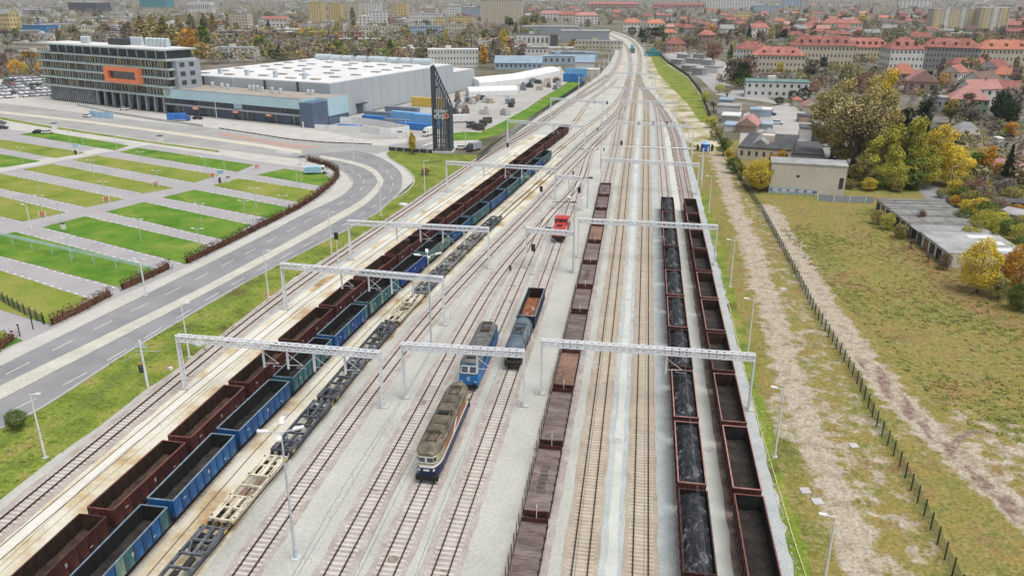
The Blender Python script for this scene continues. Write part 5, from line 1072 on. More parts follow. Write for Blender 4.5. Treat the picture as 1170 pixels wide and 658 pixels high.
# glass entrance hall
P0, az, L_ = frame(G(190.5, 129.8), G(346, 145.3)); D = 20; ex_az = az
gh = thing('entrance_hall', 'long entrance hall with pale blue upper wall and dark glass below', 'exhibition hall', P0, az)
mb = MB(); mb.box(0, L_ - 1, 3.2, D, 0, 4.0); ob('ground_floor', mb, mt['glass'], gh)
for k in range(24):
    x = 1 + k * (L_ - 5) / 23; mb = MB(); mb.box(x, x + .25, 3.0, 3.18, 0, 4.0); ob('mullion', mb, mt['silver'] if k % 3 else mt['slate_blue'], gh)
mb = MB()
for x0, x1 in ((8, 17), (30, 40), (52, 58), (66, 72)): mb.box(x0, x1, 2.9, 3.15, .05, 3.8)
ob('dark_panel', mb, mt['slate_blue'], gh)
mb = MB(); mb.box(-.5, L_ - .2, .2, D - .5, 4.0, 4.7); ob('canopy_slab', mb, mt['panel_grey'], gh)
mb = MB(); mb.box(0, L_ - .6, 1.0, D, 4.7, 7.0); ob('window_band', mb, mt['glass'], gh)
for k in range(34): x = .5 + k * (L_ - 2) / 33; mb = MB(); mb.box(x, x + .12, .9, .99, 4.7, 7.0); ob('mullion', mb, mt['darkgrey'], gh)
mb = MB(); mb.box(-.4, L_, 0, D, 7.0, 10.9, 0, 1); ob('upper_wall', mb, [mt['pale_blue'], mt['brown_roof']], gh)
mb = MB(); mb.box(-.3, L_ - .1, .01, .5, 10.9, 11.3); ob('parapet', mb, mt['panel_grey'], gh)
for x0, c in ((17.5, mt['orange']), (42, mt['redsignal']), (61, mt['redsignal'])): mb = MB(); mb.box(x0, x0 + 3.4, -.15, .15, 3.0, 4.0); mb.box(x0 + .4, x0 + 2.9, -.2, -.151, 3.3, 3.7, 1); ob('entrance_sign', mb, [c, mt['white']], gh)
mb = MB(); mb.box(L_ * .52, L_ * .58, .85, .98, 4.9, 6.9); ob('lit_panel', mb, mt['pale_blue'], gh)
mb = MB(); mb.prism([(L_ - .3, -.6), (L_ + 6.0, -.3), (L_ + 6.0, 9), (L_ - .3, 9)], 0, 9.9); ob('corner_block', mb, mt['slate_blue'], gh)
mb = MB(); mb.prism([(L_ + .02, 9.02), (L_ + 6.5, 9.02), (L_ + 6.5, D + 2), (L_ + .02, D)], 3.6, 10.9, 0, 1); ob('end_wall', mb, [mt['pale_blue'], mt['brown_roof']], gh)
mb = MB(); mb.prism([(L_ + .02, 9.02), (L_ + 6.3, 9.02), (L_ + 6.3, D + 2), (L_ + .02, D)], 0, 3.6); ob('end_base', mb, mt['slate_blue'], gh)
for x, y in ((L_ * .17, 16), (L_ * .26, 15), (L_ * .33, 13), (L_ * .47, 15), (L_ * .50, 15), (L_ * .53, 15), (L_ * .60, 12), (L_ * .67, 12), (L_ * .73, 12), (L_ * .90, 14), (L_ * .93, 14)): drum(gh, x, y, 11.0, .8, 1.8)
# main hall
Pc = G(379.5, 136); Pe = G(545, 100.3); e1 = (Pe - Pc).normalized(); LH = (Pe - Pc).length; e2 = Vector((-e1.y, e1.x, 0))
WH = (G(216, 82, 14.6) - G(372.7, 94.8, 14.6)).length; HH = 14.8
mh = thing('exhibition_hall', 'huge grey exhibition hall with a white roof', 'exhibition hall', Pc, math.atan2(e1.y, e1.x)); LT = LH * .80
mb = MB(); mb.box(0, LT, .0, WH, 0, HH); wl = ob('wall', mb, mt['hall_grey'], mh)
mb = MB(); mb.box(LT + .02, LH, 1.5, WH * .8, 0, 10.5, 0, 1); ob('low_wing', mb, [mt['hall_grey'], mt['white_roof']], mh)
mb = MB(); mb.box(.8, LT - .8, .8, WH - .8, HH, HH + .25); rf = ob('roof', mb, mt['white_roof'], mh)
random.seed(8)
for j in range(5):
    for i in range(8):
        x = 10 + i * (LT - 20) / 7 + U(-2, 2); y = 12 + j * (WH - 24) / 4 + U(-3, 3); mb = MB(); mb.box(x - 1.1, x + 1.1, y - 2.4, y + 2.4, HH + .25, HH + .8); ob('skylight', mb, mt['panel_grey'] if (i + j) % 3 else mt['brown_roof'], rf)
for k in range(11):
    y = 8 + (WH * .80) * k / 10 + U(-2, 2); mb = MB(); r = 2.3
    x = LT - 5 - U(0, 4); prof = [(x + r * math.cos(a * math.pi / 6), HH + .3 + 1.2 + 1.7 * math.sin(a * math.pi / 6)) for a in range(7)] + [(x - r, HH + .3), (x + r, HH + .3)]
    loft(mb, [[(px_, y, pz_) for px_, pz_ in prof], [(px_, y + 6.5, pz_) for px_, pz_ in prof]]); ob('roof_unit', mb, mt['silver'], rf)
for k in range(4): y = 20 + k * 17; mb = MB(); mb.box(8, 9.6, y, y + 1.6, HH + .25, HH + 3); ob('chimney', mb, mt['silver'], rf)
for k in range(5): y = WH * (.18 + .2 * k); mb = MB(); mb.box(-.55, -.02, y, y + .9, 5, HH); ob('downpipe', mb, mt['darkgrey'] if k != 2 else mt['silver'], wl)
for k in range(1, 14): mb = MB(); x = LT * k / 14; mb.box(x - .05, x + .05, -.06, -.003, .5, HH - .2); ob('panel_joint', mb, mt['panel_grey'], wl)
mb = MB(); mb.box(18, 22, -.25, -.01, 0, 4); ob('gate', mb, mt['slate_blue'], wl); mb = MB(); mb.box(17, 24, -2.2, -.02, 4.1, 4.4); ob('canopy', mb, mt['darkgrey'], wl)
mb = MB(); mb.box(LT - 20, LT - 17, -1.2, -.02, 4.5, 5.4); ob('vent_box', mb, mt['darkgrey'], wl)
# lattice tower
ta, tb = G(495.8, 174), G(515, 174.3); tw = (tb - ta).length; tower = thing('lattice_tower', 'dark slatted sign tower with a slanting pointed top and white lettering', 'sign tower', ta, math.atan2((tb - ta).y, (tb - ta).x)); td = tw * .9
HA, HB = 28.6, 15.6
mt['tower'] = M('tower_steel', [(.05, .06, .075), (.095, .11, .13)], 1, .5, obj=True)
def ztop(x): return HA + (HB - HA) * (x / tw)
mb = MB()
for x, y in ((0, 0), (tw, 0), (0, td), (tw, td)): mb.bar((x, y, 0), (x, y, ztop(x)), .45, .45, up=(0, 1, 0))
for y in (0, td): mb.bar((0, y, HA), (tw, y, HB), .4)
for z in range(2, 15, 3):
    for a, b in (((0, 0), (tw, 0)), ((tw, 0), (tw, td)), ((tw, td), (0, td)), ((0, td), (0, 0))): mb.bar((a[0], a[1], z), (b[0], b[1], z), .22)
mb.bar((0, 0, HA), (0, td, HA), .4); mb.bar((tw, 0, HB), (tw, td, HB), .4); ob('frame', mb, mt['tower'], tower)
random.seed(4)
for k in range(11):
    x = tw * (k + .5) / 11; mb = MB(); mb.box(x - .11, x + .11, -.32, -.05, .3, ztop(x) - .2); ob('slat', mb, mt['tower'], tower)
for k in range(10):
    y = td * (k + .5) / 10
    for x in (-.2, tw + .2): mb = MB(); mb.box(x - .12, x + .12, y - .16, y + .16, .3, ztop(min(max(x, 0), tw)) - .2); ob('slat', mb, mt['tower'], tower)
    x = tw * (k + .5) / 10; mb = MB(); mb.box(x - .16, x + .16, td + .05, td + .3, .3, ztop(x) - .2); ob('slat', mb, mt['tower'], tower)
mb = MB(); [mb.bar((tw / 2 + sx, td / 2 - .6, 0), (tw / 2 + sx, td / 2 - .6, 15), .25, .25, up=(0, 1, 0)) for sx in (-.7, .7)]; [mb.bar((tw / 2 - .7, td / 2 - .6, 1 + 2 * q), (tw / 2 + .7, td / 2 - .6, 1 + 2 * q), .15) for q in range(7)]; ob('ladder_frame', mb, mt['tower'], tower)
def text_mesh(txt, size, depth=.06):
    cu = bpy.data.curves.new('lettering', 'FONT'); cu.body = txt; cu.size = size; cu.extrude = depth; cu.align_x = 'LEFT'; cu.resolution_u = 3
    t = bpy.data.objects.new('tmp_text', cu); C.objects.link(t); dg = bpy.context.evaluated_depsgraph_get(); me = bpy.data.meshes.new_from_object(t.evaluated_get(dg)); bpy.data.objects.remove(t); bpy.data.curves.remove(cu); return me
def lettering(parent, txt, size, x, y, z, mat, rz=0):
    me = text_mesh(txt, size); me.materials.clear(); me.materials.append(mat); o = bpy.data.objects.new('lettering', me); C.objects.link(o); o.parent = parent; o.location = (x, y, z); o.rotation_euler = (math.pi / 2, 0, rz); return o
lettering(tower, 'amber', 1.9, .55, -.36, 13.6, mt['white']); lettering(tower, 'exp', 2.9, .4, -.36, 11.6, mt['white'])
mb = MB(); cx, cz = tw - 1.15, 12.4
for k in range(10):
    a = 2 * math.pi * k / 10; b = 2 * math.pi * (k + 1) / 10; mb.bar((cx + .75 * math.cos(a), -.42, cz + .75 * math.sin(a)), (cx + .75 * math.cos(b), -.42, cz + .75 * math.sin(b)), .36, .36)
ob('lettering', mb, mt['orange'], tower)
mb = MB(); mb.box(-1, tw + 1, -1.5, td + 1, -.1, .35); ob('plinth', mb, mt['concrete'], tower)
# ---------------------------------------------------------------- vehicles
def car_mesh():
    mb = MB(); w_ = .88
    body = [(-2.15, .35), (-2.2, .7), (-2.05, .92), (-.95, 1.0), (1.75, 1.0), (2.1, .85), (2.2, .6), (2.15, .35)]
    loft(mb, [[(x, y, z) for y, z in body] for x in (-w_, w_)], 0)
    mb.faces([(-.8, -1.2, .99), (.8, -1.2, .99), (.8, 1.75, .99), (-.8, 1.75, .99), (-.66, -.45, 1.46), (.66, -.45, 1.46), (.66, 1.15, 1.46), (-.66, 1.15, 1.46)], [(0, 1, 5, 4), (1, 2, 6, 5), (2, 3, 7, 6), (3, 0, 4, 7)], 1)
    mb.faces([(-.69, -.5, 1.46), (.69, -.5, 1.46), (.69, 1.2, 1.46), (-.69, 1.2, 1.46), (-.6, -.4, 1.50), (.6, -.4, 1.50), (.6, 1.1, 1.50), (-.6, 1.1, 1.50)], [(4, 5, 6, 7), (0, 1, 5, 4), (1, 2, 6, 5), (2, 3, 7, 6), (3, 0, 4, 7)], 0)
    for x in (-.8, .8):
        for y in (-1.35, 1.35): mb.cyl((x - .11, y, .32), (x + .11, y, .32), .32, 8, 2)
    for x in (-.6, .6): mb.box(x - .18, x + .18, -2.23, -2.12, .62, .78, 3)
    return mb
def paint(name, c): return M(name, [tuple(v * .85 for v in c), c], 1, .25, obj=True, spec=.6)
CP = {'white': paint('white_car_paint', (.72, .72, .72)), 'silver': paint('silver_car_paint', (.42, .43, .45)), 'black': paint('black_car_paint', (.02, .02, .022)), 'grey': paint('grey_car_paint', (.13, .135, .14)), 'red': paint('red_car_paint', (.45, .03, .03)), 'dark blue': paint('blue_car_paint', (.03, .06, .20))}
CARM = car_mesh().mesh('car', [CP['white'], mt['glass'], mt['tyre'], mt['lamp_glass']])
def car(label, x, y, col, rz=0, group='parked cars', scale=1.0, name='parked_car', p=None):
    o = ob(name, CARM, None, loc=(p or G(x, y)) + Vector((0, 0, .0)), rz=rz); recol(o, CP[col]); o.scale = (scale,) * 3; return tag(o, label, 'car', group)
def van(label, x, y, col_body, col_cab, L_=6.5, h=2.9, rz=0, cat='van', name='van', stripe=None, group=None):
    v = thing(name, label, cat, G(x, y), rz, group); mb = MB(); mb.box(-1.1, 1.1, -L_ / 2 + 1.9, L_ / 2, .55, h); ob('cargo_body', mb, col_body, v)
    mb = MB(); loft(mb, [[(-1.05, -L_ / 2, .45), (1.05, -L_ / 2, .45), (1.05, -L_ / 2 + .1, 1.3), (-1.05, -L_ / 2 + .1, 1.3)], [(-1.05, -L_ / 2 + .9, .45), (1.05, -L_ / 2 + .9, .45), (1.0, -L_ / 2 + .9, 2.3), (-1.0, -L_ / 2 + .9, 2.3)], [(-1.05, -L_ / 2 + 1.88, .45), (1.05, -L_ / 2 + 1.88, .45), (1.0, -L_ / 2 + 1.88, 2.4), (-1.0, -L_ / 2 + 1.88, 2.4)]]); ob('cab', mb, col_cab, v)
    mb = MB(); mb.faces([(-.9, -L_ / 2 + .1, 1.4), (.9, -L_ / 2 + .1, 1.4), (.88, -L_ / 2 + .8, 2.2), (-.88, -L_ / 2 + .8, 2.2)], [(0, 1, 2, 3)]); mb.box(-1.07, 1.07, -L_ / 2 + 1.0, -L_ / 2 + 1.6, 1.4, 2.1); ob('window', mb, mt['glass'], v)
    for yy in (-L_ / 2 + 1.0, L_ / 2 - 1.3):
        for xx in (-.95, .95): mb = MB(); mb.cyl((xx - .14, yy, .42), (xx + .14, yy, .42), .42, 10); ob('wheel', mb, mt['tyre'], v)
    if stripe: mb = MB(); mb.box(-1.13, 1.13, -L_ / 2 + 2.6, L_ / 2 - .6, 1.4, 2.3); ob('side_panel', mb, stripe, v)
    return v
car('black car at the left end of a pair on the top lawn edge', 44.5, 152.5, 'black', 1.9); car('white car beside a black one on the top lawn edge', 55, 152.8, 'white', 1.9)
car('dark car at the left edge before the top lawn', 1, 142, 'grey', 1.9); car('dark car at the left edge beside the road', 3, 147.5, 'black', 1.9)
car('white car before the low blue hoarding by the office', 99.5, 134, 'white', 1.2); car('white car below the office columns', 142, 126, 'white', 1.9); car('dark car right of the blue van before the entrance hall', 226, 136.5, 'black', 1.7); car('white car right of the sign tower', 526, 170.5, 'white', -1.2)
van('deep blue delivery van parked before the entrance hall', 205, 138, mt['cabin_blue'], mt['cabin_blue'], 9.5, 3.1, 1.86); van('white van left of the office ground floor', 74, 113, mt['white'], mt['white'], 7, 3, 1.2)
van('white delivery truck facing forward left of the sign tower', 489.5, 155, mt['white'], mt['white'], 6.5, 3.0, -.3); van('white truck with dark flatbed right of the sign tower', 523, 140, mt['white'], mt['darkgrey'], 9, 3.2, -1.2, 'truck', 'truck')
van('grey van with dark rear by the yard gate near the tower', 541, 172, mt['panel_grey'], mt['darkgrey'], 6.5, 2.8, -.5)
van('white bus with pale blue stripe on the lawn by the bend', 361.5, 198.5, mt['bluesign'], mt['white'], 6.8, 2.1, 1.9, 'bus', 'bus', mt['bluesign'])
van('white box truck with green side panel behind the beige building', 951, 168, mt['white'], mt['white'], 9, 3.4, 1.45, 'truck', 'box_truck', M('truck_panel', [(.10, .11, .09), (.20, .30, .04)], .5, .5, obj=True))
random.seed(21); cols = ['white', 'silver', 'grey', 'white', 'silver', 'white', 'silver', 'white', 'white', 'black']
k = 0; cnt = {}; pendc = {}
A0, A1, A2 = G(-5, 113), G(58, 109), G(8, 88)
for j in range(7):
    for i in range(9):
        a = A0 + (A1 - A0) * (i + .5) / 9 + (A2 - A0) * j / 7 + Vector((U(-.5, .5), U(-.5, .5), 0))
        if rnd() < .08: continue
        c = 'red' if (i, j) == (1, 4) else random.choice(cols); car('%s car left of the office, %s row, %s from its right end' % (c, ['front', 'second', 'third', 'fourth', 'fifth', 'sixth', 'back'][j], ORD[8 - i]), 0, 0, c, 1.2 + (j % 2) * 3.14, 'cars in the car park left of the office', 1.25, p=a)
for x, y, c, lab in [(880, 132, 'dark blue', 'dark blue car in the workshop yard, upper one'), (876, 128, 'black', 'black car in the workshop yard beside the blue one'), (888, 142, 'white', 'white car beside the crane arm in the workshop yard'), (967, 173, 'silver', 'silver estate car right of the box truck'), (957, 171.5, 'black', 'black car just behind the box truck'), (950, 185, 'black', 'black car half hidden behind the beige building'), (1144, 155, 'white', 'white car on the street by the dark round tree'), (1152, 157, 'black', 'black car next to the white one by the dark round tree'), (822, 92, 'white', 'white car on the lane by the green-roofed block')]: car(lab, x, y, c, U(1.2, 1.8), 'cars on the right side', 1.15)
for k in range(11): car('%s car parked behind the low green-roofed block, %s from its left end' % (['white', 'silver', 'grey'][k % 3], ORD[k]), 858 + k * 6, 89.5 + .1 * k, ['white', 'silver', 'grey'][k % 3], .1, 'cars behind the green-roofed block', 1.3)
# containers, sheds and stores in the service yard
mt['cont_blue'] = M('container_blue', [(.03, .15, .42), (.05, .21, .52)], .5, .5, obj=True); mt['cont_light'] = M('container_light_blue', [(.14, .35, .60), (.2, .42, .66)], .5, .5, obj=True); mt['cont_yellow'] = M('container_yellow', [(.50, .36, .06), (.6, .44, .1)], .5, .5, obj=True); mt['cont_grey'] = M('container_grey', [(.15, .18, .22), (.22, .25, .3)], .5, .5, obj=True)
def container(label, x, y, m, L_=12, h=2.6, rz=None, w_=2.45):
    rz = ex_az + math.pi / 2 if rz is None else rz; r = thing('container', label, 'container', G(x, y), rz, 'containers beside the hall')
    mb = MB(); mb.box(-w_ / 2, w_ / 2, 0, L_, .1, h)
    n = int(L_ / .5)
    for k in range(n):
        for sx in (-1, 1): mb.box(sx * w_ / 2 - .04, sx * w_ / 2 + .04, .2 + k * L_ / n, .2 + k * L_ / n + .22, .3, h - .2)
    ob('body', mb, m, r); mb = MB()
    for x_ in (-w_ / 2, w_ / 2): [mb.box(x_ - .08, x_ + .08, y_ - .08, y_ + .08, 0, h + .05) for y_ in (0, L_)]
    ob('corner_post', mb, m, r); mb = MB(); mb.box(-w_ / 2 + .15, w_ / 2 - .15, -.06, -.003, .3, h - .2); ob('door', mb, m, r)
    return r
rzc = ex_az
for k, (x, y, m, L_, h, lab) in enumerate([(449, 141, 'cont_light', 24, 5.2, 'long light blue container block beside the sign tower'), (475, 144.5, 'cont_light', 10, 5.2, 'light blue container stack end facing the tower'), (455, 146.5, 'cont_blue', 14, 2.6, 'low dark blue container before the light blue block'), (416, 138.5, 'cont_blue', 12, 2.6, 'dark blue container left of the light blue block'), (418, 135, 'cont_grey', 16, 3.2, 'grey store with sloping roof beside the hall wall'), (442, 133, 'cont_grey', 16, 4.5, 'dark grey tent store beside the hall wall'), (472, 121, 'cont_yellow', 16, 4.2, 'yellow container left of the sign tower top'), (388, 147, 'cont_blue', 10, 1.8, 'dark blue banner wall in the fenced court'), (440, 142, 'cont_grey', 10, 2.4, 'white-topped store before the blue containers'), (644, 93.5, 'cont_blue', 12, 5, 'deep blue container beyond the white tents'), (646, 88, 'cont_light', 14, 5.5, 'light blue container above the deep blue one')]):
    container(lab, x, y, mt[m], L_, h, rzc - math.pi / 2 + .02 * k)
def tent(label, a, b, w_, h, name='tent_hall'):
    pa, pb = G(*a), G(*b); r = thing(name, label, 'tent', pa, math.atan2((pb - pa).y, (pb - pa).x), 'white tent halls'); L_ = (pb - pa).length; mb = MB()
    prof = [(0, 0), (0, h * .55)] + [(w_ / 2 - w_ / 2 * math.cos(math.pi * k / 6), h * .55 + h * .45 * math.sin(math.pi * k / 6)) for k in range(1, 6)] + [(w_, h * .55), (w_, 0)]
    loft(mb, [[(L_ * q / 8, y, z + (.1 if q % 2 else 0)) for y, z in prof] for q in range(9)]); ob('cover', mb, mt['white'], r)
    mb = MB(); mb.box(-.06, -.002, w_ * .35, w_ * .65, 0, h * .5); ob('door', mb, mt['panel_grey'], r)
tent('long white tent hall curving beyond the exhibition hall', (548, 101.5), (600, 96), 14, 5.5); tent('white tent hall in the middle of the row', (598, 96), (640, 86.5), 12, 5.5); tent('nearest white tent hall right of the hall end', (536, 111), (592, 109), 9, 4.6)
random.seed(9)
for k, (x, y) in enumerate([(538, 146), (544, 148), (552, 144), (557, 141), (549, 149)]): 
    r = thing('pallet_stack', 'dark stack of stored pallets by the bank, %s' % nth(k), 'pallet stack', G(x, y), U(0, 1), 'stored stacks in the service yard')
    for q in range(4): mb = MB(); mb.box(-1.6, 1.6, -1.3, 1.3, q * .62 + .06, q * .62 + .55); ob('layer', mb, mt['darkgrey'] if q % 2 else mt['roof_brown'], r)
for k in range(48):
    x, y = (U(518, 592), U(104, 132)) if k % 3 else (U(592, 640), U(92, 104)); r = thing('stored_goods', 'covered heap of goods in the service yard, %s' % nth(k), 'stored goods', G(x, y), U(0, 3), 'stored goods in the service yard'); mb = MB(); s_ = U(1, 2.4)
    mb.box(-s_, s_, -1.2, 1.2, 0, U(.8, 2.2)); mb.box(-s_ * .6, s_ * .5, -.9, .9, 0, U(2.2, 3)); ob('load', mb, random.choice([mt['darkgrey'], mt['deck'], mt['concrete'], mt['loco_cream'], mt['cont_grey'], mt['deck_rust']]), r); mb = MB(); mb.box(-s_ - .1, s_ + .1, -1.3, 1.3, -.05, .12); ob('pallet', mb, mt['deck'], r)
# white fence round the court by the hall, hoardings
def board_fence(name, label, pts, h, mat, board=3.0, cat='fence'):
    r = thing(name, label, cat); p = resample(PX(pts), board)
    for a, b in zip(p, p[1:]):
        if (b - a).length < .5: continue
        d = (b - a).normalized() * .04; mb = MB(); mb.bar((a.x + d.x, a.y + d.y, h / 2), (b.x - d.x, b.y - d.y, h / 2), .1, h); ob('panel', mb, mat, r)
        mb = MB(); mb.box(a.x - .08, a.x + .08, a.y - .08, a.y + .08, 0, h + .1); ob('post', mb, mt['galv'], r)
board_fence('board_fence', 'white panel fence round the court beside the glass hall', [(346, 146), (372, 141), (400, 140), (430, 143.5), (470, 151), (440, 154), (410, 151), (385, 150.5), (360, 149)], 2.4, mt['white'], 5)
board_fence('hoarding', 'blue and orange hoarding on the forecourt before the office', [(103, 133), (118, 135), (130, 136)], 2.6, mt['bluesign'], 5, 'hoarding')
board_fence('railing', 'dark railing along the lane before the entrance hall', [(250, 147), (290, 153), (330, 159.5), (370, 163), (425, 165.5)], .35, mt['darkgrey'], 4, 'railing')
board_fence('low_wall', 'low pale wall at the forecourt edge before the office', [(88, 121), (130, 130), (180, 138), (232, 145)], .9, mt['concrete'], 8, 'wall')
board_fence('picket_fence', 'thin post fence before the sign tower', [(444, 172), (470, 174), (494, 175.5)], 1.3, mt['darkgrey'], 3, 'fence')
r = thing('mesh_fence', 'green mesh fence on the bank beside the leftmost far track', 'fence'); p = resample(PX([(545, 185), (560, 172), (585, 156), (615, 133), (645, 112), (668, 96)]), 3)
mb = MB()
for a, b in zip(p, p[1:]):
    ob('post', pm, None, r, loc=a); d = b - a
    for q in range(9): c = a + d * (q + .5) / 9; mb.bar((c.x, c.y, .1), (c.x, c.y, 1.9), .04, .03, up=(0, 1, 0))
    mb.bar((a.x, a.y, 1.9), (b.x, b.y, 1.9), .06); mb.bar((a.x, a.y, .3), (b.x, b.y, .3), .06)
ob('wire_mesh', mb, mt['fence'], r, kind='stuff')
r = thing('mesh_fence', 'short mesh fence on the lowest lawn near the road', 'fence'); p = resample(PX([(-6, 340), (0, 343.5), (25, 358), (52, 371)]), 2.2); mb = MB()
for a, b in zip(p, p[1:]):
    ob('post', pm, None, r, loc=a, ); d = b - a
    for q in range(12): c = a + d * (q + .5) / 12; mb.bar((c.x, c.y, .1), (c.x, c.y, 1.6), .025, .025, up=(0, 1, 0))
    for z in (.3, .9, 1.6): mb.bar((a.x, a.y, z), (b.x, b.y, z), .03)
ob('wire_mesh', mb, mt['fence'], r, kind='stuff')
for x, y, lab in [(38, 376, 'dark bollard post on the pavers by the hedge end, right one'), (23, 384, 'dark bollard post on the pavers by the hedge end, left one')]:
    mb = MB(); mb.cyl((0, 0, 0), (0, 0, 2.0), .09, 8); mb.box(-.12, .12, -.12, .12, 1.9, 2.1); tag(ob('bollard', mb, mt['black'], loc=G(x, y)), lab, 'bollard', 'bollards by the hedge')
# pale blue lattice rail on posts over the lawn
r = thing('lattice_rail', 'long pale blue lattice rail on posts across the lower lawn', 'lattice rail', (0, 0, 0)); mt['aqua'] = M('pale_aqua_paint', [(.38, .52, .50), (.48, .62, .60)], 1, .5, obj=True)
a, b = G(-12, 274), G(178, 318); mb = MB(); lattice(mb, a + Vector((0, 0, 1.9)), b + Vector((0, 0, 1.9)), .55, .4, 44, .028); ob('truss', mb, mt['aqua'], r)
for q in range(8): c = a + (b - a) * (q + .3) / 8; mb = MB(); mb.bar((c.x, c.y, 0), (c.x, c.y, 1.9), .16, .16, up=(0, 1, 0)); mb.bar((c.x - .8, c.y, 1.85), (c.x + .8, c.y, 1.85), .1); ob('post', mb, mt['aqua'], r)
# parking lamps, signs, barriers
for k, (x, y) in enumerate([(27, 187), (49, 247), (107, 203), (121, 230), (163, 192.5), (182, 216), (236, 199.5), (231, 257), (293, 238), (281, 253.5), (161.5, 276), (229, 288), (164, 326), (45, 221), (81, 166), (96, 170), (134, 172), (325, 247), (345, 209), (82, 300), (340, 214.5), (257, 197), (70, 257)]):
    r = thing('car_park_lamp', 'pale double-armed lamp on the parking lawns, %s' % nth(k), 'lamp post', G(x, y), 0, 'double-armed lamps of the parking field'); hz = 5.2
    mb = MB(); mb.cyl((0, 0, 0), (0, 0, hz), .07, 6); ob('post', mb, mt['aqua'], r)
    mb = MB(); mb.bar((-1.1, 0, hz), (1.1, 0, hz), .07); ob('arm', mb, mt['lamp_grey'], r)
    for sx in (-1, 1): mb = MB(); mb.bar((sx * .7, 0, hz + .06), (sx * 1.4, 0, hz + .1), .3, .1); ob('lamp_head', mb, mt['white'], r)
for x, y, lab in [(88, 177, 'blue pay sign on the upper parking path'), (253, 209, 'blue pay sign at the lower parking lane')]:
    r = thing('pay_sign', lab, 'sign', G(x, y), 0, 'blue parking signs'); mb = MB(); mb.box(-.9, .9, -.12, .12, 2.6, 3.7); sg = ob('panel', mb, mt['bluesign'], r); mb = MB(); [mb.box(xx - .08, xx + .08, -.08, .08, 0, 2.6) for xx in (-.7, .7)]; ob('post', mb, mt['galv'], r)
    mb = MB(); mb.box(-.7, -.2, -.25, .25, 0, 1.5); ob('pay_machine', mb, mt['darkgrey'], r); mb = MB(); mb.box(-.95, .95, -.2, .2, 3.7, 3.82); ob('cap', mb, mt['white'], r)
for x, y, lab in [(49, 248, 'orange barrier at the lower left lawn tip'), (122, 231, 'orange barrier at the olive lawn tip'), (178, 213, 'small orange post board on the yellowish lawn'), (294, 193, 'red and white barrier at the cross road entrance'), (243, 203, 'orange board at the tip of the yellowish lawn')]:
    r = thing('barrier', lab, 'barrier', G(x, y), .3, 'orange barriers'); mb = MB(); mb.box(-.8, .8, -.06, .06, .45, .75); mb.box(-.8, .8, -.06, .06, .95, 1.25); ob('board', mb, mt['redsignal'], r); mb = MB(); [mb.box(xx - .06, xx + .06, -.3, .3, 0, 1.3) for xx in (-.7, .7)]; ob('leg', mb, mt['white'], r)
for x, y, lab in [(63, 148, 'white kiosk figure sign by the top lawn'), (183.5, 163, 'white ticket kiosk at the footpath head'), (346, 188, 'white kiosk at the parking entrance by the hedge'), (457, 158, 'white kiosk on the crossing before the court'), (73, 262, 'small white box on the lawn corner'), (261, 208, 'white box beside the lower pay sign')]:
    r = thing('kiosk', lab, 'kiosk', G(x, y), .2, 'white kiosks'); s_ = .45 if 'box' in lab else .9; mb = MB(); mb.box(-s_, s_, -s_ * .7, s_ * .7, 0, 2.3 * s_ + .3); ob('body', mb, mt['white'], r); mb = MB(); mb.box(-s_ * 1.1, s_ * 1.1, -s_ * .8, s_ * .8, 2.3 * s_ + .3, 2.3 * s_ + .5); ob('cap', mb, mt['darkgrey'], r)
# ================================================================ VEGETATION
LF = {}
LF['yellow'] = leafmat('yellow_leaves', (.46, .35, .045), (.60, .46, .06), (.34, .31, .07)); LF['orange'] = leafmat('orange_leaves', (.46, .21, .035), (.56, .32, .05), (.32, .16, .04))
LF['olive'] = leafmat('olive_leaves', (.19, .175, .055), (.29, .255, .08), (.23, .18, .07)); LF['green'] = leafmat('green_leaves', (.06, .105, .022), (.11, .16, .032), (.16, .19, .045)); LF['lime'] = leafmat('lime_leaves', (.33, .32, .05), (.45, .42, .075), (.27, .275, .06))
LF['dark'] = leafmat('dark_green_leaves', (.016, .032, .016), (.034, .055, .024)); LF['brown'] = leafmat('brown_leaves', (.16, .11, .075), (.235, .165, .11), (.13, .10, .07)); LF['red'] = leafmat('russet_leaves', (.21, .085, .05), (.30, .14, .08), (.16, .085, .055)); LF['grey'] = leafmat('grey_twigs', (.13, .115, .095), (.20, .18, .15), (.10, .09, .075))
LF['gold'] = leafmat('golden_tan_leaves', (.35, .29, .10), (.44, .37, .16), (.28, .24, .10))
for _k, _c in {'wbrown': ((.18, .135, .10), (.25, .195, .15), (.15, .12, .09)), 'wolive': ((.16, .155, .07), (.23, .215, .10), (.17, .16, .10)), 'wgrey': ((.20, .185, .16), (.27, .25, .22), (.16, .15, .13)), 'wrust': ((.22, .115, .08), (.29, .165, .11), (.18, .12, .09)), 'wgold': ((.31, .23, .085), (.39, .30, .11), (.26, .20, .10))}.items(): LF[_k] = leafmat(_k[1:] + '_wood_leaves', *_c)
LF['hedge'] = leafmat('brown_hedge_leaves', (.085, .04, .026), (.14, .068, .042), (.075, .055, .03)); LF['tan'] = leafmat('tan_leaves', (.36, .28, .12), (.44, .36, .17), (.28, .22, .11))
BARK = M('bark', [(.05, .042, .035), (.10, .088, .075)], 2, .9, obj=True)
COLW = {'wbrown': 'bare brown', 'wolive': 'olive brown', 'wgrey': 'bare grey', 'wrust': 'russet', 'wgold': 'faded yellow', 'gold': 'golden', 'yellow': 'yellow', 'orange': 'orange', 'olive': 'olive', 'green': 'green', 'lime': 'yellow-green', 'dark': 'dark green', 'brown': 'bare brown', 'red': 'russet', 'grey': 'bare grey', 'tan': 'pale tan'}
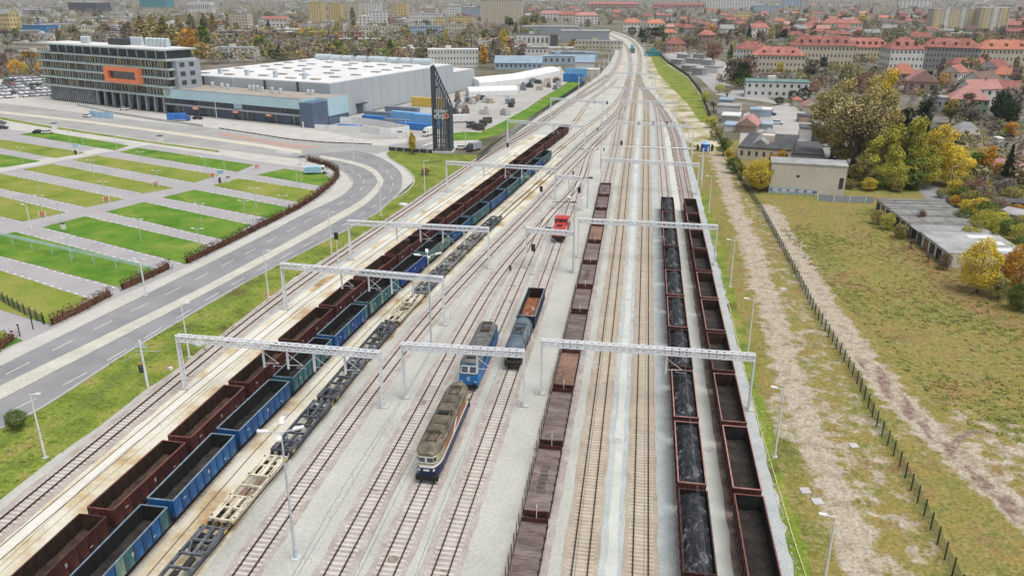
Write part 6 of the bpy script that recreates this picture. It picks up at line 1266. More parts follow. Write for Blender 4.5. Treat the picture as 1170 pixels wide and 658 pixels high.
def leaf(mb, c, s, mi=0, flat=.0):
    a = Vector((random.gauss(0, 1), random.gauss(0, 1), random.gauss(0, 1) * (1 - flat))).normalized(); b = a.orthogonal().normalized(); b = Matrix.Rotation(U(0, 6.28), 3, a) @ b; d = a.cross(b)
    b = b * s * U(.7, 1.2); d = d * s * U(.35, .7); mb.face([c - b, c + d * .9, c + b, c - d], mi)
def crown_mesh(name, kind, n, s, seed):
    random.seed(seed); mb = MB()                     # tree 10 m tall, origin at the foot
    if kind == 'broad':
        lobes = []
        for k in range(13):
            t = U(0, 6.28); rr = U(.3, 2.3); z = U(3.6, 8.3); lobes.append((Vector((rr * math.cos(t), rr * math.sin(t), z)), U(1.0, 1.75) * (1.1 if z < 7 else .85)))
        lobes.append((Vector((0, 0, 8.2)), 1.5))
        for k in range(n):
            c, r = random.choice(lobes); v = Vector((random.gauss(0, 1), random.gauss(0, 1), random.gauss(0, 1))).normalized() * r * (U(.55, 1.0) ** .6); leaf(mb, c + v, s)
    elif kind == 'ragged':
        lobes = []
        for k in range(34):
            z = U(2.2, 9.2); w_ = 3.3 * math.sin(min(1, (z - .8) / 4.2) * 1.57) * (1 if z < 5.5 else max(.2, 1 - ((z - 5.5) / 4.6) ** 1.6)); t = U(0, 6.28); rr = w_ * math.sqrt(U(.05, 1)); lobes.append((Vector((rr * math.cos(t), rr * math.sin(t), z)), U(.5, 1.15)))
        for k in range(n):
            c, r = random.choice(lobes); v = Vector((random.gauss(0, 1), random.gauss(0, 1), random.gauss(0, .9))).normalized() * r * (U(.2, 1.0) ** .5); leaf(mb, c + v, s)
    elif kind == 'poplar':
        for k in range(n):
            z = U(1.5, 10); w_ = 1.35 * math.sin(min(1, (z - 1) / 3.5) * 1.57) * (1 if z < 6 else max(.12, 1 - ((z - 6) / 4.1) ** 1.5)); t = U(0, 6.28); r = w_ * U(.35, 1) * (1 + .25 * math.sin(3 * t + z * 1.7)); leaf(mb, Vector((r * math.cos(t), r * math.sin(t), z)), s)
    elif kind == 'conifer':
        for k in range(n):
            z = 1 + 9 * (1 - math.sqrt(rnd())); w_ = 2.5 * (10.1 - z) / 9 * (.72 + .28 * math.sin(z * 4.5)); t = U(0, 6.28); r = w_ * U(.45, 1); leaf(mb, Vector((r * math.cos(t), r * math.sin(t), z - .25 * r)), s, 0, .6)
    elif kind == 'round':
        for k in range(n):
            v = Vector((random.gauss(0, 1), random.gauss(0, 1), random.gauss(0, 1))).normalized(); bump_ = 1 + .16 * math.sin(3 * v.x + seed) * math.cos(4 * v.y) + .12 * math.sin(7 * v.z + 2 * v.x)
            p = v * U(.72, 1) * bump_; leaf(mb, Vector((p.x * 3.6, p.y * 3.6, 5.3 + p.z * 4.5)), s)
    elif kind == 'bare':
        def br(p, d, L_, r, lv):
            q = p + d * L_; mb.cyl(p, q, r, 4, 1, r * .6, caps=False)
            if lv == 0:
                for k in range(n): leaf(mb, q + Vector((random.gauss(0, .5), random.gauss(0, .5), random.gauss(0, .5))), s)
                for k in range(5): e = Vector((random.gauss(0, 1), random.gauss(0, 1), U(.2, 1.4))).normalized(); mb.bar(q, q + e * U(.7, 1.5), .035, .035, 1)
                return
            for k in range(3 if lv > 1 else 4):
                e = (d + Vector((random.gauss(0, .55), random.gauss(0, .55), U(-.1, .45)))).normalized(); br(p + d * L_ * U(.6, 1), e, L_ * U(.62, .82), r * .58, lv - 1)
        br(Vector((0, 0, 1.2)), Vector((0, 0, 1)), 2.6, .22, 3)
    return mb
def trunk_mesh(seed):
    random.seed(seed); mb = MB(); mb.cyl((0, 0, -.3), (0, 0, 3.0), .30, 8, 0, .2); mb.cyl((0, 0, 3.0), (.1, .05, 7.2), .2, 6, 0, .05)
    for k in range(7): t = k * 2.4; z = 2.4 + .55 * k; mb.cyl((0, 0, z), (1.7 * math.cos(t), 1.7 * math.sin(t), z + 1.7), .11, 5, 0, .03)
    return mb.mesh('trunk', BARK)
TRK = trunk_mesh(1)
PROTO = {}
for kd, spec in {'broad': [(2600, .30), (2600, .30), (700, .52)], 'poplar': [(1600, .28), (1600, .28), (600, .42)], 'conifer': [(1700, .36), (1700, .36), (600, .55)], 'round': [(2400, .3), (2400, .3), (700, .5)], 'bare': [(16, .20), (16, .2), (7, .34)]}.items():
    for q, (n, s_) in enumerate(spec):
        PROTO[kd, q] = crown_mesh('crown', kd, n, s_, 31 * q + len(kd)).mesh('crown', [LF['green'], BARK])
HERO = crown_mesh('crown', 'ragged', 12000, .16, 77).mesh('crown', [LF['green'], BARK])
HERO2 = crown_mesh('crown', 'round', 9500, .17, 78).mesh('crown', [LF['green'], BARK])
HEROB = crown_mesh('crown', 'bare', 110, .10, 79).mesh('crown', [LF['green'], BARK])
trees = []
def tree(label, p, h, kind, col, w=1.0, group=None, far=False, name=None, mesh=None):
    nm = name or {'conifer': 'conifer', 'poplar': 'poplar', 'bare': 'bare_tree'}.get(kind, 'tree'); q = 2 if far else random.choice((0, 1)); me = mesh or PROTO[kind, q]; sc = h / 10
    if far:
        o = ob(nm, me, None, loc=p, rz=U(0, 6.28)); o.scale = (sc * w, sc * w, sc); recol(o, LF[col]); tag(o, label, 'tree', group)
    else:
        o = thing(nm, label, 'tree', p, U(0, 6.28), group); o.scale = (sc * w, sc * w, sc); c = ob('crown', me, None, o); recol(c, LF[col]); ob('trunk', TRK, None, o)
    trees.append((p.x, p.y, h * .35 * w)); return o
def TP(label, x, y, hpx, kind, col, w=1.0, mesh=None, far=False, group=None): return tree(label, G(x, y), hpx * hpp(y) * 1.03, kind, col, w, group, far, None, mesh)
random.seed(14)
g1 = 'autumn trees beside the lane'
# right-hand grove
for a in [('tall half-bare olive and yellow tree right of the box truck', 978, 196, 112, 'bare', 'gold', 1.25, HEROB), ('tall bare grey-tan tree standing in front of the grove', 972, 200, 96, 'bare', 'tan', 1.25, HEROB), ('tall yellow-brown tree at the left of the grove', 950, 182, 94, 'broad', 'gold', .95, HERO), ('golden half-bare tree filling the middle of the grove', 992, 190, 104, 'broad', 'gold', .85, HERO), ('yellow bushy tree below the tall bare tree', 1000, 200, 44, 'broad', 'lime', 1.3, HERO), ('low yellow tree between the willow and the golden tree', 1050, 214, 48, 'round', 'lime', 1.2, HERO2), ('low olive tree right of the box truck', 962, 190, 40, 'broad', 'olive', 1.2, HERO), ('bushy lime tree by the lane under the willow', 1018, 216, 36, 'round', 'lime', 1.3, HERO2), ('yellow-topped tree behind the grove', 1000, 176, 98, 'broad', 'yellow', .8, HERO),
          ('dark green clumpy tree behind the yellow willow', 1038, 190, 78, 'broad', 'dark', .95, HERO), ('large yellow-green tree in the middle of the grove', 1030, 212, 82, 'broad', 'lime', 1.15, HERO), ('large yellow-green tree at the left beside the garages', 1006, 212, 66, 'broad', 'lime', 1.05, HERO), ('bright yellow tree beside the lane lamp', 1066, 210, 72, 'broad', 'yellow', 1.0, HERO), ('golden tree right of the lane bend', 1085, 212, 46, 'round', 'yellow', 1.35, HERO2),
          ('olive bushy tree under the grove', 985, 214, 40, 'broad', 'olive', 1.2, HERO), ('green bushy tree behind the garages', 1040, 216, 38, 'broad', 'green', 1.4, None), ('dark conifer right of the beige building', 972, 206, 34, 'conifer', 'dark', .75, None), ('yellow-orange tree left of the beige building', 868, 218, 38, 'round', 'yellow', 1.25, HERO2), ('orange-topped tree left of the beige building', 886, 211, 42, 'broad', 'orange', 1.05, HERO), ('green bush tree below the orange-topped tree', 862, 214, 30, 'round', 'olive', 1.2, None), ('bare shrubby tree on the beige building corner', 905, 212, 34, 'bare', 'grey', 1.3, None),
          ('large round golden tree right of the garages', 1116, 334, 66, 'round', 'yellow', .95, HERO2), ('orange round tree at the right edge past the golden one', 1162, 336, 62, 'round', 'orange', 1.0, HERO2), ('lime bush on the bank behind the garages', 1122, 272, 34, 'round', 'lime', 1.3, HERO2), ('green bush at the end of the lane bank', 1100, 262, 26, 'round', 'green', 1.3, None), ('dark green bush below the orange round tree', 1164, 354, 34, 'round', 'green', 1.25, HERO2), ('olive bush between golden and orange trees', 1140, 342, 30, 'broad', 'olive', 1.2, None),
          ('tall dark spruce at the right by the gardens', 1148, 212, 50, 'conifer', 'dark', .95, None), ('orange and green garden tree left of the spruce', 1126, 206, 40, 'broad', 'orange', 1.1, HERO), ('dark bare garden tree below the spruce', 1138, 222, 30, 'bare', 'brown', 1.3, None), ('green garden tree beside the golden tree', 1112, 205, 34, 'broad', 'green', 1.0, None), ('dark round tree by the parked white car', 1147, 146, 32, 'round', 'dark', 1.2, HERO2), ('small dark bush tree below the dark round one', 1138, 152, 14, 'round', 'dark', 1.3, None), ('yellow garden tree right of the dark round tree', 1154, 160, 22, 'broad', 'orange', 1.3, None), ('bare grey tree behind the garden roofs', 1105, 150, 34, 'bare', 'grey', 1.5, None), ('olive tree behind the garden roofs', 1085, 142, 30, 'broad', 'olive', 1.3, None), ('yellow shrub tree by the green house', 1084, 132, 20, 'broad', 'orange', 1.2, None)]: TP(*a[:6], a[6], a[7], group=g1)
for k, (x, y, hp, kd, c, w_) in enumerate([(826, 178, 22, 'broad', 'green', 1.2), (832, 188, 18, 'broad', 'yellow', 1.2), (838, 198, 20, 'round', 'green', 1.2), (846, 205, 18, 'broad', 'olive', 1.3), (818, 160, 16, 'round', 'olive', 1.4), (812, 146, 14, 'round', 'lime', 1.4), (815, 128, 16, 'bare', 'brown', 1.5), (806, 116, 12, 'round', 'lime', 1.4), (830, 116, 20, 'bare', 'tan', 1.4), (822, 106, 10, 'round', 'lime', 1.6)]): TP('bushy tree outside the fence by the workshops, %s' % nth(k), x, y, hp, kd, c, w_, group='bushes along the far fence')
for k, (x, y, hp, kd, c, w_) in enumerate([(1028, 272, 18, 'round', 'olive', 1.3), (1040, 284, 16, 'bare', 'brown', 1.4), (1013, 262, 20, 'round', 'lime', 1.1), (1002, 256, 18, 'round', 'olive', 1.2), (1060, 300, 14, 'bare', 'brown', 1.5), (1048, 262, 30, 'bare', 'red', 1.0), (1078, 308, 22, 'round', 'brown', .9)]): TP('wild bush along the garage row, %s' % nth(6 - k), x, y, hp, kd, c, w_, group='bushes along the garages')
TP('thin yellow tree before the lattice tower', 471.5, 176, 26, 'poplar', 'yellow', 1.35, None, group='small trees near the tower'); TP('green round bush at the left edge beside the road', 20, 490, 26, 'round', 'green', 1.25, HERO2, group='bushes on the verge'); TP('small russet shrub on the grass by the bend', 486, 200, 9, 'round', 'red', 1.5, group='bushes on the verge')
for k, (x, y, hp, c) in enumerate([(1103, 243, 16, 'yellow'), (1092, 236, 14, 'orange'), (1113, 250, 12, 'orange'), (1075, 226, 12, 'olive'), (1085, 232, 10, 'green'), (1162, 246, 14, 'orange'), (1150, 240, 10, 'olive'), (1130, 236, 14, 'olive'), (1160, 225, 16, 'green'), (1168, 210, 20, 'olive'), (958, 212, 14, 'orange'), (990, 206, 16, 'orange'), (992, 218, 16, 'yellow'), (1000, 216, 18, 'green'), (1024, 219, 14, 'olive'), (1044, 217, 16, 'green'), (1098, 232, 20, 'green'), (1108, 238, 22, 'olive'), (1118, 244, 20, 'yellow'), (1126, 250, 22, 'green'), (1136, 256, 20, 'olive'), (1112, 226, 24, 'wrust'), (1124, 232, 22, 'wbrown'), (1138, 244, 20, 'wbrown'), (1146, 226, 24, 'wgrey'), (1156, 232, 20, 'olive'), (1100, 220, 22, 'olive'), (1090, 222, 18, 'yellow'), (1140, 262, 22, 'lime'), (1152, 268, 20, 'green'), (1164, 276, 22, 'lime'), (1166, 292, 24, 'green'), (1150, 296, 20, 'lime'), (1134, 284, 20, 'green'), (1160, 312, 22, 'olive'), (1106, 278, 22, 'lime'), (1128, 300, 20, 'olive'), (1088, 254, 16, 'green'), (970, 216, 12, 'olive'), (1166, 262, 18, 'olive')]): TP('%s garden shrub between the lane and the right edge, %s' % (COLW[c], nth(k)), x, y, hp, 'round', c, 1.5, group='garden shrubs')
# hedge: leaves on a low body, one thing per run
def hedge(label, pts, w_, h, dens=44):
    r = thing('hedge', label, 'hedge', (0, 0, 0), 0, 'brown hedges round the parking field'); p = Path(resample(PX(pts), .8)); mb = MB(); random.seed(len(pts) * 7)
    for c in p.p:
        if rnd() < .03: continue
        hh = h * U(.8, 1.15)
        for k in range(dens): leaf(mb, c + Vector((random.gauss(0, w_ * .27), random.gauss(0, w_ * .27), U(0.05, hh))), .2)
    ob('foliage', mb, LF['hedge'], r); mb = MB(); ribbon(mb, p, -w_ * .16, w_ * .16, 0, h * .55); ob('twigs', mb, LF['hedge'], r)
hedge('brown hedge beside the road at the left edge', [(-10, 405), (0, 399), (15, 388)], 1.5, 1.9); hedge('brown hedge along the road below the lattice rail lawn', [(60, 371), (90, 357), (126, 338)], 1.5, 2.0); hedge('brown hedge along the road beside the middle lawns', [(140, 331), (165, 320), (193, 307)], 1.5, 2.0)
hedge('long brown hedge curving round the bend by the bus', [(214, 301), (260, 279), (302, 258), (320, 249), (340, 239), (362, 225), (378, 212), (386, 203), (384, 196), (376, 191), (364, 187), (352, 184)], 1.6, 2.0)
# grass tufts in the field and on the verge
def tufts(label, poly, n, cols, s_, seed, name):
    random.seed(seed); xs = [p.x for p in poly]; ys = [p.y for p in poly]; mb = MB(); k = 0
    def inside(x, y):
        c = False; j = len(poly) - 1
        for i in range(len(poly)):
            a, b = poly[i], poly[j]
            if (a.y > y) != (b.y > y) and x < (b.x - a.x) * (y - a.y) / (b.y - a.y) + a.x: c = not c
            j = i
        return c
    while k < n:
        x, y = U(min(xs), max(xs)), U(min(ys), max(ys)); k += 1
        if not inside(x, y): continue
        d = .5 * math.sin(x * .21 + 1) + .5 * math.sin(y * .17 + x * .06)
        if d < U(-1, .6): continue
        mi = random.randrange(len(cols))
        for q in range(5):
            c = Vector((x + random.gauss(0, s_), y + random.gauss(0, s_), U(.02, .2))); s2 = s_ * U(.5, 1.0); t = U(0, 6.28); e = Vector((math.cos(t), math.sin(t), U(-.2, .5))) * s2; f_ = Vector((-math.sin(t), math.cos(t), U(-.2, .3))) * s2 * .6; mb.face([c - e, c - f_, c + e, c + f_], mi)
    tag(ob(name, mb, cols), label, 'grass', kind='stuff')
GT = [M('green_tuft', (.125, .175, .03), rough=.9, spec=.05), M('yellow_tuft', (.24, .22, .06), rough=.9, spec=.05), M('brown_tuft', (.22, .15, .07), rough=.9, spec=.05)]
tufts('rough grass tufts scattered over the right-hand field', PX([(890, 262), (1000, 240), (1100, 308), (1180, 350), (1180, 520), (1080, 470), (960, 340)]), 5000, GT, .26, 2, 'grass')
0 and tufts('patchy grass tufts in the sandy strip', PX([(905, 658), (868, 487), (826, 320), (800, 215), (845, 235), (905, 330), (990, 480), (1085, 658)]), 2600, GT[:2], .16, 3, 'grass')
tufts('grass tufts on the verge beside the leftmost track', verge, 5200, GT[:2], .2, 4, 'grass')
# ================================================================ BUILDINGS OF THE RIGHT FOREGROUND
def wallmat(n, c): return M(n, [tuple(v * .85 for v in c), c], .12, .85, obj=True, fine=.07, finescale=1.2)
W = {'cream': wallmat('cream_render', (.56, .51, .40)), 'white': wallmat('white_render', (.64, .63, .60)), 'yellow': wallmat('yellow_render', (.60, .48, .23)), 'grey': wallmat('grey_render', (.30, .30, .29)), 'pink': wallmat('pink_render', (.40, .25, .22)), 'green': wallmat('mint_render', (.32, .42, .33)), 'blue': wallmat('pale_blue_render', (.36, .44, .52)), 'brown': wallmat('brown_render', (.33, .25, .19)), 'dark': wallmat('dark_cladding', (.09, .10, .11)), 'deepblue': wallmat('deep_blue_cladding', (.05, .20, .42)), 'steel': wallmat('steel_cladding', (.30, .33, .36)), 'beige': wallmat('beige_plaster', (.60, .565, .48)), 'teal': wallmat('teal_cladding', (.06, .25, .28))}
RF = {'red': M('red_tile_roof', [(.22, .075, .06), (.29, .115, .09), (.34, .16, .13)], .25, .85, obj=True, fine=.15, finescale=1.5, rndv=.2), 'orange': M('orange_tile_roof', [(.36, .135, .085), (.42, .18, .115)], .25, .85, obj=True, fine=.12, rndv=.15), 'pinkroof': M('pink_tile_roof', [(.33, .16, .14), (.40, .22, .19)], .25, .85, obj=True, fine=.12, rndv=.15), 'darkroof': M('dark_felt_roof', [(.06, .06, .065), (.11, .11, .115)], .3, .9, obj=True, fine=.15, rndv=.2), 'greyroof': M('grey_felt_roof', [(.19, .19, .19), (.26, .26, .255), (.33, .33, .325)], .25, .9, obj=True, fine=.15, rndv=.15), 'whiteroof': mt['white_roof'], 'greenroof': M('green_felt_roof', [(.10, .18, .17), (.16, .25, .23)], .2, .9, obj=True), 'blueroof': M('blue_grey_sheet_roof', [(.20, .27, .34), (.28, .36, .43)], .2, .7, obj=True, rndv=.1), 'brownroof': M('brown_sheet_roof', [(.12, .08, .065), (.18, .12, .1)], .3, .85, obj=True, rndv=.2)}
blds = []
WINM = mt['glass_far']
def building(label, name, p, rz, w_, d, h, wall, roof, rtype='flat', floors=0, bays=0, rh=None, group=None, cat='building', chim=0, wfr=.36, dorm=0):
    """p: ground midpoint of the front wall; local x along the front, y into depth"""
    r = thing(name, label, cat, p, rz, group); a = w_ / 2
    mb = MB(); mb.box(-a, a, 0, d, -.3, h); wl = ob('wall', mb, wall, r)
    if rtype == 'flat':
        mb = MB(); mb.box(-a - .2, a + .2, -.2, d + .2, h, h + .5); rf_ = ob('roof', mb, roof, r)
        if w_ > 14:
            mb = MB(); mb.box(-a * .3, -a * .3 + 4, d * .4, d * .4 + 4, h + .5, h + 2.6); ob('roof_unit', mb, wall, rf_)
    else:
        rh = rh or min(d, w_) * .38; o_ = .5
        mb = MB()
        e = [(-a - o_, -o_, h), (a + o_, -o_, h), (a + o_, d + o_, h), (-a - o_, d + o_, h)]; long_x = w_ >= d
        if rtype == 'hip':
            i = min(w_, d) * .42
            rg = [(-a + i, d / 2, h + rh), (a - i, d / 2, h + rh)] if long_x else [(0, i, h + rh), (0, d - i, h + rh)]
        else: rg = [(-a - o_, d / 2, h + rh), (a + o_, d / 2, h + rh)] if long_x else [(0, -o_, h + rh), (0, d + o_, h + rh)]
        V = e + rg + [(x, y, z - .25) for x, y, z in e]
        F = [(0, 1, 5, 4), (2, 3, 4, 5), (1, 2, 5), (3, 0, 4)] if long_x else [(1, 2, 5, 4), (3, 0, 4, 5), (0, 1, 4), (2, 3, 5)]
        if rtype == 'gable':
            mb.faces(V, F[:2]); wb = MB(); gv = [(x * (1 if not long_x else (a / (a + o_))), y, z - .1) for x, y, z in V]; [(wb.face([gv[q_] for q_ in f_]), ob('gable', wb, wall, r)) for f_, wb in zip(F[2:], (MB(), MB()))]
        else: mb.faces(V, F)
        mb.faces(V, [(6, 7, 1, 0), (7, 8, 2, 1), (8, 9, 3, 2), (9, 6, 0, 3)]); rf_ = ob('roof', mb, roof, r)
        for k in range(chim): x = -a * .6 + 1.2 * a * k / max(1, chim - 1) if chim > 1 else a * .3; mb = MB(); mb.box(x - .4, x + .4, d * .5 - .9, d * .5 - .2, h + rh * .5, h + rh + 1.1); ob('chimney', mb, W['brown'], rf_)
        for k in range(dorm):
            x = -a * .8 + 1.6 * a * (k + .5) / dorm; mb = MB(); mb.box(x - .8, x + .8, d * .12, d * .35, h + rh * .2, h + rh * .62); mb.box(x - .5, x + .5, d * .12 - .05, d * .12 - .003, h + rh * .28, h + rh * .55, 1); ob('dormer', mb, [roof, WINM], rf_)
    if floors:
        mb = MB(); fh = h / floors
        for f in range(floors):
            z0 = f * fh + fh * .36; z1 = f * fh + fh * .76
            for k in range(bays):
                x = -a + w_ * (k + .5) / bays; ww = w_ / bays * wfr / 2; mb.box(x - ww, x + ww, -.06, .02, z0, z1)
            sb = max(1, int(bays * d / w_))
            for k in range(sb):
                y = d * (k + .5) / sb; ww = d / sb * wfr / 2
                for sx in (-1, 1): mb.box(sx * a - .06, sx * a + .06, y - ww, y + ww, z0, z1)
        ob('window_rows', mb, WINM, r, kind='stuff')
    q = Matrix.Rotation(rz, 3, 'Z') @ Vector((0, d / 2, 0)); blds.append((p.x + q.x, p.y + q.y, max(w_, d) * .6)); return r
def BP(label, name, x, y, wpx, hpx, d, wall, roof, rtype='flat', floors=0, bays=0, rz=0, **k):
    p = G(x, y); return building(label, name, p, rz, wpx * mpp(y), d, hpx * hpp(y), W[wall], RF[roof], rtype, floors, bays, **k)
face = lambda x, y: math.atan2(G(x, y).y, G(x, y).x) - math.pi / 2         # front turned to the camera side
# beige building with graffiti
pa, pb = G(878, 220), G(963.5, 225.5); rz = math.atan2((pb - pa).y, (pb - pa).x); wB = (pb - pa).length
bg_ = thing('beige_building', 'windowless beige building with graffiti along its base', 'building', pa, rz); hB = 8.2
mb = MB(); mb.box(0, wB, 0, 8, 0, hB); wl = ob('wall', mb, W['beige'], bg_)
for k in range(9): mb = MB(); z = .9 + k * .75; mb.box(.02, wB - .02, -.03, -.004, z, z + .03); ob('course', mb, W['cream'], wl)
mb = MB(); mb.box(-.25, wB + .25, -.2, 8.2, hB, hB + .3); ob('roof', mb, RF['greyroof'], bg_)
mb = MB(); mb.box(wB * .35, wB * .35 + .8, -.05, .0, 4.6, 5.3); mb.box(wB - 1.6, wB - .5, -.05, .0, 2.2, 5.2); ob('window', mb, WINM, bg_)
random.seed(6); gcols = [M('graffiti_aqua', (.30, .52, .60), rough=.8), M('graffiti_white', (.62, .62, .64), rough=.8), M('graffiti_purple', (.20, .15, .35), rough=.8), M('graffiti_grey', (.30, .34, .38), rough=.8)]
mb = MB(); zz = -.008
mb.face([(.1, zz, .1), (wB * .62, zz, .1), (wB * .62, zz, 1.5), (.1, zz, 1.7)], 0)
for k in range(16):
    x = 1 + k * wB * .6 / 16; zz -= .003; c = 1 if k % 3 else 2; pts = [(x + 1.1 * math.cos(t * .9 + k) * U(.5, 1), zz, .9 + .6 * math.sin(t * .9 + k) * U(.5, 1)) for t in range(7)]; mb.face(pts, c); zz -= .003; mb.bar((x - .6, zz, .4), (x + .3, zz, 1.5), .12, .012, 3 if k % 2 else 2)
ob('graffiti', mb, gcols, bg_)
board_fence('hoarding', 'low pale blue hoarding between the beige building and the garages', [(934, 229), (962, 231), (998, 232)], 1.7, W['steel'], 4, 'fence')
# garages
ga_, gb_ = G(1000, 240), G(1083, 306); dirg = (gb_ - ga_); Lg = dirg.length; rzg = math.atan2(dirg.y, dirg.x)
gr = thing('garage_row', 'long row of low garages with grey sheet and felt roofs', 'garages', ga_, rzg)
dg_ = (G(1060, 220, 3.2) - G(1003, 224, 3.2)).length
mt['corr'] = M('corrugated_roof', [(.12, .12, .115), (.19, .185, .175), (.24, .23, .21)], .5, .8, obj=True, fine=.15, rndv=.35)
secs = [(0, .52, 3.0, 'sheet'), (.52, .66, 2.6, 'mid'), (.66, 1.0, 2.9, 'felt')]
for s0, s1, hh, kd in secs:
    x0, x1 = s0 * Lg + .03, s1 * Lg - .03; mb = MB(); mb.box(x0, x1, 0, dg_, 0, hh); ob('wall', mb, W['white'] if kd != 'mid' else W['grey'], gr)
    if kd == 'sheet':
        n = 17
        for k in range(n):
            xa_, xb_ = x0 + (x1 - x0) * k / n, x0 + (x1 - x0) * (k + 1) / n; mb = MB(); mb.box(xa_ + .02, xb_ - .02, -.5, dg_ + .3, hh + .002, hh + .14 + .05 * (k % 2)); ob('roof_sheet', mb, mt['corr'], gr)
    else: mb = MB(); mb.box(x0, x1, -.4, dg_ + .3, hh + .002, hh + .25); ob('roof', mb, RF['greyroof'], gr)
for k in range(3): mb = MB(); x = Lg * (.70 + .1 * k); mb.box(x, x + 2.4, dg_ * .55, dg_ * .9, 3.152, 3.165); ob('roof_patch', mb, mt['paint'], gr)
for k in range(13):
    x = Lg * (k + .5) / 13; mb = MB(); mb.box(x - 1.25, x + 1.25, -.06, -.004, .05, 2.35); ob('garage_door', mb, [mt['darkgrey'], mt['deck_rust'], mt['darkgrey'], mt['black']][k % 4], gr)
blds.append(((ga_.x + gb_.x) / 2 + 6, (ga_.y + gb_.y) / 2, 14)); blds.append((pa.x + 10, pa.y + 6, 14))
sheet('lane', PX([(1048, 214), (1064, 207), (1080, 222), (1130, 262), (1180, 305), (1180, 330), (1120, 285), (1085, 262)]), -.015, mt['asphalt'], 'narrow asphalt lane behind the garages')
sheet('lane', PX([(980, 190), (990, 150), (1000, 120), (1010, 120), (1004, 150), (1000, 190)]), -.016, mt['asphalt'], 'asphalt lane under the tall trees')
sheet('workshop_yard', PX([(842, 178), (850, 130), (900, 118), (960, 150), (985, 185), (965, 205), (940, 186)]), -.02, mt['yard_pave'], 'grey yard of the workshops behind the beige building')
sheet('lane', PX([(757, 62), (775, 75), (800, 90), (818, 108), (836, 112), (870, 116), (900, 122), (860, 105), (830, 96), (800, 78), (775, 66)]), -.018, mt['asphalt_pale'], 'pale lane running along the far fence')
sheet('gravel_lot', PX([(760, 62), (785, 58), (830, 72), (845, 84), (830, 92), (806, 86)]), -.022, mt['yard_pave'], 'grey lot of garages beyond the far fence')
sheet('green_bank', PX([(744, 66), (752, 62), (762, 74), (785, 89), (796, 104), (806, 126), (812, 140), (800, 140), (785, 118), (765, 98), (752, 84)]), -.006, mt['verge'], 'green bank inside the far fence')
g_w = 'workshop buildings by the fence'
BP('long workshop with dark roof and glazed roof ridge', 'workshop', 872, 184, 58, 14, 30, 'cream', 'darkroof', 'flat', 1, 7, R(-14), group=g_w)
p = G(868, 182); v = thing('roof_light', 'pale glazed roof light ridge on the dark workshop roof', 'roof light', p + Vector((0, 3, hpp(184) * 14 + .45)), R(-14)); mb = MB(); loft(mb, [[(-2.6, y, 0), (2.6, y, 0), (0, y, 1.9)] for y in (0, 26)]); ob('glazing', mb, RF['greyroof'], v)
BP('low shed with cracked dark roof right of the workshop', 'shed', 920, 182, 40, 5, 24, 'grey', 'darkroof', 'flat', 0, 0, R(-8), group=g_w); BP('red-edged hall behind the long workshop', 'shed', 852, 152, 22, 9, 14, 'brown', 'pinkroof', 'gable', 0, 0, R(-14), group=g_w)
BP('white lean-to with open dark bay in the workshop yard', 'shed', 926, 160, 24, 13, 9, 'white', 'darkroof', 'flat', 0, 0, R(-6), group=g_w); BP('dark open shelter right of the white lean-to', 'shed', 934, 165, 11, 15, 7, 'dark', 'darkroof', 'flat', 0, 0, R(-6), group=g_w)
BP('small brick kiosk in the workshop yard', 'shed', 920, 140, 14, 7, 6, 'brown', 'darkroof', 'flat', 0, 0, 0, group=g_w)
for k, (x, y, w_, h, d, wl_, rf_) in enumerate([(836, 150, 18, 6, 10, 'white', 'blueroof'), (834, 140, 20, 7, 10, 'grey', 'whiteroof'), (832, 130, 26, 8, 10, 'white', 'greyroof'), (829, 121, 16, 6, 10, 'steel', 'blueroof'), (862, 136, 12, 10, 8, 'steel', 'blueroof'), (872, 134, 16, 8, 8, 'blue', 'whiteroof'), (874, 148, 16, 5, 8, 'steel', 'blueroof')]): BP('low pale shed beside the fence before the workshops, %s' % nth(k), 'shed', x, y, w_, h, d, wl_, rf_, 'flat', 0, 0, R(-10), group='sheds along the fence')
BP('white two-storey block with flat green roof', 'office_block', 887, 112, 70, 18, 14, 'white', 'greenroof', 'flat', 2, 9, R(-3)); BP('small hut with pink roof under the trees', 'hut', 911, 122, 9, 8, 5, 'cream', 'orange', 'hip', 0, 0, 0); BP('low cream shed with tan roof under the trees', 'hut', 926, 128, 16, 7, 7, 'cream', 'pinkroof', 'gable', 0, 0, 0)
for k, (x, y, w_, h) in enumerate([(784, 82, 14, 6), (796, 86, 14, 7), (812, 84, 18, 7), (772, 74, 14, 5), (790, 73, 18, 5), (806, 75, 14, 5), (779, 67, 14, 4), (798, 67, 16, 4)]): BP('low grey garage block beyond the far fence, %s' % nth(k), 'garage_block', x, y, w_, h, 6, 'white' if k == 2 else 'grey', 'greyroof', 'flat', 0, 0, R(-35), group='garage blocks beyond the far fence')
BP('green shelter roof beside the far track', 'shelter', 746, 64.5, 20, 5, 6, 'teal', 'greenroof', 'flat', 0, 0, 0)
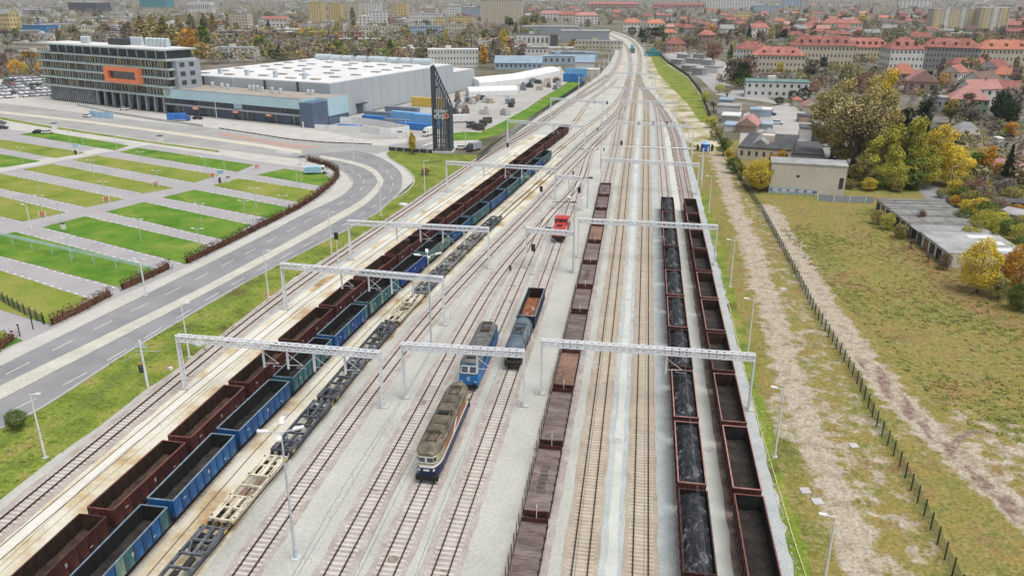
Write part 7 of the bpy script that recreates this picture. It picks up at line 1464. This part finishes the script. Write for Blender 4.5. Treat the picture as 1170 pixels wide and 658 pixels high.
for a in [('orange-roofed house behind the tall grove', 1031, 98, 30, 14, 14, 'brown', 'orange', 'hip', 2, 5, R(-8)), ('pink house with pale red roof behind the grove', 1052, 108, 32, 15, 16, 'pink', 'pinkroof', 'gable', 1, 3, R(-12)), ('mint green house with red roof', 1105, 131, 40, 18, 14, 'green', 'pinkroof', 'hip', 2, 6, R(-14)), ('flat grey house left of the mint house', 1072, 128, 22, 16, 10, 'blue', 'greyroof', 'flat', 1, 3, R(-10)), ('white gabled house with dark red roof', 1098, 100, 26, 18, 10, 'white', 'red', 'gable', 2, 4, R(50)), ('white house with brown timber lines on its gable', 1132, 110, 34, 16, 14, 'white', 'brownroof', 'gable', 2, 4, R(35)), ('orange-roofed house left of the brown timbered one', 1116, 98, 14, 12, 10, 'brown', 'red', 'hip', 1, 3, R(20)), ('white house with pink roof at the right edge', 1144, 92, 26, 15, 12, 'white', 'red', 'gable', 2, 4, R(40)), ('brown-roofed house at the right edge above the round tree', 1160, 118, 26, 16, 14, 'grey', 'red', 'gable', 2, 3, R(60)), ('grey-roofed hut in the gardens below the mint house', 1104, 162, 34, 9, 10, 'grey', 'greyroof', 'hip', 0, 0, R(-10)), ('low white kiosk by the dark car street', 1142, 168, 6, 9, 4, 'white', 'whiteroof', 'flat', 0, 0, 0), ('white garden house at the right edge below the spruce', 1172, 206, 20, 12, 10, 'white', 'pinkroof', 'gable', 1, 3, R(30)), ('white tin shed at the right edge of the lane', 1158, 256, 40, 9, 7, 'white', 'greyroof', 'flat', 1, 4, R(-42)), ('dark fence-roofed shed right of the lane', 1150, 238, 34, 6, 5, 'dark', 'darkroof', 'flat', 0, 0, R(-20))]: BP(a[0], 'house', *a[1:12], group='houses right of the grove')
# person walking on the lane
pn = thing('person', 'person in dark red walking on the lane behind the garages', 'person', G(1066, 213)); 
def skin(name, joints, edges, mat, parent):
    me = bpy.data.meshes.new(name); me.from_pydata([j[:3] for j in joints], edges, []); o = bpy.data.objects.new(name, me); C.objects.link(o); o.parent = parent; me.materials.append(mat)
    md = o.modifiers.new('skin', 'SKIN'); 
    for v, j in zip(me.skin_vertices[0].data, joints): v.radius = (j[3], j[3])
    me.skin_vertices[0].data[0].use_root = True; o.modifiers.new('sub', 'SUBSURF').levels = 1; return o
skin('body', [(0, 0, .95, .15), (0, 0, 1.2, .15), (0, 0, 1.42, .13), (0, 0, 1.55, .06), (0, .01, 1.68, .1), (.1, 0, .9, .1), (.11, .12, .5, .07), (.11, .08, .08, .05), (-.1, 0, .9, .1), (-.11, -.1, .5, .07), (-.11, -.22, .1, .05), (.2, 0, 1.4, .06), (.26, -.08, 1.12, .05), (.25, .05, .9, .035), (-.2, 0, 1.4, .06), (-.26, .06, 1.12, .05), (-.25, .16, .92, .035)], [(0, 1), (1, 2), (2, 3), (3, 4), (0, 5), (5, 6), (6, 7), (0, 8), (8, 9), (9, 10), (2, 11), (11, 12), (12, 13), (2, 14), (14, 15), (15, 16)], M('dark_red_coat', (.16, .03, .025), rough=.9), pn)
mb = MB(); mb.sphere((0, .01, 1.75), .11, 0, 8, 5, 1.1); ob('hair', mb, mt['black'], pn)
# lamp on the lane
street_lamp('double white street lamp beside the lane and the golden tree', 1084, 216, 6.5, 1.0, 'lane lamps')
# ================================================================ CITY
gt = 'far city buildings'
def many(name, cat, group, rows):
    for a in rows:
        lab, x, y, w_, h, d, wl_, rf_, rt, fl, by = a[:11]; kw = a[12] if len(a) > 12 else {}
        building(lab, name, G(x, y), R(a[11]) if len(a) > 11 else 0, w_ * mpp(y), d, h * hpp(y), W[wl_], RF[rf_], rt, fl, by, group=group, cat=cat, **kw)
many('tower_block', 'tower block', 'far tower blocks', [
 ('bright yellow tower block, leftmost of the far yellow towers', 361, 28, 16, 25, 18, 'yellow', 'greyroof', 'flat', 11, 5), ('yellow and cream tower block second from left', 383, 26, 15, 22, 18, 'yellow', 'greyroof', 'flat', 11, 5), ('cream tower block behind the tall poplar', 404, 27, 15, 24, 18, 'cream', 'greyroof', 'flat', 11, 5), ('white tower block right of the poplar', 425, 22, 20, 19, 18, 'white', 'greyroof', 'flat', 11, 6), ('pale yellow tower block right of the stepped white offices', 458, 22, 15, 18, 18, 'yellow', 'greyroof', 'flat', 11, 4),
 ('long cream slab block near the top centre', 573, 29, 48, 28, 16, 'cream', 'greyroof', 'flat', 11, 16, 3), ('yellow and white slab tower at the upper right', 1088, 37, 48, 26, 20, 'cream', 'greyroof', 'flat', 11, 14, 6), ('cream and white tower at the upper right edge', 1133, 38, 31, 29, 18, 'cream', 'whiteroof', 'flat', 11, 7), ('long white and cream slab block at the top right of centre', 836, 11, 58, 12, 16, 'white', 'greyroof', 'flat', 8, 18), ('pale blue slab beside the long white block', 878, 15, 34, 8, 16, 'blue', 'greyroof', 'flat', 5, 10), ('blue-grey slab at the top edge right', 905, 7, 22, 7, 16, 'blue', 'greyroof', 'flat', 5, 6), ('white slab block at the top edge far right', 1045, 9, 36, 8, 14, 'white', 'greyroof', 'flat', 5, 8),
 ('cream six-storey block above the exhibition hall', 274, 35, 23, 20, 14, 'cream', 'greyroof', 'flat', 6, 6, -5)])
many('office_block', 'office block', 'far offices', [
 ('stepped white and aqua office left of centre', 432, 32, 20, 19, 14, 'white', 'blueroof', 'flat', 6, 5, 8), ('white lower wing of the stepped office', 417, 33, 14, 14, 14, 'white', 'whiteroof', 'flat', 4, 3, 8), ('long cream low office below the stepped office', 433, 42, 46, 11, 12, 'cream', 'greyroof', 'flat', 2, 12, 6), ('blue and white school-like block', 486, 43, 36, 13, 14, 'blue', 'greyroof', 'flat', 3, 12, 4), ('long white block behind the school-like block', 486, 28, 38, 13, 14, 'white', 'greyroof', 'flat', 3, 14, 3), ('yellow-ended block right of the school', 502, 31, 10, 11, 14, 'yellow', 'greyroof', 'flat', 3, 3, 3), ('cream block with pale roof right of the school', 519, 42, 24, 14, 12, 'cream', 'greyroof', 'flat', 3, 8, 5), ('yellow low block before the blue-white row', 528, 29, 24, 10, 12, 'yellow', 'greyroof', 'flat', 3, 8, 4), ('blue and white block row left of the cream slab', 538, 21, 22, 10, 12, 'blue', 'greyroof', 'flat', 4, 8, 2), ('ornate white villa with pitched roof', 518, 19, 16, 12, 12, 'white', 'greyroof', 'hip', 4, 5, 2), ('pinkish low factory before the yellow tower', 458, 27, 32, 7, 14, 'pink', 'greyroof', 'flat', 1, 8, 3),
 ('white and blue two-storey office behind the hall roof', 472, 65, 50, 9, 10, 'white', 'whiteroof', 'flat', 2, 14, 4), ('white grey office with dark base behind the hall end', 518, 77, 58, 20, 12, 'white', 'whiteroof', 'flat', 3, 16, 12), ('dark glazed block with white wing left of the cream tower', 381, 37, 26, 11, 12, 'white', 'darkroof', 'flat', 3, 6, 5), ('white four-storey block behind the hall roof', 267, 69, 48, 14, 14, 'white', 'greyroof', 'flat', 3, 10, 4), ('long pale low hall behind the autumn trees', 400, 51, 70, 6, 12, 'steel', 'whiteroof', 'flat', 1, 16, 4), ('dark low building beside the orange trees', 252, 49, 26, 9, 14, 'dark', 'greyroof', 'flat', 2, 8, -4), ('low building with red roof behind conifers', 315, 31, 30, 9, 10, 'white', 'red', 'gable', 2, 6, -3), ('brown long roof building before the conifers', 315, 46, 40, 8, 12, 'dark', 'brownroof', 'flat', 1, 10, -3),
 ('glazed white building with tall columns at top left', 228, 15, 30, 12, 20, 'white', 'whiteroof', 'flat', 1, 12, -5), ('dark blue arena with white roof trim', 95, 14, 40, 11, 50, 'dark', 'whiteroof', 'flat', 1, 18, -8), ('large teal hall at the top edge left', 175, 9, 36, 9, 40, 'teal', 'blueroof', 'flat', 0, 0, -6), ('bright blue shed left of the office', 40, 38, 36, 9, 20, 'deepblue', 'greyroof', 'flat', 0, 0, -10), ('white and grey block behind the blue shed', 45, 48, 28, 9, 12, 'white', 'greyroof', 'flat', 2, 8, -10), ('pale yellow building at the left edge', 4, 36, 26, 20, 16, 'yellow', 'greyroof', 'gable', 4, 6, -12), ('long pale block left of the office, upper row', 30, 58, 70, 8, 10, 'cream', 'greyroof', 'flat', 2, 18, -12), ('long pale block left of the office, lower row', 36, 68, 56, 8, 10, 'cream', 'greyroof', 'flat', 2, 16, -12), ('white slim block behind the office roof', 138, 42, 7, 12, 10, 'white', 'greyroof', 'flat', 0, 0, -8), ('low white row at top left', 120, 24, 60, 4, 12, 'white', 'greyroof', 'flat', 1, 14, -8), ('low grey row behind the office', 110, 33, 50, 5, 12, 'cream', 'greyroof', 'flat', 1, 14, -8)])
many('warehouse', 'warehouse', 'warehouses left of the far tracks', [
 ('long grey warehouse beside the far tracks', 668, 48, 56, 12, 30, 'steel', 'greyroof', 'flat', 0, 0, 3), ('wide pale roofed warehouse behind the grey one', 628, 38, 66, 7, 40, 'steel', 'greyroof', 'flat', 0, 0, 3), ('dark and white warehouse with dark blue corner', 612, 54, 52, 14, 16, 'white', 'darkroof', 'flat', 1, 10, 6), ('dark blue corner block of the white warehouse', 633, 55, 9, 14, 8, 'dark', 'darkroof', 'flat', 0, 0, 6), ('low cream hall with white roof before the warehouse', 628, 60, 54, 5, 10, 'cream', 'whiteroof', 'flat', 0, 0, 3), ('blue-grey shed with windows left of the tents', 592, 80, 54, 8, 12, 'blue', 'blueroof', 'gable', 1, 10, 4), ('silver blue shed behind the blue-grey shed', 640, 74, 40, 9, 14, 'blue', 'blueroof', 'flat', 1, 6, 4), ('white gabled store beside the bank', 668, 79, 22, 8, 12, 'white', 'blueroof', 'gable', 0, 0, 4), ('blue store near the bank', 676, 70, 14, 9, 10, 'blue', 'blueroof', 'flat', 0, 0, 4), ('flat blue-roofed store behind the silver shed', 650, 67, 40, 7, 12, 'steel', 'blueroof', 'flat', 0, 0, 4), ('dark low store between tents and sheds', 622, 86, 26, 4, 8, 'grey', 'darkroof', 'flat', 0, 0, 5), ('bright blue tarpaulin store left of the sheds', 585, 65, 12, 5, 8, 'deepblue', 'blueroof', 'gable', 0, 0, 0), ('white low hall in front of the far warehouse', 560, 51, 40, 5, 14, 'white', 'whiteroof', 'flat', 0, 0, 4), ('grey low store by the orange trees', 560, 70, 22, 6, 10, 'grey', 'greyroof', 'flat', 0, 0, 4), ('pale store with cream wall near the bank', 673, 84, 24, 4, 8, 'cream', 'whiteroof', 'flat', 0, 0, 4)])
many('tenement', 'apartment house', 'tenements on the right', [
 ('cream tenement with grey-green middle roof', 887, 85, 60, 22, 14, 'cream', 'red', 'hip', 3, 14, -3, dict(chim=4, dorm=3)), ('long pale side wing left of the cream tenement', 851, 76, 34, 20, 14, 'white', 'red', 'hip', 3, 8, -40, dict(chim=3)), ('large cream tenement with wide red hip roof', 938, 76, 72, 24, 18, 'cream', 'red', 'hip', 3, 18, -6, dict(chim=5, dorm=6)), ('red-roofed tenement wing behind the grove', 985, 72, 60, 18, 18, 'cream', 'red', 'hip', 3, 16, 2, dict(chim=4, dorm=7)), ('white-ended tenement right of the poplar', 1034, 80, 38, 24, 20, 'white', 'red', 'hip', 3, 8, 6, dict(chim=2, dorm=3)), ('long dark grey tenement with many small windows', 1080, 80, 60, 26, 16, 'grey', 'red', 'hip', 4, 16, -22, dict(chim=4, dorm=4)), ('grey-cream tenement at the right edge', 1146, 80, 60, 24, 16, 'cream', 'orange', 'hip', 3, 14, -2, dict(chim=4, dorm=3)),
 ('red-roofed brick house beside the far garage lot', 772, 60, 22, 10, 14, 'pink', 'red', 'hip', 2, 4, 10, dict(chim=2)), ('red-roofed house right of the far garage lot', 806, 52, 18, 12, 12, 'pink', 'red', 'hip', 2, 4, -10, dict(chim=1)), ('white villa with dark conifer in front', 868, 44, 22, 12, 12, 'white', 'red', 'gable', 2, 4, 30), ('white house with grey roof left of the conifer', 831, 41, 16, 8, 12, 'white', 'greyroof', 'gable', 2, 4, 15), ('yellow school block in the right-hand trees', 846, 22, 26, 7, 12, 'yellow', 'greyroof', 'flat', 2, 8, 3), ('red hip-roofed white house above the far track, left one', 722, 36, 20, 10, 14, 'white', 'orange', 'hip', 2, 5, 6, dict(chim=2)), ('red hip-roofed white house above the far track, right one', 749, 37, 22, 10, 14, 'white', 'orange', 'hip', 2, 5, 6, dict(chim=3)), ('white house row with red roofs behind the warehouse, left', 650, 26, 24, 9, 14, 'cream', 'red', 'hip', 3, 6, 3), ('white house row with red roofs behind the warehouse, right', 670, 28, 26, 10, 14, 'white', 'pinkroof', 'hip', 3, 6, 3), ('white house row at the left behind the warehouse', 628, 24, 24, 8, 14, 'white', 'pinkroof', 'hip', 3, 6, 3), ('pink and white row house in the upper right gardens', 962, 37, 44, 10, 14, 'cream', 'red', 'hip', 2, 10, 4, dict(chim=3)), ('long red school roof at the top centre', 700, 10, 60, 5, 16, 'pink', 'red', 'hip', 2, 14, 2), ('long red roof row at the top right of centre', 775, 10, 60, 4, 14, 'pink', 'red', 'hip', 1, 12, 2), ('white flat-roofed market hall below the yellow towers', 1105, 44, 40, 5, 20, 'white', 'whiteroof', 'flat', 0, 0, 0), ('green-grey flat hall left of the market hall', 1045, 45, 50, 6, 20, 'grey', 'greenroof', 'flat', 0, 0, 4), ('long red-roofed building at the right edge of the towers', 1160, 36, 40, 7, 14, 'brown', 'red', 'hip', 2, 8, 0)])
# fill: red-roofed houses and pale blocks, then trees, each placed where nothing stands yet
random.seed(42)
def free(x, y, r): return all((x - a) ** 2 + (y - b) ** 2 > (r + c) ** 2 for a, b, c in blds)
LM = [('the office building', G(120, 115)), ('the exhibition hall', G(400, 80)), ('the bright yellow tower block', G(361, 28)), ('the stepped white office', G(432, 32)), ('the long cream slab', G(573, 29)), ('the long grey warehouse', G(668, 48)), ('the far main line', G(715, 45)), ('the cream tenement', G(887, 85)), ('the large red-roofed tenement', G(938, 76)), ('the dark grey tenement', G(1080, 80)), ('the yellow slab tower', G(1088, 37)), ('the long white slab', G(836, 11)), ('the far garage lot', G(795, 75)), ('the beige building', G(920, 222)), ('the mint green house', G(1105, 131)), ('the dark blue arena', G(95, 14)), ('the blue shed', G(40, 38)), ('the white tents', G(590, 100)), ('the white four-storey block', G(267, 69)), ('the right-edge tenement', G(1146, 80)), ('the cream six-storey block', G(274, 35)), ('the glazed white building', G(228, 15)), ('the school-like block', G(486, 43)), ('the white hip-roofed houses', G(735, 36)), ('the white villa', G(868, 44))]
from collections import defaultdict
pend = defaultdict(list)
def autolabel(o, desc):
    p = o.location; nm, q = min(LM, key=lambda t: (Vector((t[1].x, t[1].y)) - Vector((p.x, p.y))).length); d = Vector((p.x - q.x, p.y - q.y)); v = Vector((q.x, q.y)).normalized(); b = d.dot(v); s = d.x * v.y - d.y * v.x
    rel = ('behind' if b > 0 else 'in front of') if abs(b) > abs(s) else ('right of' if s > 0 else 'left of')
    pend[(desc, rel, nm)].append((d.length, o))
def flush():
    for (desc, rel, nm), L_ in pend.items():
        L_.sort(key=lambda t: t[0])
        for i, (_, o) in enumerate(L_): o['label'] = '%s %s %s%s' % (desc, rel, nm, '' if len(L_) == 1 else ', %s' % ('nearest' if i == 0 else ORD[i] + ' nearest'))
hcol = ['cream', 'white', 'white', 'grey', 'pink', 'cream', 'white']; n = 0
HN = {}
for z, (x0, x1, y0, y1, cnt_, kinds_) in enumerate([(900, 1175, 10, 52, 75, 'h'), (760, 960, 16, 50, 50, 'h'), (600, 770, 6, 24, 34, 'h'), (1060, 1175, 84, 135, 4, 'h'), (0, 350, 4, 50, 60, 'b'), (330, 610, 3, 66, 64, 'b'), (560, 690, 56, 82, 3, 'b'), (740, 1175, 1, 12, 40, 'm'), (0, 740, -2, 6, 40, 'm')]):
    k = 0; tries = 0
    while k < cnt_ and tries < cnt_ * 30:
        tries += 1
        x = U(x0, x1); t = rnd(); u = 1 / ((1 - t) / (y0 + 11) + t / (y1 + 11)) if y1 > 60 else U(y0, y1) + 11; y = u - 11; p = G(x, y)
        big = kinds_ == 'b' or (kinds_ == 'm' and rnd() < .5); w_ = U(20, 46) if big else U(9, 20); d = U(10, 16) if big else U(8, 12)
        if not free(p.x, p.y, max(w_, d) * .55): continue
        wl_ = random.choice(hcol); h = U(5, 11) if big else U(5, 8.5); rf_ = random.choice(['greyroof', 'whiteroof', 'darkroof', 'greyroof', 'brownroof']) if big else random.choice(['red', 'red', 'orange', 'pinkroof', 'brownroof', 'red', 'greyroof']); rt = 'flat' if big else random.choice(['hip', 'gable', 'gable'])
        rw = {'red': 'red', 'orange': 'orange', 'pinkroof': 'pink', 'brownroof': 'brown', 'greyroof': 'grey', 'whiteroof': 'white', 'darkroof': 'dark'}[rf_]
        o = building('x', 'house' if not big else 'low_block', p, U(-.5, .5), w_, d, h, W[wl_], RF[rf_], rt, 2 if h > 6 else 1, max(2, int(w_ / 3.2)), group='far houses' if not big else 'far low blocks', cat='house' if not big else 'building', chim=(1 if not big and rnd() < .6 else 0))
        autolabel(o, '%s %s with %s roof' % ({'brown': 'brown', 'pink': 'pinkish'}.get(wl_, wl_), 'house' if not big else 'block', rw)); k += 1
gtree = 'trees among the city buildings'
def ft(x, y, hpx, kind, col, w_=1.0, label=None, h=None): 
    p = G(x, y); o = tree(label or 'x', p, h or hpx * hpp(y), kind, col, w_, gtree, True)
    if not label: autolabel(o, '%s %s' % (COLW[col], {'poplar': 'columnar tree', 'conifer': 'conifer', 'bare': 'leafless tree', 'round': 'round tree', 'broad': 'tree'}[kind]) if kind != 'bare' else '%s tree' % COLW[col])
    return o
for a in [(150, 62, 40, 'broad', 'wbrown', .9), (165, 60, 42, 'poplar', 'wgold', 1.5), (178, 58, 42, 'poplar', 'gold', 1.4), (190, 60, 40, 'poplar', 'olive', 1.5), (200, 62, 34, 'poplar', 'gold', 1.6), (216, 66, 36, 'broad', 'orange', .9), (224, 62, 30, 'broad', 'orange', 1.0), (236, 66, 44, 'poplar', 'green', 1.2), (235, 44, 28, 'poplar', 'wolive', 1.5), (245, 42, 26, 'poplar', 'wgold', 1.6), (207, 46, 28, 'poplar', 'wgold', 1.5), (220, 42, 26, 'poplar', 'wolive', 1.6), (307, 36, 14, 'conifer', 'dark', 1.3), (323, 37, 9, 'conifer', 'dark', 1.6), (296, 58, 20, 'broad', 'orange', 1.0), (275, 52, 12, 'broad', 'yellow', 1.2), (255, 36, 10, 'broad', 'orange', 2.0), (356, 46, 16, 'broad', 'lime', 1.6), (370, 48, 14, 'broad', 'lime', 1.6), (346, 46, 14, 'broad', 'orange', 1.5), (384, 47, 10, 'broad', 'orange', 1.8), (404, 34, 26, 'poplar', 'wolive', 1.1), (456, 37, 10, 'conifer', 'dark', .9), (464, 41, 13, 'broad', 'wolive', 1.0), (510, 53, 20, 'poplar', 'yellow', 1.0), (553, 77, 26, 'poplar', 'orange', 1.5), (566, 72, 30, 'broad', 'wbrown', .9), (575, 68, 36, 'poplar', 'yellow', 1.2), (583, 66, 24, 'broad', 'wrust', 1.0), (561, 58, 28, 'bare', 'wbrown', 1.0), (598, 66, 22, 'bare', 'wrust', 1.2), (388, 58, 14, 'broad', 'orange', 1.3), (405, 62, 16, 'broad', 'wbrown', 1.2), (416, 62, 16, 'bare', 'wbrown', 1.3), (425, 62, 14, 'bare', 'wrust', 1.3), (300, 62, 12, 'bare', 'wrust', 1.6), (330, 62, 12, 'bare', 'wbrown', 1.8), (345, 62, 12, 'bare', 'wbrown', 1.8), (365, 62, 12, 'bare', 'wrust', 1.8), (20, 88, 22, 'round', 'orange', 1.0), (8, 84, 26, 'broad', 'wbrown', 1.0), (27, 86, 16, 'round', 'lime', 1.2), (38, 82, 34, 'bare', 'orange', 1.0), (50, 86, 16, 'round', 'orange', 1.4), (0, 90, 14, 'broad', 'wrust', 1.6), (15, 70, 20, 'bare', 'grey', 1.4), (48, 88, 14, 'broad', 'orange', 1.2), (30, 74, 18, 'bare', 'tan', 1.4), (10, 60, 18, 'bare', 'wbrown', 1.3), (120, 40, 14, 'broad', 'wbrown', 1.8), (85, 42, 14, 'broad', 'wolive', 1.8), (655, 54, 10, 'broad', 'wolive', 1.4), (652, 56, 10, 'broad', 'orange', 1.2), (600, 34, 16, 'broad', 'wolive', 1.6), (612, 32, 18, 'broad', 'wolive', 1.5), (582, 34, 14, 'broad', 'dark', 1.4), (620, 30, 12, 'broad', 'grey', 1.6),
 (722, 42, 12, 'round', 'dark', 1.2), (732, 44, 14, 'conifer', 'dark', 1.5), (740, 46, 16, 'round', 'dark', 1.2), (748, 48, 18, 'broad', 'dark', 1.2), (756, 48, 20, 'broad', 'green', 1.1), (744, 54, 14, 'broad', 'wbrown', 1.4), (752, 58, 12, 'round', 'olive', 1.4), (735, 50, 10, 'round', 'dark', 1.5), (786, 58, 16, 'broad', 'wrust', 1.1), (794, 60, 18, 'broad', 'wolive', 1.1), (812, 74, 26, 'broad', 'wrust', 1.0), (818, 70, 22, 'broad', 'wrust', 1.0), (836, 100, 36, 'broad', 'wbrown', 1.2), (846, 102, 34, 'broad', 'dark', 1.1), (840, 92, 28, 'broad', 'wrust', 1.1), (852, 100, 20, 'broad', 'wolive', 1.2), (834, 74, 22, 'poplar', 'green', 1.5), (891, 88, 18, 'broad', 'yellow', 1.2), (940, 82, 18, 'broad', 'dark', 1.2), (952, 84, 14, 'round', 'olive', 1.4), (855, 46, 18, 'conifer', 'dark', 1.1), (840, 44, 12, 'broad', 'wbrown', 1.4), (812, 42, 14, 'broad', 'orange', 1.3), (800, 42, 16, 'broad', 'wbrown', 1.2), (824, 40, 20, 'broad', 'grey', 1.2), (880, 50, 20, 'broad', 'tan', 1.1), (888, 48, 22, 'broad', 'wolive', 1.1), (896, 48, 16, 'broad', 'dark', 1.3), (905, 46, 16, 'broad', 'wbrown', 1.3), (918, 44, 14, 'bare', 'wrust', 1.4), (870, 34, 16, 'broad', 'grey', 1.3), (866, 30, 14, 'broad', 'wbrown', 1.3), (760, 34, 14, 'bare', 'wbrown', 1.4), (780, 34, 12, 'broad', 'wrust', 1.4), (1013, 74, 30, 'poplar', 'green', 1.4), (1122, 82, 22, 'broad', 'wrust', 1.1), (1138, 84, 16, 'broad', 'wrust', 1.2), (1070, 78, 12, 'bare', 'wrust', 1.6), (1085, 82, 12, 'bare', 'wbrown', 1.6), (1060, 96, 16, 'broad', 'dark', 1.3), (1078, 100, 18, 'round', 'orange', 1.1), (1070, 108, 14, 'broad', 'green', 1.4), (1106, 104, 14, 'round', 'dark', 1.2), (1126, 90, 10, 'round', 'green', 1.4), (1160, 100, 26, 'broad', 'wbrown', 1.2), (1168, 118, 22, 'broad', 'wrust', 1.2), (985, 30, 14, 'broad', 'yellow', 1.3), (968, 28, 12, 'broad', 'wolive', 1.4), (1040, 28, 12, 'conifer', 'dark', 1.2), (1056, 30, 14, 'broad', 'wrust', 1.4), (1030, 32, 14, 'broad', 'wrust', 1.4), (1148, 104, 18, 'bare', 'wbrown', 1.3), (940, 100, 16, 'bare', 'wrust', 1.3), (930, 108, 16, 'round', 'red', 1.2), (918, 118, 20, 'round', 'dark', 1.1), (905, 116, 14, 'round', 'dark', 1.2), (890, 120, 10, 'round', 'dark', 1.6)]: ft(*a)
random.seed(77); zonecol = {'l': ['wbrown', 'wolive', 'wgrey', 'wbrown', 'grey', 'wgold', 'wolive', 'wbrown', 'green'], 'r': ['wbrown', 'wrust', 'wgrey', 'wolive', 'wbrown', 'dark', 'wrust', 'wgrey', 'green', 'wgold', 'wolive', 'grey']}
for (x0, x1, y0, y1, cnt_, z) in [(0, 240, 14, 56, 40, 'l'), (230, 600, 18, 74, 84, 'l'), (560, 720, 10, 34, 24, 'l'), (745, 1175, 14, 56, 80, 'r'), (1060, 1180, 84, 150, 14, 'r'), (840, 1000, 84, 118, 6, 'r')]:
    k = 0; tries = 0
    while k < cnt_ and tries < cnt_ * 25:
        tries += 1; x, y = U(x0, x1), U(y0, y1); p = G(x, y)
        if not free(p.x, p.y, 3) or abs(x - (740 - (60 - y) * .9)) < 14: continue
        c = random.choice(zonecol[z]); kd = random.choice(['broad', 'broad', 'bare', 'round', 'poplar'] if c not in ('dark',) else ['conifer', 'broad', 'round']); ft(x, y, 0, kd, c, U(1.0, 1.5), None, U(8, 17)); k += 1
flush()
# woodland masses towards the horizon and a far skyline
def woods(label, rows, n, seed, hh=(9, 16)):
    random.seed(seed); mb = MB(); cols = [LF[c] for c in ('wbrown', 'wolive', 'wgrey', 'green', 'dark', 'wrust', 'wgold')]
    for k in range(n):
        x0, x1, y0, y1 = random.choice(rows); x, y = U(x0, x1), U(y0, y1); p = G(x, y); h = U(*hh); mi = random.choice((0, 0, 1, 1, 2, 2, 3, 4, 5, 6)); r = h * .38
        if not free(p.x, p.y, 1): continue
        for q in range(46):
            v = Vector((random.gauss(0, 1), random.gauss(0, 1), random.gauss(0, 1))).normalized() * r * U(.6, 1); leaf(mb, p + Vector((v.x, v.y, h * .58 + v.z * 1.05)), h * .11, mi)
    return tag(ob('woodland', mb, cols), label, 'woodland', kind='stuff')
woods('far brown and olive woodland behind the left-hand city', [(-30, 350, 1, 30), (-30, 600, -3, 16), (330, 620, 2, 44), (0, 350, 20, 56), (240, 590, 40, 62), (235, 590, 58, 74)], 3000, 5, (6, 13))
woods('far brown and reddish trees behind the right-hand city', [(600, 740, 0, 26), (740, 1200, 0, 48), (740, 1200, -2, 24), (900, 1200, 24, 62), (760, 1200, 26, 66), (900, 1200, 40, 80)], 3800, 6, (5, 11))
woods('far tree line close to the horizon', [(-60, 1240, -5, 1)], 700, 7, (14, 24))
woods('scrub and bushes among the sheds and gardens', [(0, 60, 64, 92), (140, 260, 60, 68), (540, 690, 56, 74), (820, 1010, 84, 104), (840, 1010, 86, 104), (1000, 1180, 90, 128), (1090, 1180, 140, 215), (755, 850, 42, 60)], 900, 8, (3, 7))
# ---------------------------------------------------------------- air
hz = MB(); hz.box(-9500, 9500, -350, 16500, -1.5, 95); hm = bpy.data.materials.new('air'); hm.use_nodes = True; t = hm.node_tree; t.nodes.remove(t.nodes['Principled BSDF'])
pv = t.nodes.new('ShaderNodeVolumePrincipled'); pv.inputs['Color'].default_value = (.86, .92, 1, 1); pv.inputs['Density'].default_value = .00006; pv.inputs['Anisotropy'].default_value = 0
t.links.new(pv.outputs[0], t.nodes['Material Output'].inputs['Volume'])
if HAZE: tag(ob('haze', hz, hm), 'thin pale haze over the far city', 'haze', kind='stuff')
for l_, g_ in _labels.items():
    if len(g_) > 1 and l_ != 'x': print('DUPLABEL', len(g_), l_)
print('OBJECTS', len(bpy.data.objects), 'TRIS', sum(len(m.polygons) for m in bpy.data.meshes))
# pale yellow stair strips down the two upper-right tower blocks
for lab, n in (('yellow and white slab tower at the upper right', 5), ('cream and white tower at the upper right edge', 3)):
    for o in list(C.objects):
        if o.get('label') == lab:
            wl = [c for c in o.children if c.name.startswith('wall')][0]; v = [q.co for q in wl.data.vertices]; a, h = max(q.x for q in v), max(q.z for q in v)
            for k in range(n): x = -a + 2 * a * (k + .5) / n; mb = MB(); mb.box(x - a * .35 / n, x + a * .35 / n, -.3, -.07, 0, h); ob('stair_strip', mb, W['yellow'] if k % 2 == 0 else W['white'], o)
